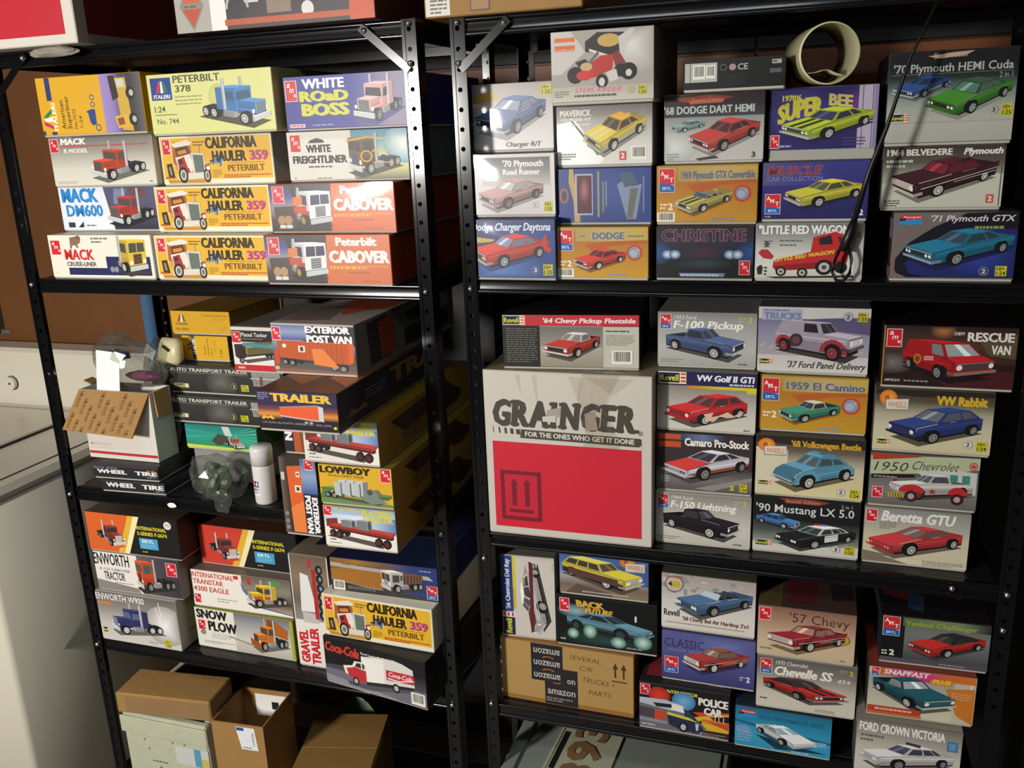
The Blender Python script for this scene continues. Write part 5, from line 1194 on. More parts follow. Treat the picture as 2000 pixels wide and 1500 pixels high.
def a(A):
    A.fill('#2a2462'); A.glow(30, 40, 40, 40, '#4a3a86', '#2a2462'); A.glow(80, 30, 20, 30, '#6a3a78', '#2a2462'); A.r(82, 0, 96, 100, '#b4aabc'); A.r(85.5, 0, 86.2, 100, '#4a4460'); A.r(94.5, 0, 95.2, 100, '#4a4460'); A.r(96, 0, 100, 100, '#8a80a8')
    A.t("1970½", 12, 12, 18, 9, '#c8c43a', b=.06); A.t('SUPER', 8, 24, 42, 28, '#c4bc3c', b=.09, sk=.5, arc=.18); A.t('BEE', 55, 14, 22, 18, '#c8c06a', b=.07, sk=-.25)
    A.car(draw_car('muscle', '#a8b82c', glass='#3a3a58', grille='#3c463c', hub='#b8b8c0', shadow='#26204c', stripe='#3a3c28', phi=48, el=16), 10, 32, 97, 92)
    A.amt(2, 76, 8, 20); A.lines(11, 92, 12, 1, '#a8a4c0', th=3); A.lines(70, 82, 20, 3, '#4f4a78', 5, 2)
kit('N3', 'dark violet box with a lime green car and wavy yellow lettering, below the hollow tube', G4, a, '#8f8d94', .2, top='#2a2650', tray=.016, traycol='#a8a69c')
def a(A):
    A.fill('#6f6a68'); A.p('#181624', [100,2,56,4,34,22,14,46,4,70,4,90,14,98,100,98]); A.p('#232a66', [100,20,62,30,30,54,12,76,16,92,30,97,100,97]); A.glow(70, 60, 34, 38, '#3446a4', '#222a64')
    A.ring(56, 68, 56, 62, .025, '#8a5a4c', n=26, a0=2.2, a1=4.9); A.p('#1a1820', [58,2,100,0,100,26,70,24,50,14])
    A.mono(5, 4, 19, 14); A.t("'71 Plymouth GTX", 30, 5, 66, 9, '#d0d0d4', b=.02, sl=.25); A.lines(66, 21, 30, 1, '#8f9a4c', th=4)
    A.car(draw_car('muscle', '#236f8c', glass='#3a4a5a', grille='#27323c', hub='#8f9490', bump='#8fa0a8', shadow='#1c2250', phi=52), 10, 24, 98, 88)
    A.skill(76, 88, 4, '2', '#d8dade', '#3a4474'); A.yb(85, 80, 9, 15, '1:24')
def la(A): A.fill('#2c2626'); A.p('#8a2c22', [30,40,60,36,64,70,34,72]); A.r(0, 84, 100, 100, '#6f6866'); A.r(80, 10, 100, 40, '#77706c')
kit('O1', 'silver and dark blue box with a teal coupe, lowest at the right end', G4, a, '#2c2830', .25, leftart=la)
def a(A):
    A.g(0, 0, 100, 100, '#3c3430', '#5a544c', '#9a9c8c', '#b8b8a8', '#bcb8aa'); A.p('#c4c4b4', [0,60,40,40,100,46,100,100,0,100]); A.r(97, 4, 98, 98, '#5a564f')
    A.t('1964 BELVEDERE', 3, 4, 54, 10, '#dcd6ca', b=.05); A.t('Plymouth', 66, 4, 31, 10, '#e6e0d6', b=.05, sl=.25); A.lines(3, 21, 22, 2, '#b8bcae', 8, 4)
    A.car(draw_car('fifty', '#3a1c24', glass='#7a2a34', grille='#b8a898', hub='#c8c0b4', bump='#c4b8ac', shadow='#77756a', roof='#4a2028', phi=54, el=18), 6, 17, 95, 92)
    A.r(87, 79, 93, 93, '#c05c48'); A.t('2', 88.5, 82, 3.5, 8, '#f0e0d4', b=.05); A.lines(3, 87, 14, 3, '#5a574f', 4, 2)
def la(A): A.g(0, 0, 100, 100, '#4a4440', '#8a8a7c', '#a8a898'); A.r(30, 10, 40, 40, '#b8b8ac')
kit('O2', 'grey box with a long black-red hardtop, middle of the stack at the right end', G4, a, '#4f4b46', .25, leftart=la)
def a(A):
    A.fill('#a8aca0'); A.g(0, 0, 100, 44, '#1e1a1e', '#181c20', '#26302e', '#6a7a74'); A.g(0, 44, 100, 100, '#6f827c', '#a8aca2', '#b4b4a8', '#b0aea4')
    A.p('#b8a088', [30,6,50,3,66,2,60,6,40,9]); A.t('Special Edition', 34, 3, 26, 5, '#c8a890', b=.01, sl=.3)
    A.t("'70 Plymouth HEMI Cuda", 4, 14, 92, 9, '#aeb0ac', b=.02); A.r(2, 24.5, 96, 25.2, '#6a6c6c'); A.t('2 in 1', 86, 26, 10, 6, '#8f9190')
    A.car(draw_car('muscle', '#274478', glass='#22304a', hood='#2a4a86', grille='#2c343c', shadow='#5a6a66', hub='#7a8684', low='#8f9a9c', phi=44, el=16), 3, 26, 50, 54)
    A.car(draw_car('muscle', '#3f7f2c', glass='#5a7a6c', roof='#35503c', hub='#9aa498', grille='#24301c', bump='#3c6a2c', shadow='#8a8c80', phi=46, el=18), 31, 30, 97, 76)
    A.skill(84, 66, 3.6, '3', '#44443e', '#b4b2a4'); A.yb(90, 60, 8, 13); A.rev(4, 67, 14, 9); A.r(1, 77, 99, 77.5, '#9a988e')
kit('O3', 'box with a bright green car and a dark blue one, topmost at the right end', G4, a, '#3c3a3c', .25)

# ------------------------------------------------------------------ right rack, middle shelf
def a(A):
    A.fill('#cbc4ba')
    for x0, x1, y1 in ((20, 23, 14), (30, 33, 22), (52, 60, 18), (62, 90, 12)): A.p('#bdb4a8', [x0,2,x1,2,(x0+x1)/2+2,y1])
    # slab lettering
    INK = '#4a443c'; A.ch['title_lettering99'] = ([], [], [])
    for ch, x, wd, feet in (('G', 4.5, 11.6, ()), ('R', 16.4, 11.2, (0, 8)), ('A', 27.2, 12.4, (-1, 8.4)), ('I', 40.2, 3.6, (-1,)), ('N', 46, 11.4, (-.8,)), ('G', 58, 11.4, ()), ('E', 70, 8.6, (-.8,)), ('R', 79.4, 11.2, (-.6, 8))):
        A.t(ch, x, 17.5, wd, 15, INK, b=.085 if ch != 'I' else .06, sl=.1)
        for f in feet: A.r(x+f, 30.6, x+f+5.2, 32.6, INK)
        if ch in 'RINE': A.r(x+.2, 17.4, x+4.8, 19.4, INK)
        if ch == 'N': A.r(x+8, 17.4, x+13.2, 19.4, INK)
    A.ring(93.5, 32.5, 1.3, 1.3, .25, INK); A.t('R', 93, 31.8, 1, 1.4, INK)
    for i in range(5): x = 5 + i*3.6; A.p(INK, [x, 33.5+i*.25, x+.4+i*.5, 33.5+i*.25, x+.7+i*.5, 37.4+i*.05, x+.3, 37.4+i*.05])
    A.p(INK, [22.5,34.6,94,36,94,41.5,22,39.2]); A.r(4.5, 39.8, 94, 42.6, '#cbc4ba'); A.r(4.5, 42.4, 94, 95.5, '#cc2438')
    A.p(INK, [22.5,34.4,93.5,35.6,93,40.6,22,39.6]); A.t('FOR THE ONES WHO GET IT DONE', 25, 35.9, 65, 2.9, '#d8d2c6', b=.04, sk=-.25)
    D = '#7c1a2a'
    A.r(8.5, 60, 34, 91, D); A.r(11, 62.3, 31.5, 88.5, '#c42438'); A.r(13.5, 84, 29, 86.2, D)
    for x in (15.5, 23.5): A.r(x, 67, x+3, 82, D); A.p(D, [x-1, 68.5, x+1.5, 65, x+4, 68.5])
    A.p('#a89c8e', [39,22,47,20,46,26,38,27], 'title_lettering99'); A.p('#cbc2b8', [36,26,44,25,44,29,36,29], 'title_lettering99'); A.p('#a59a8e', [61,23,67,21,69,32,62,33], 'title_lettering99')
root = kit('P1', 'big white and red shipping carton with two up-arrows on the middle shelf', None, a, '#bdb5a8', .34, name='shipping_carton', cat='carton', top='#8f7a62', lidgap=.002)
def a(A):
    A.fill('#2a2a28'); A.r(14, 0, 100, 21, '#c43440'); A.r(28, 21, 74, 99, '#8f8a84'); A.g(28, 23, 73.5, 60, '#77706c', '#9a948c'); A.g(28, 60, 73.5, 98, '#b4aa9c', '#9a9080'); A.r(74, 22, 99.4, 99, '#c4c2b4')
    A.rev(.8, 1.5, 16.5, 18, '#d8707a'); A.t("'64 Chevy Pickup Fleetside", 30, 6.5, 67, 9, '#f0dcdc', b=.05, sl=.2)
    A.lines(3, 26, 23, 16, '#77776f', 4.2, 1.4); A.lines(76, 29, 20, 1, '#5a5850', th=2.4); A.lines(76, 38, 20, 6, '#8f8d80', 3.4, 1.4); A.bar(80, 66, 15, 26)
    A.car(draw_car('pickup', '#b4362f', roof='#cfc8c4', glass='#8a8480', hub='#c8c0b8', bump='#cfc8be', shadow='#55504a', phi=38, el=14), 30, 32, 72, 88)
kit('P2', 'black and red box with a red pickup and barcode, on the big white carton', G5, a, '#1f1d1c', .24, top='#241a1c')
def ford(yr, tt, col, pc, c2, shade):
    def a(A):
        A.g(0, 0, 100, 100, *shade); A.amte(3, 5, 10.5, 26)
        A.t(yr, 17, 6, 22, 7, '#dedbd4', b=.01, sl=.15); A.t(tt, 16, 16, 70 if 'Light' not in tt else 68, 14, '#eeebe4', b=.035, sl=.2)
        A.t('2', 91, 7, 4, 10, pc, b=.05); A.lines(82, 9, 8, 2, pc, 5, 2)
        A.car(draw_car('pickup', col, glass=c2, hub='#c4c0b8', shadow='#4a4844', phi=62, el=12), 8, 28, 90, 92, True)
        A.lines(3, 88, 24, 2, '#8a877e', 4, 1.6); A.lines(82, 93, 12, 1, '#5a5850', th=2.4)
    return a
kit('Q1', 'grey box with a black pickup truck, lowest beside the big red carton', G5, ford('1994 Ford', 'F-150 Lightning', '#221d24', '#c8c05a', '#4a444c', ['#8a8580', '#b4aea6', '#d0cac0', '#c4beb2']), '#b4aea4', .25)
def a(A):
    A.fill('#3a2f32'); A.g(0, 60, 100, 100, '#4a4448', '#77706f', '#5a5454'); A.hg(26, 0, 70, 12, '#3a4258', '#6a7a98', '#3a3a48'); A.p('#8f8a88', [40,96,100,70,100,76,60,98])
    for y in (2, 15): A.r(3, y, 26, y+10, '#c4502c')
    A.r(3, 11, 26, 15, '#4a3830'); A.t('Camaro Pro-Stock', 30, 8, 66, 13, '#efece8', b=.05)
    A.car(draw_car('sport', '#cfccd6', hood='#c43a38', low='#c0584a', glass='#3a3842', grille='#8f8f9c', lamps='#3a3a42', bump='#c8c4cc', hub='#8a8684', shadow='#4c4648', phi=52, el=12), 6, 26, 97, 88)
    A.t('2', 77, 86, 5, 8, '#d0cc30', b=.05); A.yb(87, 82, 8, 14, '1:24'); A.lines(5, 76, 10, 3, '#a8a4a0', 4, 2)
kit('Q2', 'dark box with a white and red drag coupe, above the black pickup box', G5, a, '#2a2426', .25)
def a(A):
    A.g(0, 25, 100, 100, '#8a807a', '#b0a8a0', '#cdc7bc', '#d4cdc0'); A.r(0, 0, 100, 24, '#24244e'); A.rev(2, 2, 28, 20); A.hg(30, 24, 100, 29, '#c8762c', '#d0c030', '#d4cc34'); A.r(90, 29, 100, 34, '#d0c430')
    A.t('VW Golf II GTi', 40, 6, 57, 10, '#f0eef2', b=.05, sl=.12); A.lines(73, 19, 25, 1, '#c8c8dc', th=3)
    A.car(draw_car('hatch', '#c22c30', glass='#5a3a40', grille='#8a2024', hub='#c8c2bc', bump='#a82428', shadow='#55504c', phi=52, el=14), 8, 36, 92, 96)
    for p in ([48,72,58,68,56,76,66,72,58,84,52,82], [62,74,72,66,80,74,72,76], [78,72,88,64,84,74]): A.p('#d8b8a4', p, 'vehicle_picture')
    A.lines(88, 95, 9, 1, '#55504a', th=2)
kit('Q3', 'grey box with a red hatchback and navy title band, third from the shelf', G5, a, '#6a6460', .25)
kit('Q4', 'grey box with a slate blue old pickup, topmost beside the rail', G5, ford('1953 Ford', 'F-100 Pickup', '#4f5f8a', '#c0c83c', '#3a3f52', ['#8b8d8a', '#a4a6a2', '#b8b8b2', '#a8a6a0']), '#9a9a96', .25)
def a(A):
    A.fill('#1c1c1e'); A.g(0, 42, 100, 100, '#26302e', '#4a5450', '#8a8f88', '#c9c9c0'); A.p('#d0cec4', [0,84,40,88,100,80,100,100,0,100])
    A.p('#8a3c30', [24,2,50,0,72,4,62,10,34,10]); A.t('Special Edition', 30, 3, 32, 6, '#c8846c', b=.01, sl=.3)
    A.t("'90 Mustang LX 5.0", 3, 14, 91, 14, '#d4d6d6', b=.01); A.t('2 in 1', 82, 6, 10, 6, '#a4a4a4')
    A.car(draw_car('sedan', '#4a78b4', glass='#2c3c54', hub='#b8bcc0', shadow='#26302e', phi=66), 3, 30, 45, 60, True)
    A.car(draw_car('sedan', '#1e2024', roof='#d8d8d6', glass='#3c4644', door='#d4d4d2', hub='#b4b8b6', grille='#2a2a2c', bump='#26282a', shadow='#3a403c', phi=50, el=14), 21, 44, 97, 96)
    A.r(58, 43, 64, 46, '#c83a3a', 'vehicle_picture'); A.r(64, 43, 70, 46, '#7a8ac0', 'vehicle_picture')
    A.rev(3, 80, 16, 11); A.skill(79, 86, 4, '3'); A.yb(87, 78, 9, 16)
kit('S1', 'black box with a black and white police coupe, lowest of the second stack', G5, a, '#26241f', .25)
def a(A):
    A.g(0, 0, 100, 100, '#2c2622', '#6a5f50', '#c8bca0', '#d6c898', '#dccfa0'); A.p('#2c2622', [0,0,100,0,100,16,30,14,0,12]); A.p('#d8cdb0', [0,20,30,24,30,90,0,96])
    A.ultra(2, 6, 27, 28); A.t("'68 Volkswagen Beetle", 33, 7, 63, 10, '#d0a02c', b=.06)
    A.car(draw_car('beetle', '#5a94b0', glass='#54646c', hub='#c8c4ba', grille='#5488a4', bump='#b8b8b0', shadow='#6a6048', phi=54, el=14), 14, 22, 92, 94)
    A.rev(3, 77, 13, 8); A.skill(80, 88, 4, '2'); A.yb(88, 82, 9, 15, '1:24')
kit('S2', 'tan and black box with a light blue beetle-shaped car, second stack', G5, a, '#4a4238', .25)
kit('S3', 'golden box with a turquoise car-pickup, third up in the second stack', G5, amtgold('1959 El Camino', '#3f8a72', 'pickup', barc=False, phi=56, el=18, roof='#c0c4a8', hub='#b8bab0', bump='#9fb0a4'), '#b0802a', .25, top='#8a6a2c')
def a(A):
    A.fill('#c9c6c8'); A.g(0, 18, 100, 76, '#77718f', '#8a86a0', '#9a96a4', '#a8a0a0'); A.p('#5a5476', [30,18,100,14,100,40,60,34,30,26])
    for i in range(12): A.p('#b8aeb0', [2+i*8, 60+(i % 3)*4, 6+i*8, 56+(i % 3)*4, 7+i*8, 58+(i % 3)*4, 3+i*8, 62+(i % 3)*4])
    A.g(0, 74, 100, 100, '#c4c0be', '#d4d0cc'); A.p('#d4d2d2', [0,0,100,0,100,12,46,18,0,18])
    A.r(3, 3, 40, 20, '#b4b8cc'); A.t('TRUCKS', 5, 9, 34, 10, '#7f88b0', b=.07); A.lines(5, 4, 33, 1, '#7f88b0', th=3)
    A.car(draw_car('panel', '#b0a4b4', fender='#9c3038', glass='#2e2a34', hub='#a04048', grille='#c4bcc0', shadow='#3c3434', bump='#5a4a4c', phi=64, el=8), 16, 20, 95, 84, True)
    A.e(35, 50, 6, 10, '#3a2c32', 'vehicle_picture'); A.e(35, 50, 3.4, 6, '#6a4048', 'vehicle_picture')
    A.t("'37 Ford Panel Delivery", 27, 83, 70, 10, '#3a3436', b=.02, sl=.25, sk=-.02); A.rev(2, 80, 13, 9); A.skill(80, 13, 4.2, '2', '#3a3a68', '#b8bac4'); A.yb(88, 6, 9, 14)
kit('S4', 'white box with a silver and maroon panel van, topmost of the second stack', G5, a, '#77727a', .25)
def a(A):
    A.g(0, 0, 100, 100, '#8a8c8c', '#a8a69c', '#c8c0a4', '#d2c9ac', '#cfc6a8'); A.p('#7f7568', [0,80,20,84,50,98,100,100,0,100]); A.p('#d8d0b8', [20,88,70,92,100,96,100,100,46,100])
    A.amt(2, 5, 10, 21); A.t('Beretta GTU', 16, 5, 68, 18, '#ece6dc', b=.05, sl=.2, sk=-.01); A.lines(15, 26, 16, 4, '#6f685c', 3.4, 1.4)
    A.car(draw_car('sport', '#bb3a40', glass='#7a6a64', grille='#b4383c', bump='#b0363c', lamps='#d8a090', hub='#b8b6b0', shadow='#6a6050', phi=54, el=13), 3, 27, 94, 92)
    A.lines(58, 90, 38, 3, '#8a8470', 3, 1.4)
kit('T1', 'grey-cream box with a red modern coupe, under the service pickup box', G5, a, '#8a8578', .25)
def a(A):
    A.fill('#5f5b58'); A.g(0, 42, 100, 100, '#6a6664', '#7f7a78', '#66625f'); A.p('#b4bc98', [0,6,100,0,100,22,60,34,0,42]); A.p('#a8402c', [2,0,50,4,6,14,2,14]); A.p('#1f1c1a', [2,42,42,38,42,44,2,50]); A.lines(4, 44, 34, 1, '#8f8a84', th=3)
    A.p('#c8c8c4', [44,32,72,24,98,28,98,70,60,60], 'vehicle_picture'); A.r(74, 34, 81, 60, '#3f8a7a', 'vehicle_picture'); A.r(85, 34, 92, 60, '#3f8a7a', 'vehicle_picture'); A.p('#7f2c28', [22,50,26,48,26,64,22,66], 'vehicle_picture')
    A.t('1950', 4, 17, 30, 17, '#3a3c2a', b=-.004, sl=.3, sk=.06); A.t('Chevrolet', 38, 12, 42, 16, '#3a3c2a', b=-.006, sl=.35, sk=.06)
    A.e(94, 16, 4, 8, '#c48a80'); A.ring(94, 16, 4, 8, .2, '#b05a50'); A.p('#b04038', [94,11,95,15,97,15,95.4,17,96,20,94,18,92,20,92.6,17,91,15,93,15])
    A.car(draw_car('pickup', '#cfccc8', fender='#bb2c30', low='#c8c4c0', glass='#5a6066', hub='#8a3430', grille='#b8b4bc', bump='#8a8480', shadow='#44403e', phi=66, el=8), 18, 36, 96, 90)
    for x, r in ((40, 12), (82, 9)): A.e(x, 72, r, 15, '#bb2c30', 'vehicle_picture', a0=pi, a1=2*pi)
    for x in (40, 82): A.e(x, 80, 6, 11, '#3a2422', 'vehicle_picture'); A.e(x, 80, 3, 5.5, '#b89a94', 'vehicle_picture')
    A.p('#a83a30', [58,66,59.2,62,60.4,66,63,66,61,69,62,74,59.2,71,56.6,74,57.4,69,55.4,66], 'vehicle_picture')
    for i in range(6): A.p('#c8a42c', [18+i*2.6, 74, 19.4+i*2.6, 74, 20.6+i*2.6, 84, 19+i*2.6, 84], 'vehicle_picture')
    A.amt(4, 66, 9, 20)
kit('T2', 'grey and green box with a white and red service pickup, between coupe and hatchback boxes', G5, a, '#55504c', .25)
def a(A):
    A.g(0, 0, 100, 100, '#2c2620', '#5a5244', '#b0a890', '#c8c0a4', '#cfc6a6', '#cfc49c'); A.p('#2c2620', [0,0,100,0,100,8,40,12,0,8])
    A.ultra(4, 3, 25, 32); A.t('VW Rabbit', 52, 9, 42, 14, '#d0ac2c', b=.07)
    A.car(draw_car('hatch', '#30407e', glass='#6a7078', hub='#8f8a80', grille='#2a3258', bump='#232430', shadow='#5a5342', phi=52, el=14), 11, 26, 92, 92)
    A.rev(4, 82, 12, 9); A.skill(81, 84, 4, '2'); A.yb(88, 78, 9, 16, '1:24')
kit('T3', 'tan and black box with a dark blue hatchback, under the red van box', G5, a, '#5a5244', .25)
def a(A):
    A.fill('#2a1a1a'); A.g(0, 0, 100, 60, '#2c1c1e', '#4a3428', '#3a2420'); A.glow(45, 8, 10, 14, '#b0743c', '#3a2826'); A.glow(8, 62, 18, 18, '#77706c', '#3a2a2a'); A.p('#4a1c20', [40,80,99,70,99,99,50,99]); A.p('#5a4a34', [72,22,99,10,99,50,80,46])
    A.r(0, 0, 1.4, 100, '#a8862c'); A.amt(3, 7, 11, 28); A.t('CHEVY', 53, 9, 8, 5, '#e6e2dc', b=.03); A.t('RESCUE', 63, 9, 34, 14, '#e2dcd4', b=.05); A.t('VAN', 81, 29, 14, 14, '#e2dcd4', b=.05)
    A.car(draw_car('van', '#b41e24', glass='#9aa0a0', grille='#4a3c3c', hub='#8a8480', bump='#8a6a64', shadow='#1e1416', phi=42, el=10), 15, 22, 86, 94, True)
    A.e(27, 54, 3, 8, '#a8822c', 'vehicle_picture'); A.e(27, 54, 2, 5.4, '#8a3a24', 'vehicle_picture'); A.r(32, 49, 39, 56, '#c89a94', 'vehicle_picture'); A.t('RESCUE', 32.5, 51, 6, 3, '#8a2a2c')
    A.t('AMT812/12', 3, 89, 12, 4, '#cfc8c4', b=.03); A.lines(18, 90, 20, 1, '#9a908c', th=2.4)
kit('T4', 'dark box with a red rescue van, above the dark blue hatchback box', G5, a, '#1f1516', .25)

# ------------------------------------------------------------------ right rack, lower shelf
def a(A):
    A.fill('#b08c54'); A.r(0, 93, 100, 94, '#8f6430'); A.p('#9a6c34', [0,94,100,94,100,100,0,100])
    A.r(24, 0, 48, 62, '#26232a'); A.r(34, 38, 59, 100, '#2a262c')
    for y in (8, 28, 49): A.t('amazon', 26, y, 20, 8, '#b8b0a8', b=.02, rot=180)
    for y in (22, 43): A.ring(37, y+3, 5, 5, .3, '#b06a34', a0=3.5, a1=5.9)
    A.t('amazon', 36, 74, 21, 8, '#b8b0a8', b=.02); A.t('on', 51, 54, 6, 7, '#b8b0a8', b=.02); A.ring(43, 60, 4, 4, .35, '#b06a34', a0=.4, a1=2.4); A.lines(35, 88, 20, 2, '#8f8a88', 4, 2)
    INK = '#4a3424'
    A.t('SEVERAL', 53, 12, 23, 7, INK, b=-.012, sl=.2, sk=-.2); A.t('C/K', 60, 27, 10, 8, INK, b=-.012, sl=.25); A.t('TRUCKS +', 62, 46, 24, 8, INK, b=-.012, sl=.2, sk=-.3); A.t('PARTS', 67, 65, 16, 8, INK, b=-.012, sl=.2)
    for x in (86, 92): A.r(x, 22, x+1.3, 38, '#4a3420'); A.p('#4a3420', [x-1.4, 24, x+.65, 14, x+2.7, 24])
    A.r(84, 43, 95, 45, '#4a3420')
kit('U0', 'brown shipping carton with black printed tape and handwriting, on the lower right shelf', None, a, '#a2713a', .28, name='shipping_carton', cat='carton', lidgap=.002, traycol='#a2713a')
def a(A):
    A.fill('#cfc8bf'); A.r(0, 1, 22, 70, '#2c4284'); A.r(22, 1, 28, 64, '#d0c43a'); A.hg(22, 40, 28, 66, '#d09a34', '#d0c43a')
    A.t("'56 Chevrolet Del Ray", 7, 5, 9, 62, '#e8e6ec', b=.03, rot=90, sl=.0)
    A.r(1, 70, 24, 77, '#e6dcd4');
    for i in range(3): A.r(2+i*8, 71, 6+i*8, 76, '#cc4a44')
    A.r(1, 77, 24, 99, '#26243c'); A.t('Revell', 6, 79, 12, 18, '#d8d43a', b=.03, rot=90)
    V = draw_car('fifty', '#c4beb8', roof='#dcd8d2', low='#c9c4be', glass='#5a5054', grille='#8a8480', hub='#b8b2ac', shadow='#3c3836', hood='#6a3038', phi=62, el=12)
    for pts, col in V.fit(0, 0, 100, 100):
        A.p(col, [c for u, v in pts for c in (36+v*.56, 96-u*.9)], 'vehicle_picture')
    A.p('#5e2830', [53,6,60,8,60,92,54,94], 'vehicle_picture'); A.lines(95, 8, 3, 3, '#6a665f', 3, 1)
kit('U1', 'white and navy box standing on end with sideways maroon car, on the brown carton', G6, a, '#b4aea6', .22, top='#77726c')
def a(A):
    A.fill('#101214'); A.glow(20, 30, 20, 16, '#8fb4c0', '#101214'); A.glow(50, 84, 50, 22, '#2c4a44', '#101214')
    A.amt(4, 6, 9, 24); A.r(4, 31, 13, 33, '#b8b4b0')
    A.t('BACK', 21, 8, 28, 12, '#d8a43a', b=.08, sl=-.2, sk=-.12); A.t('TO THE', 22, 23, 9, 6, '#c8923a', b=.05); A.t('FUTURE', 29, 22, 27, 10, '#d8a43a', b=.08, sl=.2, sk=-.1)
    A.car(draw_car('sport', '#5f8a9c', glass='#26343c', hub='#3c4a4c', shadow='#1c2c2a', grille='#4a6a78', bump='#6a94a4', low='#35464e', lamps='#c4e8e8', phi=66, el=8), 10, 30, 97, 84, True)
    for x, y, rx, ry in ((34, 68, 7, 15), (17, 76, 6, 11), (62, 84, 8, 12), (86, 78, 9, 15)): A.glow(x, y, rx, ry, '#c4ecdc', '#38625a')
    A.r(78, 26, 80, 38, '#c4e0e0', 'vehicle_picture'); A.lines(4, 88, 8, 1, '#c4c0bc', th=3); A.lines(70, 91, 26, 1, '#8a8a88', th=3)
kit('U3', 'black box with a glowing silver-blue wedge car and yellow lettering, on the brown carton', G6, a, '#15151a', .25)
def a(A):
    A.g(0, 0, 100, 60, '#3a5ca4', '#466ab0', '#5a76b0', '#8a94b8'); A.g(0, 60, 100, 100, '#a8a0a4', '#77685a', '#8a7a64'); A.p('#3f5ea0', [60,30,100,26,100,70,80,66]); A.p('#5f5048', [20,78,60,92,60,99,6,99])
    A.t('STATION WAGON', 22, 4, 42, 7, '#a8b844', b=.03, sk=-.05); A.ultra(68, 6, 28, 34); A.lines(3, 4, 12, 1, '#c4c8d8', th=4)
    A.car(draw_car('wagon', '#c8b83c', roof='#d4c85a', low='#4a3234', glass='#5a4a3c', grille='#a8a0a8', hub='#d0ccc8', bump='#b4aeb4', shadow='#55483f', phi=56, el=14), 3, 16, 95, 92, True)
    A.p('#5a3c38', [10,42,66,60,66,74,10,56], 'vehicle_picture'); A.lines(26, 92, 60, 1, '#c4b8a4', th=2.4)
kit('U2', 'blue box with a yellow and brown station wagon, above the black glowing-car box', G6, a, '#55504f', .25)
def a(A):
    A.fill('#1c1a1c'); A.p('#cc4a2a', [60,50,99,40,99,50,72,62]); A.p('#d8b42c', [62,60,99,44,99,54,66,68]); A.p('#1c1a1c', [78,56,99,48,99,68,90,66]); A.g(70, 62, 99.4, 90, '#cc542c', '#d8b82c', '#d0a028'); A.p('#c8482a', [74,66,99,66,99,80]); A.r(0, 86, 100, 100, '#3a2226')
    for x in (84, 88, 93): A.r(x, 52, x+.8, 64, '#e0dcd4')
    A.amt(2, 4, 10, 22); A.t('FORD INTERCEPTOR', 15, 9, 50, 7, '#cfc832', b=.05, sl=.2, sk=-.06)
    A.glow(23, 24, 12, 18, '#d8402c', '#a82c24'); A.glow(50, 30, 13, 20, '#7ab0d8', '#3f7ab0'); A.t('POLICE', 66, 16, 32, 16, '#eae6e0', b=.07); A.t('CAR', 72, 36, 20, 15, '#eae6e0', b=.07)
    A.p('#6a6a74', [1,40,34,38,60,58,75,82,70,99,1,99], 'vehicle_picture'); A.p('#b4b8c4', [1,34,30,32,50,40,56,52,34,54,1,46], 'vehicle_picture'); A.p('#26262c', [16,42,36,40,38,48,20,50], 'vehicle_picture'); A.p('#e6e2dc', [38,38,48,40,52,56,36,52], 'vehicle_picture'); A.p('#2c3858', [50,44,56,50,64,66,72,84,68,96,60,97,52,72], 'vehicle_picture')
    A.p('#d0c83a', [32,58,56,64,66,72,32,64], 'vehicle_picture'); A.p('#2a2c48', [32,64,66,73,74,90,50,97,34,86], 'vehicle_picture'); A.p('#c4482c', [17,58,30,56,30,80,17,80], 'vehicle_picture'); A.p('#4a444c', [1,54,18,56,18,78,1,76], 'vehicle_picture'); A.p('#8a8a94', [1,78,32,80,32,86,1,85], 'vehicle_picture')
    A.e(50, 87, 5, 11, '#1c1a1e', 'vehicle_picture'); A.e(50, 87, 3, 7, '#b8b8bc', 'vehicle_picture'); A.p('#c4c8d4', [63,74,67,75,66,90,64,90], 'vehicle_picture')
    A.t('AMT788/12', 3, 91, 16, 4, '#cfc8c4', b=.03); A.lines(68, 92, 28, 2, '#a89c94', 4, 1.6)
def ta(A): A.fill('#2a2426'); A.p('#8a2c34', [4,40,24,40,30,90,6,90]); A.e(36, 70, 10, 22, '#a8a03a'); A.e(66, 70, 12, 20, '#9a3a3a'); A.r(76, 80, 92, 92, '#a8a4a8'); A.e(52, 60, 8, 20, '#4a6a94')
kit('V0', 'black box with a police car and red-yellow flames, beside the brown carton', G6, a, '#2c241c', .25, top='#2a2426', topart=ta)
def a(A):
    A.g(0, 0, 100, 100, '#5a5c98', '#54568f', '#4a4c86', '#3c3e72'); A.glow(70, 20, 40, 30, '#6f76b0', '#56588f')
    A.t('CLASSIC', 3, 15, 43, 17, '#33284c', b=.0); A.t('CRUISER SERIES', 6, 36, 38, 5, '#7a78a8')
    A.car(draw_car('fifty', '#a03830', roof='#8a4a38', glass='#8a7a70', grille='#b4a8a0', bump='#c4bab4', hub='#d8d2cc', shadow='#2e2f5c', phi=52, el=14), 23, 22, 93, 84)
    A.amte(4, 54, 14, 32); A.t('2', 91, 74, 4, 11, '#e2deec', b=.05); A.lines(84, 75, 6, 2, '#b8b4cc', 5, 2.4)
kit('V1', 'lavender-blue box with a dark red fifties car, resting on the police car box', G6, a, '#3a3c66', .23)
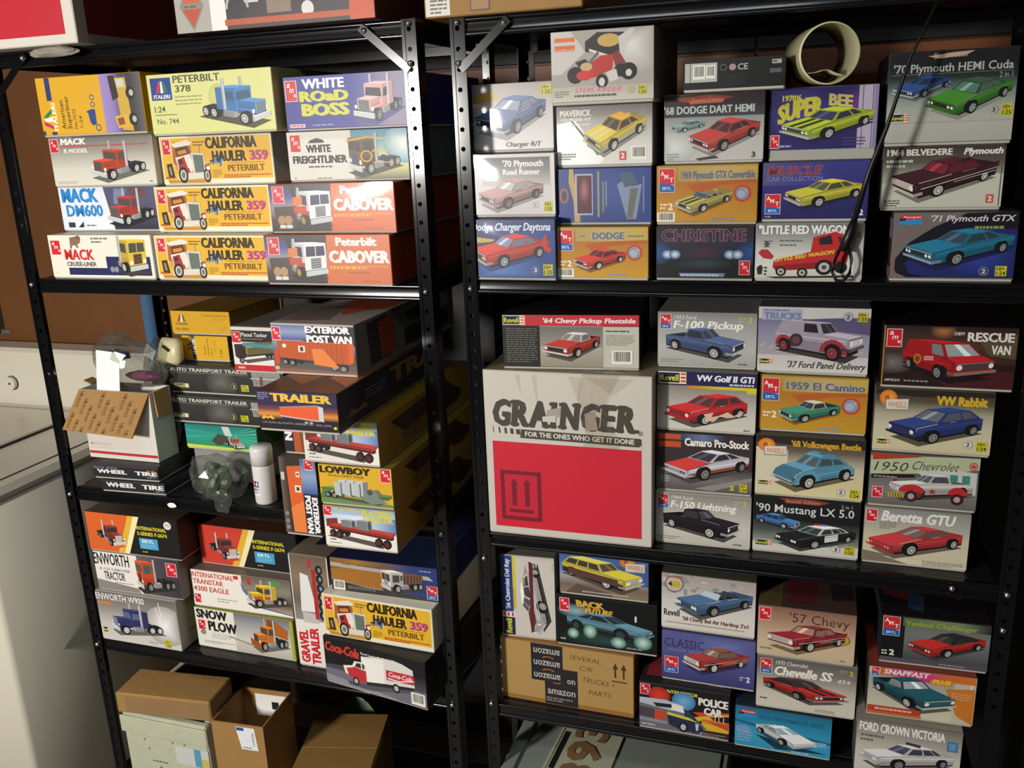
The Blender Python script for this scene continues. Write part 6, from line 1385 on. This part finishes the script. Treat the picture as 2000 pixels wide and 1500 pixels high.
def a(A):
    A.g(0, 0, 100, 100, '#a89a94', '#b8b0ac', '#cfcac4', '#dcd6cc', '#d8d2c8')
    rr = random.Random(4)
    for i in range(26): x, y = rr.uniform(2, 94), rr.uniform(3, 36); A.e(x, y, rr.uniform(2, 6), rr.uniform(2, 5), rr.choice(('#98908c', '#bcaeb0', '#8f9298', '#c8bcb8')), n=8)
    A.ring(14, 19, 10, 15, .1, '#5a504c'); A.e(14, 19, 9, 13, '#c4b4ac'); A.p('#b8b02c', [10,22,14,13,20,15,22,23,14,25]); A.p('#3a3430', [7,20,11,14,12,24]); A.t('LOWRIDER', 5, 4, 18, 5, '#a84a44', b=.03)
    A.car(draw_car('conv', '#4a678c', glass='#8a949c', seat='#3a4048', grille='#3c4654', bump='#5a6470', hub='#9a9a9c', shadow='#55504e', phi=50, el=16), 15, 20, 97, 80)
    A.t('Revell', 3, 66, 17, 12, '#26242a', b=.02); A.t("'58 Chevy Bel Air Hardtop 2'n1", 23, 77, 70, 7, '#6a2c2c', b=.03, sk=-.06); A.lines(5, 89, 88, 1, '#8f8880', th=1.6)
kit('V2', 'pale box with a steel blue convertible, above the lavender fifties-car box', G6, a, '#4a4844', .23, top='#55584c')
def a(A):
    A.fill('#2f8fb4'); A.g(0, 0, 100, 100, '#236a8c', '#2a86ac', '#3a9cc0', '#2f92b8'); A.p('#1f6484', [0,34,40,46,100,60,100,66,40,54,0,40])
    A.mono(4, 8, 18, 20); A.t('HIGH PERFORMANCE SERIES', 26, 16, 66, 10, '#1f5878', b=.02, sk=-.05); A.e(9, 58, 8, 10, '#7a94c0'); A.lines(3, 64, 16, 4, '#a8a4c4', 7, 2.4)
    A.p('#163848', [22,66,44,96,96,90,60,80], 'vehicle_picture')
    A.car(draw_car('sport', '#d4d4d4', glass='#9ab0b8', grille='#c4c4c4', bump='#d0d0d0', lamps='#cfcfcf', hub='#b4b0ac', shadow='#1f5068', phi=44, el=20), 22, 34, 86, 94, True)
    A.lines(82, 62, 14, 3, '#b0d0e0', 4, 2); A.lines(60, 94, 34, 1, '#9ccce0', th=3)
kit('W0', 'cyan box with a white sports coupe, on the shelf under the red muscle-car box', G6, a, '#1f3a48', .25, top='#1f2c34')
def a(A):
    A.g(0, 0, 100, 100, '#5f5c57', '#7f7b74', '#b4ada2', '#d0c8ba', '#d4ccbc')
    A.amte(4, 5, 11, 28); A.t('1970 Chevrolet', 19, 6, 32, 8, '#dcd8d0', b=.01, sl=.15); A.t('Chevelle SS', 17, 17, 58, 17, '#ece8e0', b=.05, sl=.2); A.t('454', 80, 27, 13, 8, '#dcd8d0', b=.01, sl=.25); A.t('2', 92, 9, 4, 9, '#c8b83c', b=.05); A.lines(83, 9, 8, 2, '#a89c4a', 4, 2)
    A.car(draw_car('muscle', '#b82c2c', glass='#3c3434', roof='#4a3432', stripe='#2a2022', hub='#8a8682', grille='#2e2222', bump='#8f8680', shadow='#55504a', phi=42, el=14), 6, 36, 93, 86, True)
    A.lines(4, 82, 8, 1, '#66615a', th=3); A.lines(60, 92, 20, 2, '#8f897e', 3, 1.4)
kit('W1', 'grey box with a red muscle car, on the cyan sports-coupe box', G6, a, '#8a857c', .25)
def a(A):
    A.g(0, 0, 100, 100, '#8a6254', '#a8826c', '#c4a68a', '#cfb896', '#c8b494')
    A.amt(2, 5, 11, 24); A.t("'57 Chevy", 33, 10, 60, 18, '#5a2c28', b=.0, sk=-.04); A.lines(58, 37, 22, 1, '#8a5a4c', th=2.6)
    A.e(88, 52, 6, 9, '#b8a82c'); A.ring(88, 52, 6.6, 10, .14, '#5a4c24'); A.skill(88, 52, 3, '2', '#4a4420', '#c4b83a')
    A.car(draw_car('fifty', '#8f2430', roof='#7a3034', glass='#b08878', grille='#a8988c', bump='#c4b6a4', hub='#d0c4b4', shadow='#77644c', phi=44, el=12), 9, 30, 91, 94)
    A.lines(4, 86, 12, 1, '#7a664c', th=2.6); A.lines(86, 93, 8, 1, '#7a664c', th=2.4)
def ta(A): A.fill('#4a3430'); A.p('#5a4a2c', [0,60,24,50,24,100,0,100]); A.p('#5a2426', [24,40,64,36,60,92,30,92]); A.p('#2c2426', [70,30,96,30,98,80,76,84])
kit('W2', 'tan box with a dark red finned fifties car, topmost of its stack', G6, a, '#55403a', .25, top='#3f2e2c', topart=ta)
def a(A):
    A.g(0, 0, 100, 100, '#77736c', '#a09c92', '#c4c0b4', '#d0ccc0', '#c8c4b8'); A.t('FORD CROWN VICTORIA', 3, 6, 81, 15, '#eeeae2', b=.05, sk=-.03)
    A.lines(5, 27, 22, 2, '#66625a', 8, 3.6); A.r(86, 18, 96, 36, '#4a78a8'); A.r(88, 21, 94, 33, '#6a98c0')
    A.car(draw_car('sedan', '#d0cecc', glass='#4a5066', hub='#8a8a8c', grille='#a8a8a8', bump='#bdbbb8', shadow='#5c584f', phi=58, el=12), 4, 34, 94, 90)
    A.p('#4a3c44', [48,30,62,33,62,38,48,35], 'vehicle_picture'); A.lines(4, 92, 14, 2, '#5a564f', 3, 1.6)
kit('X0', 'grey box with a white police sedan, under the teal pickup box', G6, a, '#5a564f', .25, top='#8f887c')
def a(A):
    A.fill('#c4bda8'); A.g(0, 12, 80, 100, '#9a9a94', '#bdb8a8', '#d4ccb4'); A.p('#d07a2c', [72,30,99,24,99,99,84,84]); A.hg(11, 1, 99, 16, '#d8602c', '#c83a8c', '#d03c74', '#d06a30', '#d8742c'); A.p('#c83a84', [40,16,60,16,58,22,34,18])
    A.r(58, 14, 78, 24, '#d8862c'); A.t('SNAPFAST', 14, 3, 42, 10, '#f2dcd8', b=.05, sl=.2); A.t('PLUS', 60, 13, 16, 8, '#e8d83a', b=.05, sl=.2); A.t('1', 94, 16, 2.4, 9, '#f0d8c0', b=.03)
    A.amte(3, 2, 7, 17)
    A.car(draw_car('pickup', '#1f5560', glass='#a8acb4', roof='#1c4c56', hub='#c8c8c4', grille='#3a5a5c', bump='#b8bcb4', shadow='#5a5648', phi=42, el=20), 4, 14, 84, 90, True)
    A.lines(78, 36, 18, 3, '#e0b090', 5, 2); A.r(1, 82, 51, 94, '#b8402c'); A.lines(8, 86, 38, 1, '#e0b8a4', th=4); A.r(1, 94, 52, 99, '#c46a2c')
kit('X1', 'white and orange box with a teal pickup and pink title band', G6, a, '#3a3428', .25, top='#8a3a2c')
def a(A):
    A.fill('#17171a'); A.g(22, 12, 99.4, 90, '#6a6c66', '#77797a', '#66686a', '#4a4a4e'); A.hg(20, 2, 99.4, 20, '#5a6a44', '#6f7f5a', '#77806a', '#2c2e2c'); A.r(0, 90, 100, 99, '#55535c')
    A.amte(2, 3, 15, 40); A.t('Yankee Challenger', 22, 8, 66, 10, '#96a83a', b=.03); A.t('2', 9, 74, 5, 12, '#e6e2dc', b=.06); A.lines(2, 76, 6, 2, '#e6e2dc', 6, 3)
    A.car(draw_car('muscle', '#b82c28', roof='#26262a', glass='#3c3838', hub='#b8b4b0', grille='#3a3434', bump='#a8302c', shadow='#3c3c40', phi=48, el=18), 25, 24, 96, 88)
    A.lines(56, 93, 40, 1, '#8f8c94', th=3)
def ta(A): A.fill('#1c181c'); A.p('#5a2026', [2,20,40,30,36,80,4,70]); A.p('#6a1f26', [44,10,84,20,80,70,50,60]); A.p('#2a3a4c', [30,60,44,70,40,92,26,88])
def la(A): A.fill('#2a2638'); A.p('#4a4474', [10,20,40,10,60,90,20,96])
kit('X2', 'black and grey box with a red coupe, on the teal pickup box', G6, a, '#1e1c20', .25, top='#2a1c20', leftart=la, topart=ta)

# creased clear tape over the big carton's front edge
root = KITS['P1']; w_, h_ = POSE['P1'][3], POSE['P1'][4]
rr = random.Random(9); vs, fs = [], []
nu, nv = 6, 14
for j in range(nv+1):
    for i in range(nu+1):
        t = j/nv; x = .028 + (i/nu)*(.058 + .01*sin(t*7)) + .006*sin(t*9)
        if t < .3: y, z = .018 - t/.3*.0205, h_ + .0012 + rr.uniform(0, .0012)
        else: y, z = -.0030 - rr.uniform(0, .0022), h_ - (t-.3)/.7*.135
        vs.append((x, y, z))
for j in range(nv):
    for i in range(nu): fs.append((j*(nu+1)+i, j*(nu+1)+i+1, (j+1)*(nu+1)+i+1, (j+1)*(nu+1)+i))
mk('packing_tape', vs, fs, M_TAPE, root)
# ------------------------------------------------------------------ things between the boxes
def slab_box(key, name, label, cat, group, m, depth, mt=None):
    x, y, yaw, w_, h_, z = POSE[key]
    r = tag(empty(name, (x, y, z), radians(yaw)), label, cat, group)
    box_obj('carton_body', (-w_/2, w_/2, 0, depth, .0005, h_-.0008), m, r, bevel=.002)
    return r
r = slab_box('E0', 'cardboard_box', 'small dark closed box under the green truck box', 'box', None, M_TRAY, .2)
r = slab_box('G4', 'cardboard_box', 'small plain brown box behind the spray can', 'box', None, M_KRAFTD, .2)
for rr_ in (r,):
    box_obj('tape_strip', (-.012, .012, -.0004, .0, .001, .08), M_KRAFTIN, rr_)

# open white mailing carton with its printed flap folded out
x, y, yaw, w_, h_, z = POSE['D3']; d = .066; t = .003
r = tag(empty('mailing_carton', (x, y, z+.0006)), 'open white mailing carton with brown printed flap, on the two flat black boxes', 'carton')
bm = bmesh.new()
add_box(bm, -w_/2, w_/2, 0, t, 0, h_); add_box(bm, -w_/2, w_/2, d-t, d, 0, h_)
add_box(bm, -w_/2, -w_/2+t, t, d-t, 0, h_); add_box(bm, w_/2-t, w_/2, t, d-t, 0, h_); add_box(bm, -w_/2+t, w_/2-t, t, d-t, 0, t)
body = bm_obj('carton_body', bm, M_WHITECARD, r)
def flap(name, P4, parent, m, th=.003):
    P4 = [Vector(p) for p in P4]; n = (P4[1]-P4[0]).cross(P4[3]-P4[0]).normalized()*th
    vs = P4 + [p + n for p in P4]
    return mk(name, vs, [(0,1,2,3), (7,6,5,4), (0,4,5,1), (1,5,6,2), (2,6,7,3), (3,7,4,0)], m, parent)
fl = flap('front_flap', [(-w_/2, -.001, h_), (w_/2, -.001, h_), (w_/2-.024, -.043, h_-.088), (-w_/2-.022, -.043, h_-.080)], r, M_KRAFT)
flap('side_flap', [(w_/2, .01, h_), (w_/2+.004, .01, h_-.055), (w_/2+.004, d-.01, h_-.055), (w_/2, d-.01, h_)], r, M_KRAFTIN)
flap('side_flap', [(-w_/2, d-.005, h_), (-w_/2-.018, d-.005, h_+.008), (-w_/2-.018, .035, h_+.008), (-w_/2, .035, h_)], r, M_KRAFT)
A = Art(w_, h_)
A.t('MAILING BOX', 4, 77, 30, 4, '#b8a8a0', b=.01); A.lines(4, 84, 62, 1, '#c8b0a8', th=1.2); A.r(.5, 90, 99.5, 94, '#b8323a')
A.build(r, M_PRINT)
# print on the flap: rows of sideways words
O, U, V_ = Vector((-w_/2, -.0012, h_)), Vector((w_, 0, 0)), Vector((-.026, -.042, -.084))
nn = U.cross(V_).normalized(); nn = nn if nn.y < 0 else -nn
vs, fs = [], []
gv, gf = glyphs('Priority Mail', .004)[:2]
for i in range(9):
    for j in range(2):
        u0, v0 = .06 + i*.105, (.05 + (i % 3)*.16 + j*.5)
        n0 = len(vs)
        for a_, c_ in gv: vs.append(O + U*(u0 + c_*.034) + V_*min(.98, (v0 + (1-a_)*.36)) + nn*.0036)
        fs += [tuple(k+n0 for k in f) for f in gf]
mk('flap_lettering', vs, fs, mat('brown_ink', '#7a4a24', rough=.7), r)
def crumple(name, loc, scale, m, label=None, cat=None, parent=None, seed=1, sub=3, amp=.35, flatten=None, freq=1.7):
    from mathutils import noise
    bm = bmesh.new(); bmesh.ops.create_icosphere(bm, subdivisions=sub, radius=1.0)
    off = Vector((seed*3.1, seed*1.7, seed*.9))
    for v in bm.verts:
        n = v.co.normalized()
        k = 1 + amp*noise.noise(n*freq+off) + amp*.45*abs(noise.noise(n*freq*2.7+off)) + amp*.2*noise.noise(n*freq*6+off)
        q = n*k
        v.co = Vector((q.x*scale[0], q.y*scale[1], q.z*scale[2]))
        if flatten is not None and v.co.z < flatten: v.co.z = flatten
    o = bm_obj(name, bm, m, parent, False, loc)
    if label: tag(o, label, cat)
    return o
zt = z + h_
crumple('parts_bag', (x+.002, y+.052, zt+.045), (.088, .034, .062), M_BAG, 'crumpled clear bag bulging out of the white mailing carton', 'bag', seed=2, flatten=-.044)
bm = bmesh.new(); add_box(bm, -.030, .030, -.0008, .0008, -.05, .05)
o = bm_obj('paper_card', bm, M_PAPER); o.location = (x-.018, y+.012, zt+.034); o.rotation_euler = (radians(-6), radians(4), 0)
tag(o, 'blank white paper card standing in front of the clear bag', 'paper')
r = tag(empty('model_cab_shell', (-1.318, 1.596, 1.199), radians(-14)), 'cream plastic truck hood with a dark slot, lying on the clear bag', 'model part')
bm = bmesh.new(); vs = add_box(bm, -.036, .036, -.03, .0, 0, .056, .010)
for v in bm.verts:
    if v.co.z > .03: v.co.x *= .86; v.co.y = v.co.y*.85+.004
bm_obj('hood_shell', bm, M_BEIGE, r, True)
o = box_obj('slot', (-.022, .0, -.0295, -.027, .034, .039), M_DARKGAP, r); o.rotation_euler = (0, radians(25), 0)
r = crumple('plastic_sprue_tray', (-1.372, 1.549, 1.178), (.044, .012, .012), M_PURPLE, 'purple plastic part inside the bag, below the cream hood', 'model part', seed=5, amp=.15, sub=3)
r = crumple('plastic_offcut', (-1.44, 1.550, 1.222), (.035, .014, .012), M_BLUEP, 'blue plastic part lying on top of the clear bag', 'model part', seed=8, amp=.3, sub=3)
# bag of green parts and a blue card at the back
crumple('parts_bag', (-1.45, 1.70, 1.085), (.045, .04, .14), M_BAG, 'tall clear bag of dark green parts behind the white mailing carton', 'bag', seed=11, amp=.3)
crumple('parts_bag_filler', (-1.45, 1.70, 1.085), (.028, .02, .10), M_GREENP, 'dark green plastic parts inside the tall clear bag', 'model part', seed=12, amp=.5, sub=3)
bm = bmesh.new(); add_box(bm, -.018, .018, 0, .004, 0, .38, .001); o = bm_obj('blue_card', bm, M_BLUEP); o.location = (-1.53, 1.775, .9385)
tag(o, 'narrow blue backing card standing behind the tall clear bag', 'card')
# clear bag with green parts on the middle shelf
crumple('parts_bag', (-1.165, 1.485, .985), (.062, .04, .05), M_BAG, 'clear bag of grey-green parts on the shelf beside the spray can', 'bag', seed=21, amp=.35, flatten=-.046)
crumple('parts_bag_filler', (-1.175, 1.495, .978), (.030, .02, .032), M_GREENP, 'grey-green plastic parts inside the clear bag beside the spray can', 'model part', seed=22, amp=.5, sub=3, flatten=-.036)
crumple('bag_corner', (-1.128, 1.442, .952), (.020, .006, .024), M_BAG, 'torn corner of clear film hanging over the shelf edge', 'bag scrap', seed=25, amp=.3, sub=3)
# spray can
r = tag(empty('spray_can', (-1.056, 1.492, .9385)), 'white spray paint can with a small star label, on the middle shelf', 'can')
lathe('can_body', [(0, 0), (.0205, 0), (.0222, .003), (.0222, .080), (.0215, .083), (0, .083)], 28, M_CAN, r)
lathe('cap', [(.0, .0835), (.0225, .0835), (.0228, .118), (.0215, .122), (0, .1222)], 28, M_CAN, r)
lb = []; 
def wrapped(A, name, R):
    for part, (vs, fs, cs) in A.ch.items():
        if fs:
            q = []
            for px, py, pz in vs:
                th = px/R - .42; rr_ = R - py
                q.append((rr_*sin(th), -rr_*cos(th), pz + .02))
            mk(name if part == 'cover_print' else 'label_lettering', q, fs, M_PRINT, r, cols=cs)
A = Art(.021, .033)
for i in range(4): A.r(25*i, 1, 25*i+25, 99, '#eeeae6')
for i in range(2): A.r(5+22*i, 3, 27+22*i, 46, '#c8304a')
for i in range(2): A.r(49+23*i, 3, 72+23*i, 46, '#2a3a78')
st = []
for k in range(10):
    rr2 = 19 if k % 2 == 0 else 8; an = -pi/2 + k*pi/5; st += [72+rr2*cos(an), 24+rr2*sin(an)*.75]
A.p('#f4f0ee', st); st2 = []
for k in range(10):
    rr2 = 17 if k % 2 == 0 else 7; an = -pi/2 + k*pi/5; st2 += [27+rr2*cos(an), 24+rr2*sin(an)*.75]
A.p('#f4f0ee', st2); A.t('TAMIYA', 6, 52, 88, 15, '#4a3a5a', b=.04); A.t('COLOR', 14, 72, 70, 13, '#4a3a5a', b=.03)
wrapped(A, 'label', .0222)
# torn paper stuck on the shelf rail
o = crumple('paper_scrap', (-1.27, 1.459, .922), (.011, .0015, .0055), M_PAPER, 'small white paper scrap stuck on the rail below the black flat boxes', 'paper', seed=31, amp=.2, sub=3)

# hollow cream tube
ax = Vector((-.24, .97, .02)).normalized(); Mt = Matrix.Translation((.006, 1.452, 1.7488)) @ ax.to_track_quat('Z', 'Y').to_matrix().to_4x4()
r = tag(empty('plastic_tube', (0, 0, 0)), 'short hollow cream plastic tube lying open towards the room', 'tube')
R0 = .0425
lathe('tube_wall', [(R0-.0018, 0), (R0, 0), (R0+.0006, .004), (R0, .008), (R0-.001, .11), (R0-.0028, .11), (R0-.0018, .004), (R0-.0018, 0)], 48, M_TUBE, r, Mt)
vs, fs = [], []
for i in range(15):
    a_ = radians(52 + i*6.2); 
    for zz, k in ((.002, .0), (.06, .0)):
        u = (i/14); rad = R0-.003 - .017*sin(pi*u)
        vs.append(Mt @ Vector((-rad*cos(a_), -rad*sin(a_)*1, zz)))
vs = [Vector(v) for v in vs]
n = 15
fs = [(2*i, 2*i+2, 2*i+3, 2*i+1) for i in range(n-1)]
o = mk('curled_liner', vs, fs, M_TUBE, r, smooth=True)
m_ = o.modifiers.new('solid', 'SOLIDIFY'); m_.thickness = .0006
# thin black rod with a strap loop
def tube_path(name, pts, rad, m, parent=None, n=8):
    bm = bmesh.new(); rings = []
    P = [Vector(p) for p in pts]
    for i, p in enumerate(P):
        d = (P[min(i+1, len(P)-1)] - P[max(i-1, 0)]).normalized()
        q = d.to_track_quat('Z', 'Y'); rr_ = rad[i] if isinstance(rad, (list, tuple)) else rad
        rings.append([bm.verts.new(p + q @ Vector((rr_*cos(2*pi*k/n), rr_*sin(2*pi*k/n), 0))) for k in range(n)])
    for a_, b_ in zip(rings, rings[1:]):
        for k in range(n): bm.faces.new((a_[k], a_[(k+1) % n], b_[(k+1) % n], b_[k]))
    bm.faces.new(rings[0][::-1]); bm.faces.new(rings[-1])
    return bm_obj(name, bm, m, parent, True)
r = tag(empty('walking_rod', (0, 0, 0)), 'thin black tapered rod with a strap loop, leaning against the right stacks', 'rod')
tube_path('shaft', [(.150, 1.449, 1.828), (.112, 1.446, 1.735), (.088, 1.443, 1.643), (.069, 1.441, 1.585), (.050, 1.439, 1.505)], [.0018, .0022, .0030, .0038, .0046], M_ROD, r, 10)
tube_path('grip', [(.052, 1.4385, 1.512), (.046, 1.438, 1.490), (.038, 1.437, 1.468)], [.0055, .0075, .0070], M_ROD, r, 12)
tube_path('strap', [(.047, 1.437, 1.472), (.052, 1.436, 1.455), (.050, 1.436, 1.435), (.042, 1.436, 1.424), (.032, 1.436, 1.424), (.026, 1.436, 1.436), (.028, 1.436, 1.455), (.034, 1.437, 1.470)], .0026, M_ROD, r, 8)

# ------------------------------------------------------------------ on top of the racks
r = tag(empty('cardboard_box', (-1.56, 1.42, 1.8436)), 'red and white box jutting out on top of the left rack', 'box')
wq, hq, dq = .54, .22, .36
box_obj('carton_body', (-wq/2, wq/2, 0, dq, 0, hq), M_WHITECARD, r, bevel=.002)
A = Art(wq, hq); A.r(2, 2, 95.5, 92.5, '#bf2434'); A.build(r, M_PRINT)
A = Art(dq, hq, 'right', wq/2); A.fill('#6a1c22'); A.r(0, 0, 8, 100, '#a89c90'); A.r(8, 92, 100, 100, '#8f8478'); A.r(8, 10, 100, 34, '#3a2c2c'); A.build(r, M_PRINT)
o = crumple('cloth_rag', (-1.365, 1.437, 1.8335), (.055, .012, .010), mat('grey_cloth', '#8f8a80', rough=.9), 'grey cloth corner hanging under the red and white box', 'cloth', seed=41, amp=.25, sub=3)
r = tag(empty('model_kit_box', (-.885, 1.425, 1.8436)), 'orange-trimmed truck box with a diamond badge, on top of the left rack', 'box', 'boxes on top of the racks')
wq, hq, dq = .385, .12, .34
carton('lid', -wq/2, wq/2, 0, dq, 0, hq, '#3a1414', r)
A = Art(wq, hq)
A.fill('#3a3034'); A.r(0, 0, 19, 100, '#a8a49c'); A.r(19, 0, 27, 100, '#e8e4e0'); A.p('#8a8478', [9.5,30,16,64,9.5,98,3,64]); A.p('#c85a34', [9.5,36,14.4,60,4.6,60]); A.p('#b84a2c', [9.5,93,14.4,68,4.6,68]); A.lines(5.4, 63, 8, 1, '#6a5a50', th=3)
A.p('#c4c8c8', [27,20,44,20,44,66,36,66,36,44,27,44], 'vehicle_picture'); A.e(33, 72, 4.5, 16, '#2c2c30', 'vehicle_picture'); A.ring(33, 72, 6, 22, .2, '#a8b0a4', 'vehicle_picture', a0=pi, a1=2*pi); A.r(48, 50, 60, 82, '#8a7464', 'vehicle_picture'); A.e(68, 80, 3, 10, '#d8d4d0', 'vehicle_picture'); A.r(26, 86, 88, 94, '#b8502c'); A.r(88, 0, 99.5, 100, '#c8502a'); A.r(30, 20, 86, 46, '#2c282a')
A.build(r, M_PRINT)
r = tag(empty('shipping_carton', (-.487, 1.45, 1.8386)), 'brown cardboard carton with a white barcode label, on top of the right rack', 'carton', 'boxes on top of the racks')
wq, hq, dq = .262, .14, .32
box_obj('carton_body', (-wq/2, wq/2, 0, dq, 0, hq), M_KRAFT, r, bevel=.002)
A = Art(wq, hq); A.r(1, 2, 17, 98, '#d4d0c4'); A.lines(4, 64, 11, 8, '#55524c', 4.2, 2); A.r(30, 68, 43, 96, '#4a3018'); A.r(31, 70, 42, 94, '#9a6c3a'); A.build(r, M_PRINT)

# ------------------------------------------------------------------ bottom of the left rack
zb = .1006
r = tag(empty('foam_crate', (-1.366, 1.435, zb)), 'grey-green foam packing box with blue marks, at the bottom of the left rack', 'box')
bm = bmesh.new(); wq, dq, hq = .232, .34, .293
add_box(bm, -wq/2, wq/2, 0, .02, 0, hq, .004); add_box(bm, -wq/2, wq/2, dq-.02, dq, 0, hq, .004); add_box(bm, -wq/2, -wq/2+.02, .018, dq-.018, 0, hq, .004); add_box(bm, wq/2-.02, wq/2, .018, dq-.018, 0, hq, .004); add_box(bm, -wq/2+.01, wq/2-.01, .01, dq-.01, 0, .03)
bm_obj('crate_body', bm, M_FOAM, r)
bm = bmesh.new(); add_box(bm, -wq/2-.004, wq/2+.004, -.006, .0, hq-.05, hq-.006, .003); bm_obj('rim', bm, M_FOAM, r)
A = Art(wq, hq); A.p('#3a4a86', [36,48,40,44,40,58,36,56,33,60,32,56]); A.p('#2c4aa0', [52,52,56,44,58,60,52,64,48,58]); A.lines(30, 40, 26, 1, '#55606a', th=1.2); A.r(60, 22, 99, 38, '#c8c8c4'); A.r(82, 22, 90, 38, '#5a98b8'); A.r(90, 30, 99, 38, '#c8b460')
for u, v in ((24, 22), (34, 12), (58, 20), (72, 20), (28, 30), (70, 64), (88, 68), (44, 82)): A.e(u, v, 1.2, 1, '#6a6e5c', n=8)
A.build(r, M_PRINT)
r2 = tag(empty('paperback_box', (-1.366, 1.485, zb+.0346)), 'thin black and red box lying inside the foam box', 'box')
box_obj('carton_body', (-.085, .085, -.02, .22, 0, .270), M_DARKGAP, r2, bevel=.001)
box_obj('red_band', (-.02, .085, -.0212, -.0198, .262, .2695), M_RED, r2)
r = tag(empty('cardboard_box', (-1.34, 1.445, .4056), radians(6)), 'flat taped brown carton lying across the foam box', 'carton')
box_obj('carton_body', (-.135, .104, -.014, .085, 0, .052), M_KRAFT, r, bevel=.003)
o = box_obj('packing_tape', (-.11, .10, -.0152, -.0138, .004, .046), M_TAPE, r)
r = tag(empty('cardboard_box', (-1.165, 1.437, zb), radians(4)), 'open brown carton with white shipping label, beside the foam box', 'carton')
bm = bmesh.new(); wq, dq, hq, t = .128, .132, .318, .003
add_box(bm, -wq/2, wq/2, 0, t, 0, hq); add_box(bm, -wq/2, wq/2, dq-t, dq, 0, hq); add_box(bm, -wq/2, -wq/2+t, t, dq-t, 0, hq); add_box(bm, wq/2-t, wq/2, t, dq-t, 0, hq); add_box(bm, -wq/2+t, wq/2-t, t, dq-t, 0, t)
bm_obj('carton_body', bm, M_KRAFT, r)
A = Art(wq, hq); A.p('#e8e8ec', [46,2,82,2,86,20,54,20]); A.p('#3a4a94', [47,2.5,62,2.5,62,5,48,5]); A.t('PRIORITY', 76, 6, 4, 11, '#44506a', rot=-90); A.lines(57, 18, 24, 1, '#55506a', th=.8); A.build(r, M_PRINT)
lab = box_obj('inside_label', (-.03, .05, dq-t-.0006, dq-t-.0002, hq-.07, hq-.012), M_PAPER, r)
box_obj('barcode', (.012, .03, dq-t-.0009, dq-t-.0006, hq-.05, hq-.03), M_DARKGAP, lab)
r = tag(empty('cardboard_box', (-.965, 1.47, zb), radians(14)), 'large closed brown carton at the bottom right of the left rack', 'carton')
box_obj('carton_body', (-.092, .092, -.04, .22, 0, .200), M_KRAFTD, r, bevel=.003)
box_obj('top_flap', (-.089, .089, -.038, .088, .2002, .2032), M_KRAFTD, r, bevel=.0008); box_obj('top_flap', (-.089, .089, .091, .217, .2002, .2032), M_KRAFTD, r, bevel=.0008)
crumple('parts_bag', (-.80, 1.50, .245), (.05, .05, .05), M_BAG, 'crumpled clear bag wedged beside the large brown carton', 'bag', seed=51, amp=.4)
r = crumple('seed_packet', (-1.045, 1.755, .21), (.055, .008, .085), mat('green_white_packet', '#8fa88a', rough=.4), 'green and white plastic packet at the back, under the delivery-truck box', 'packet', seed=52, amp=.12, sub=3)

# ------------------------------------------------------------------ bottom of the right rack
r = tag(empty('storage_tote', (-.335, 1.40, zb)), 'grey plastic storage tote with a flat lid, at the bottom of the right rack', 'tote')
box_obj('tub', (-.205, .205, .02, .40, 0, .29), M_GREYP, r, bevel=.01)
bm = bmesh.new(); add_box(bm, -.218, .222, .0, .42, .288, .312, .006); add_box(bm, -.20, .205, .02, .40, .311, .3165, .002); bm_obj('lid', bm, M_GREYP, r)
bm = bmesh.new(); add_box(bm, -.218, -.190, .0, .42, .312, .323, .003); bm_obj('lid_rim', bm, M_GREYP, r)
r = tag(empty('license_plate', (-.405, 1.50, zb+.318), radians(87)), 'old worn license plate with raised numbers, lying on the grey tote', 'license plate')
bm = bmesh.new(); add_box(bm, -.15, .15, -.066, .066, 0, .0014, .0005); bm_obj('plate', bm, M_SILVER, r)
bm = bmesh.new()
for d_ in ((-.15, .15, -.066, -.060), (-.15, .15, .060, .066), (-.15, -.144, -.06, .06), (.144, .15, -.06, .06)): add_box(bm, *d_, .0014, .0030, .0005)
bm_obj('raised_rim', bm, M_SILVER, r)
gv, gf = glyphs('393', .03)[:2]
vs = [(-.05 + a_*.19, -.036 + c_*.07, .0036) for a_, c_ in gv]; n0 = len(vs)
mk('raised_number', vs, gf, mat('faded_brown_paint', '#8a6440', rough=.6), r)
box_obj('dark_strip', (-.02, .10, .044, .056, .0014, .0019), M_DARKGAP, r)
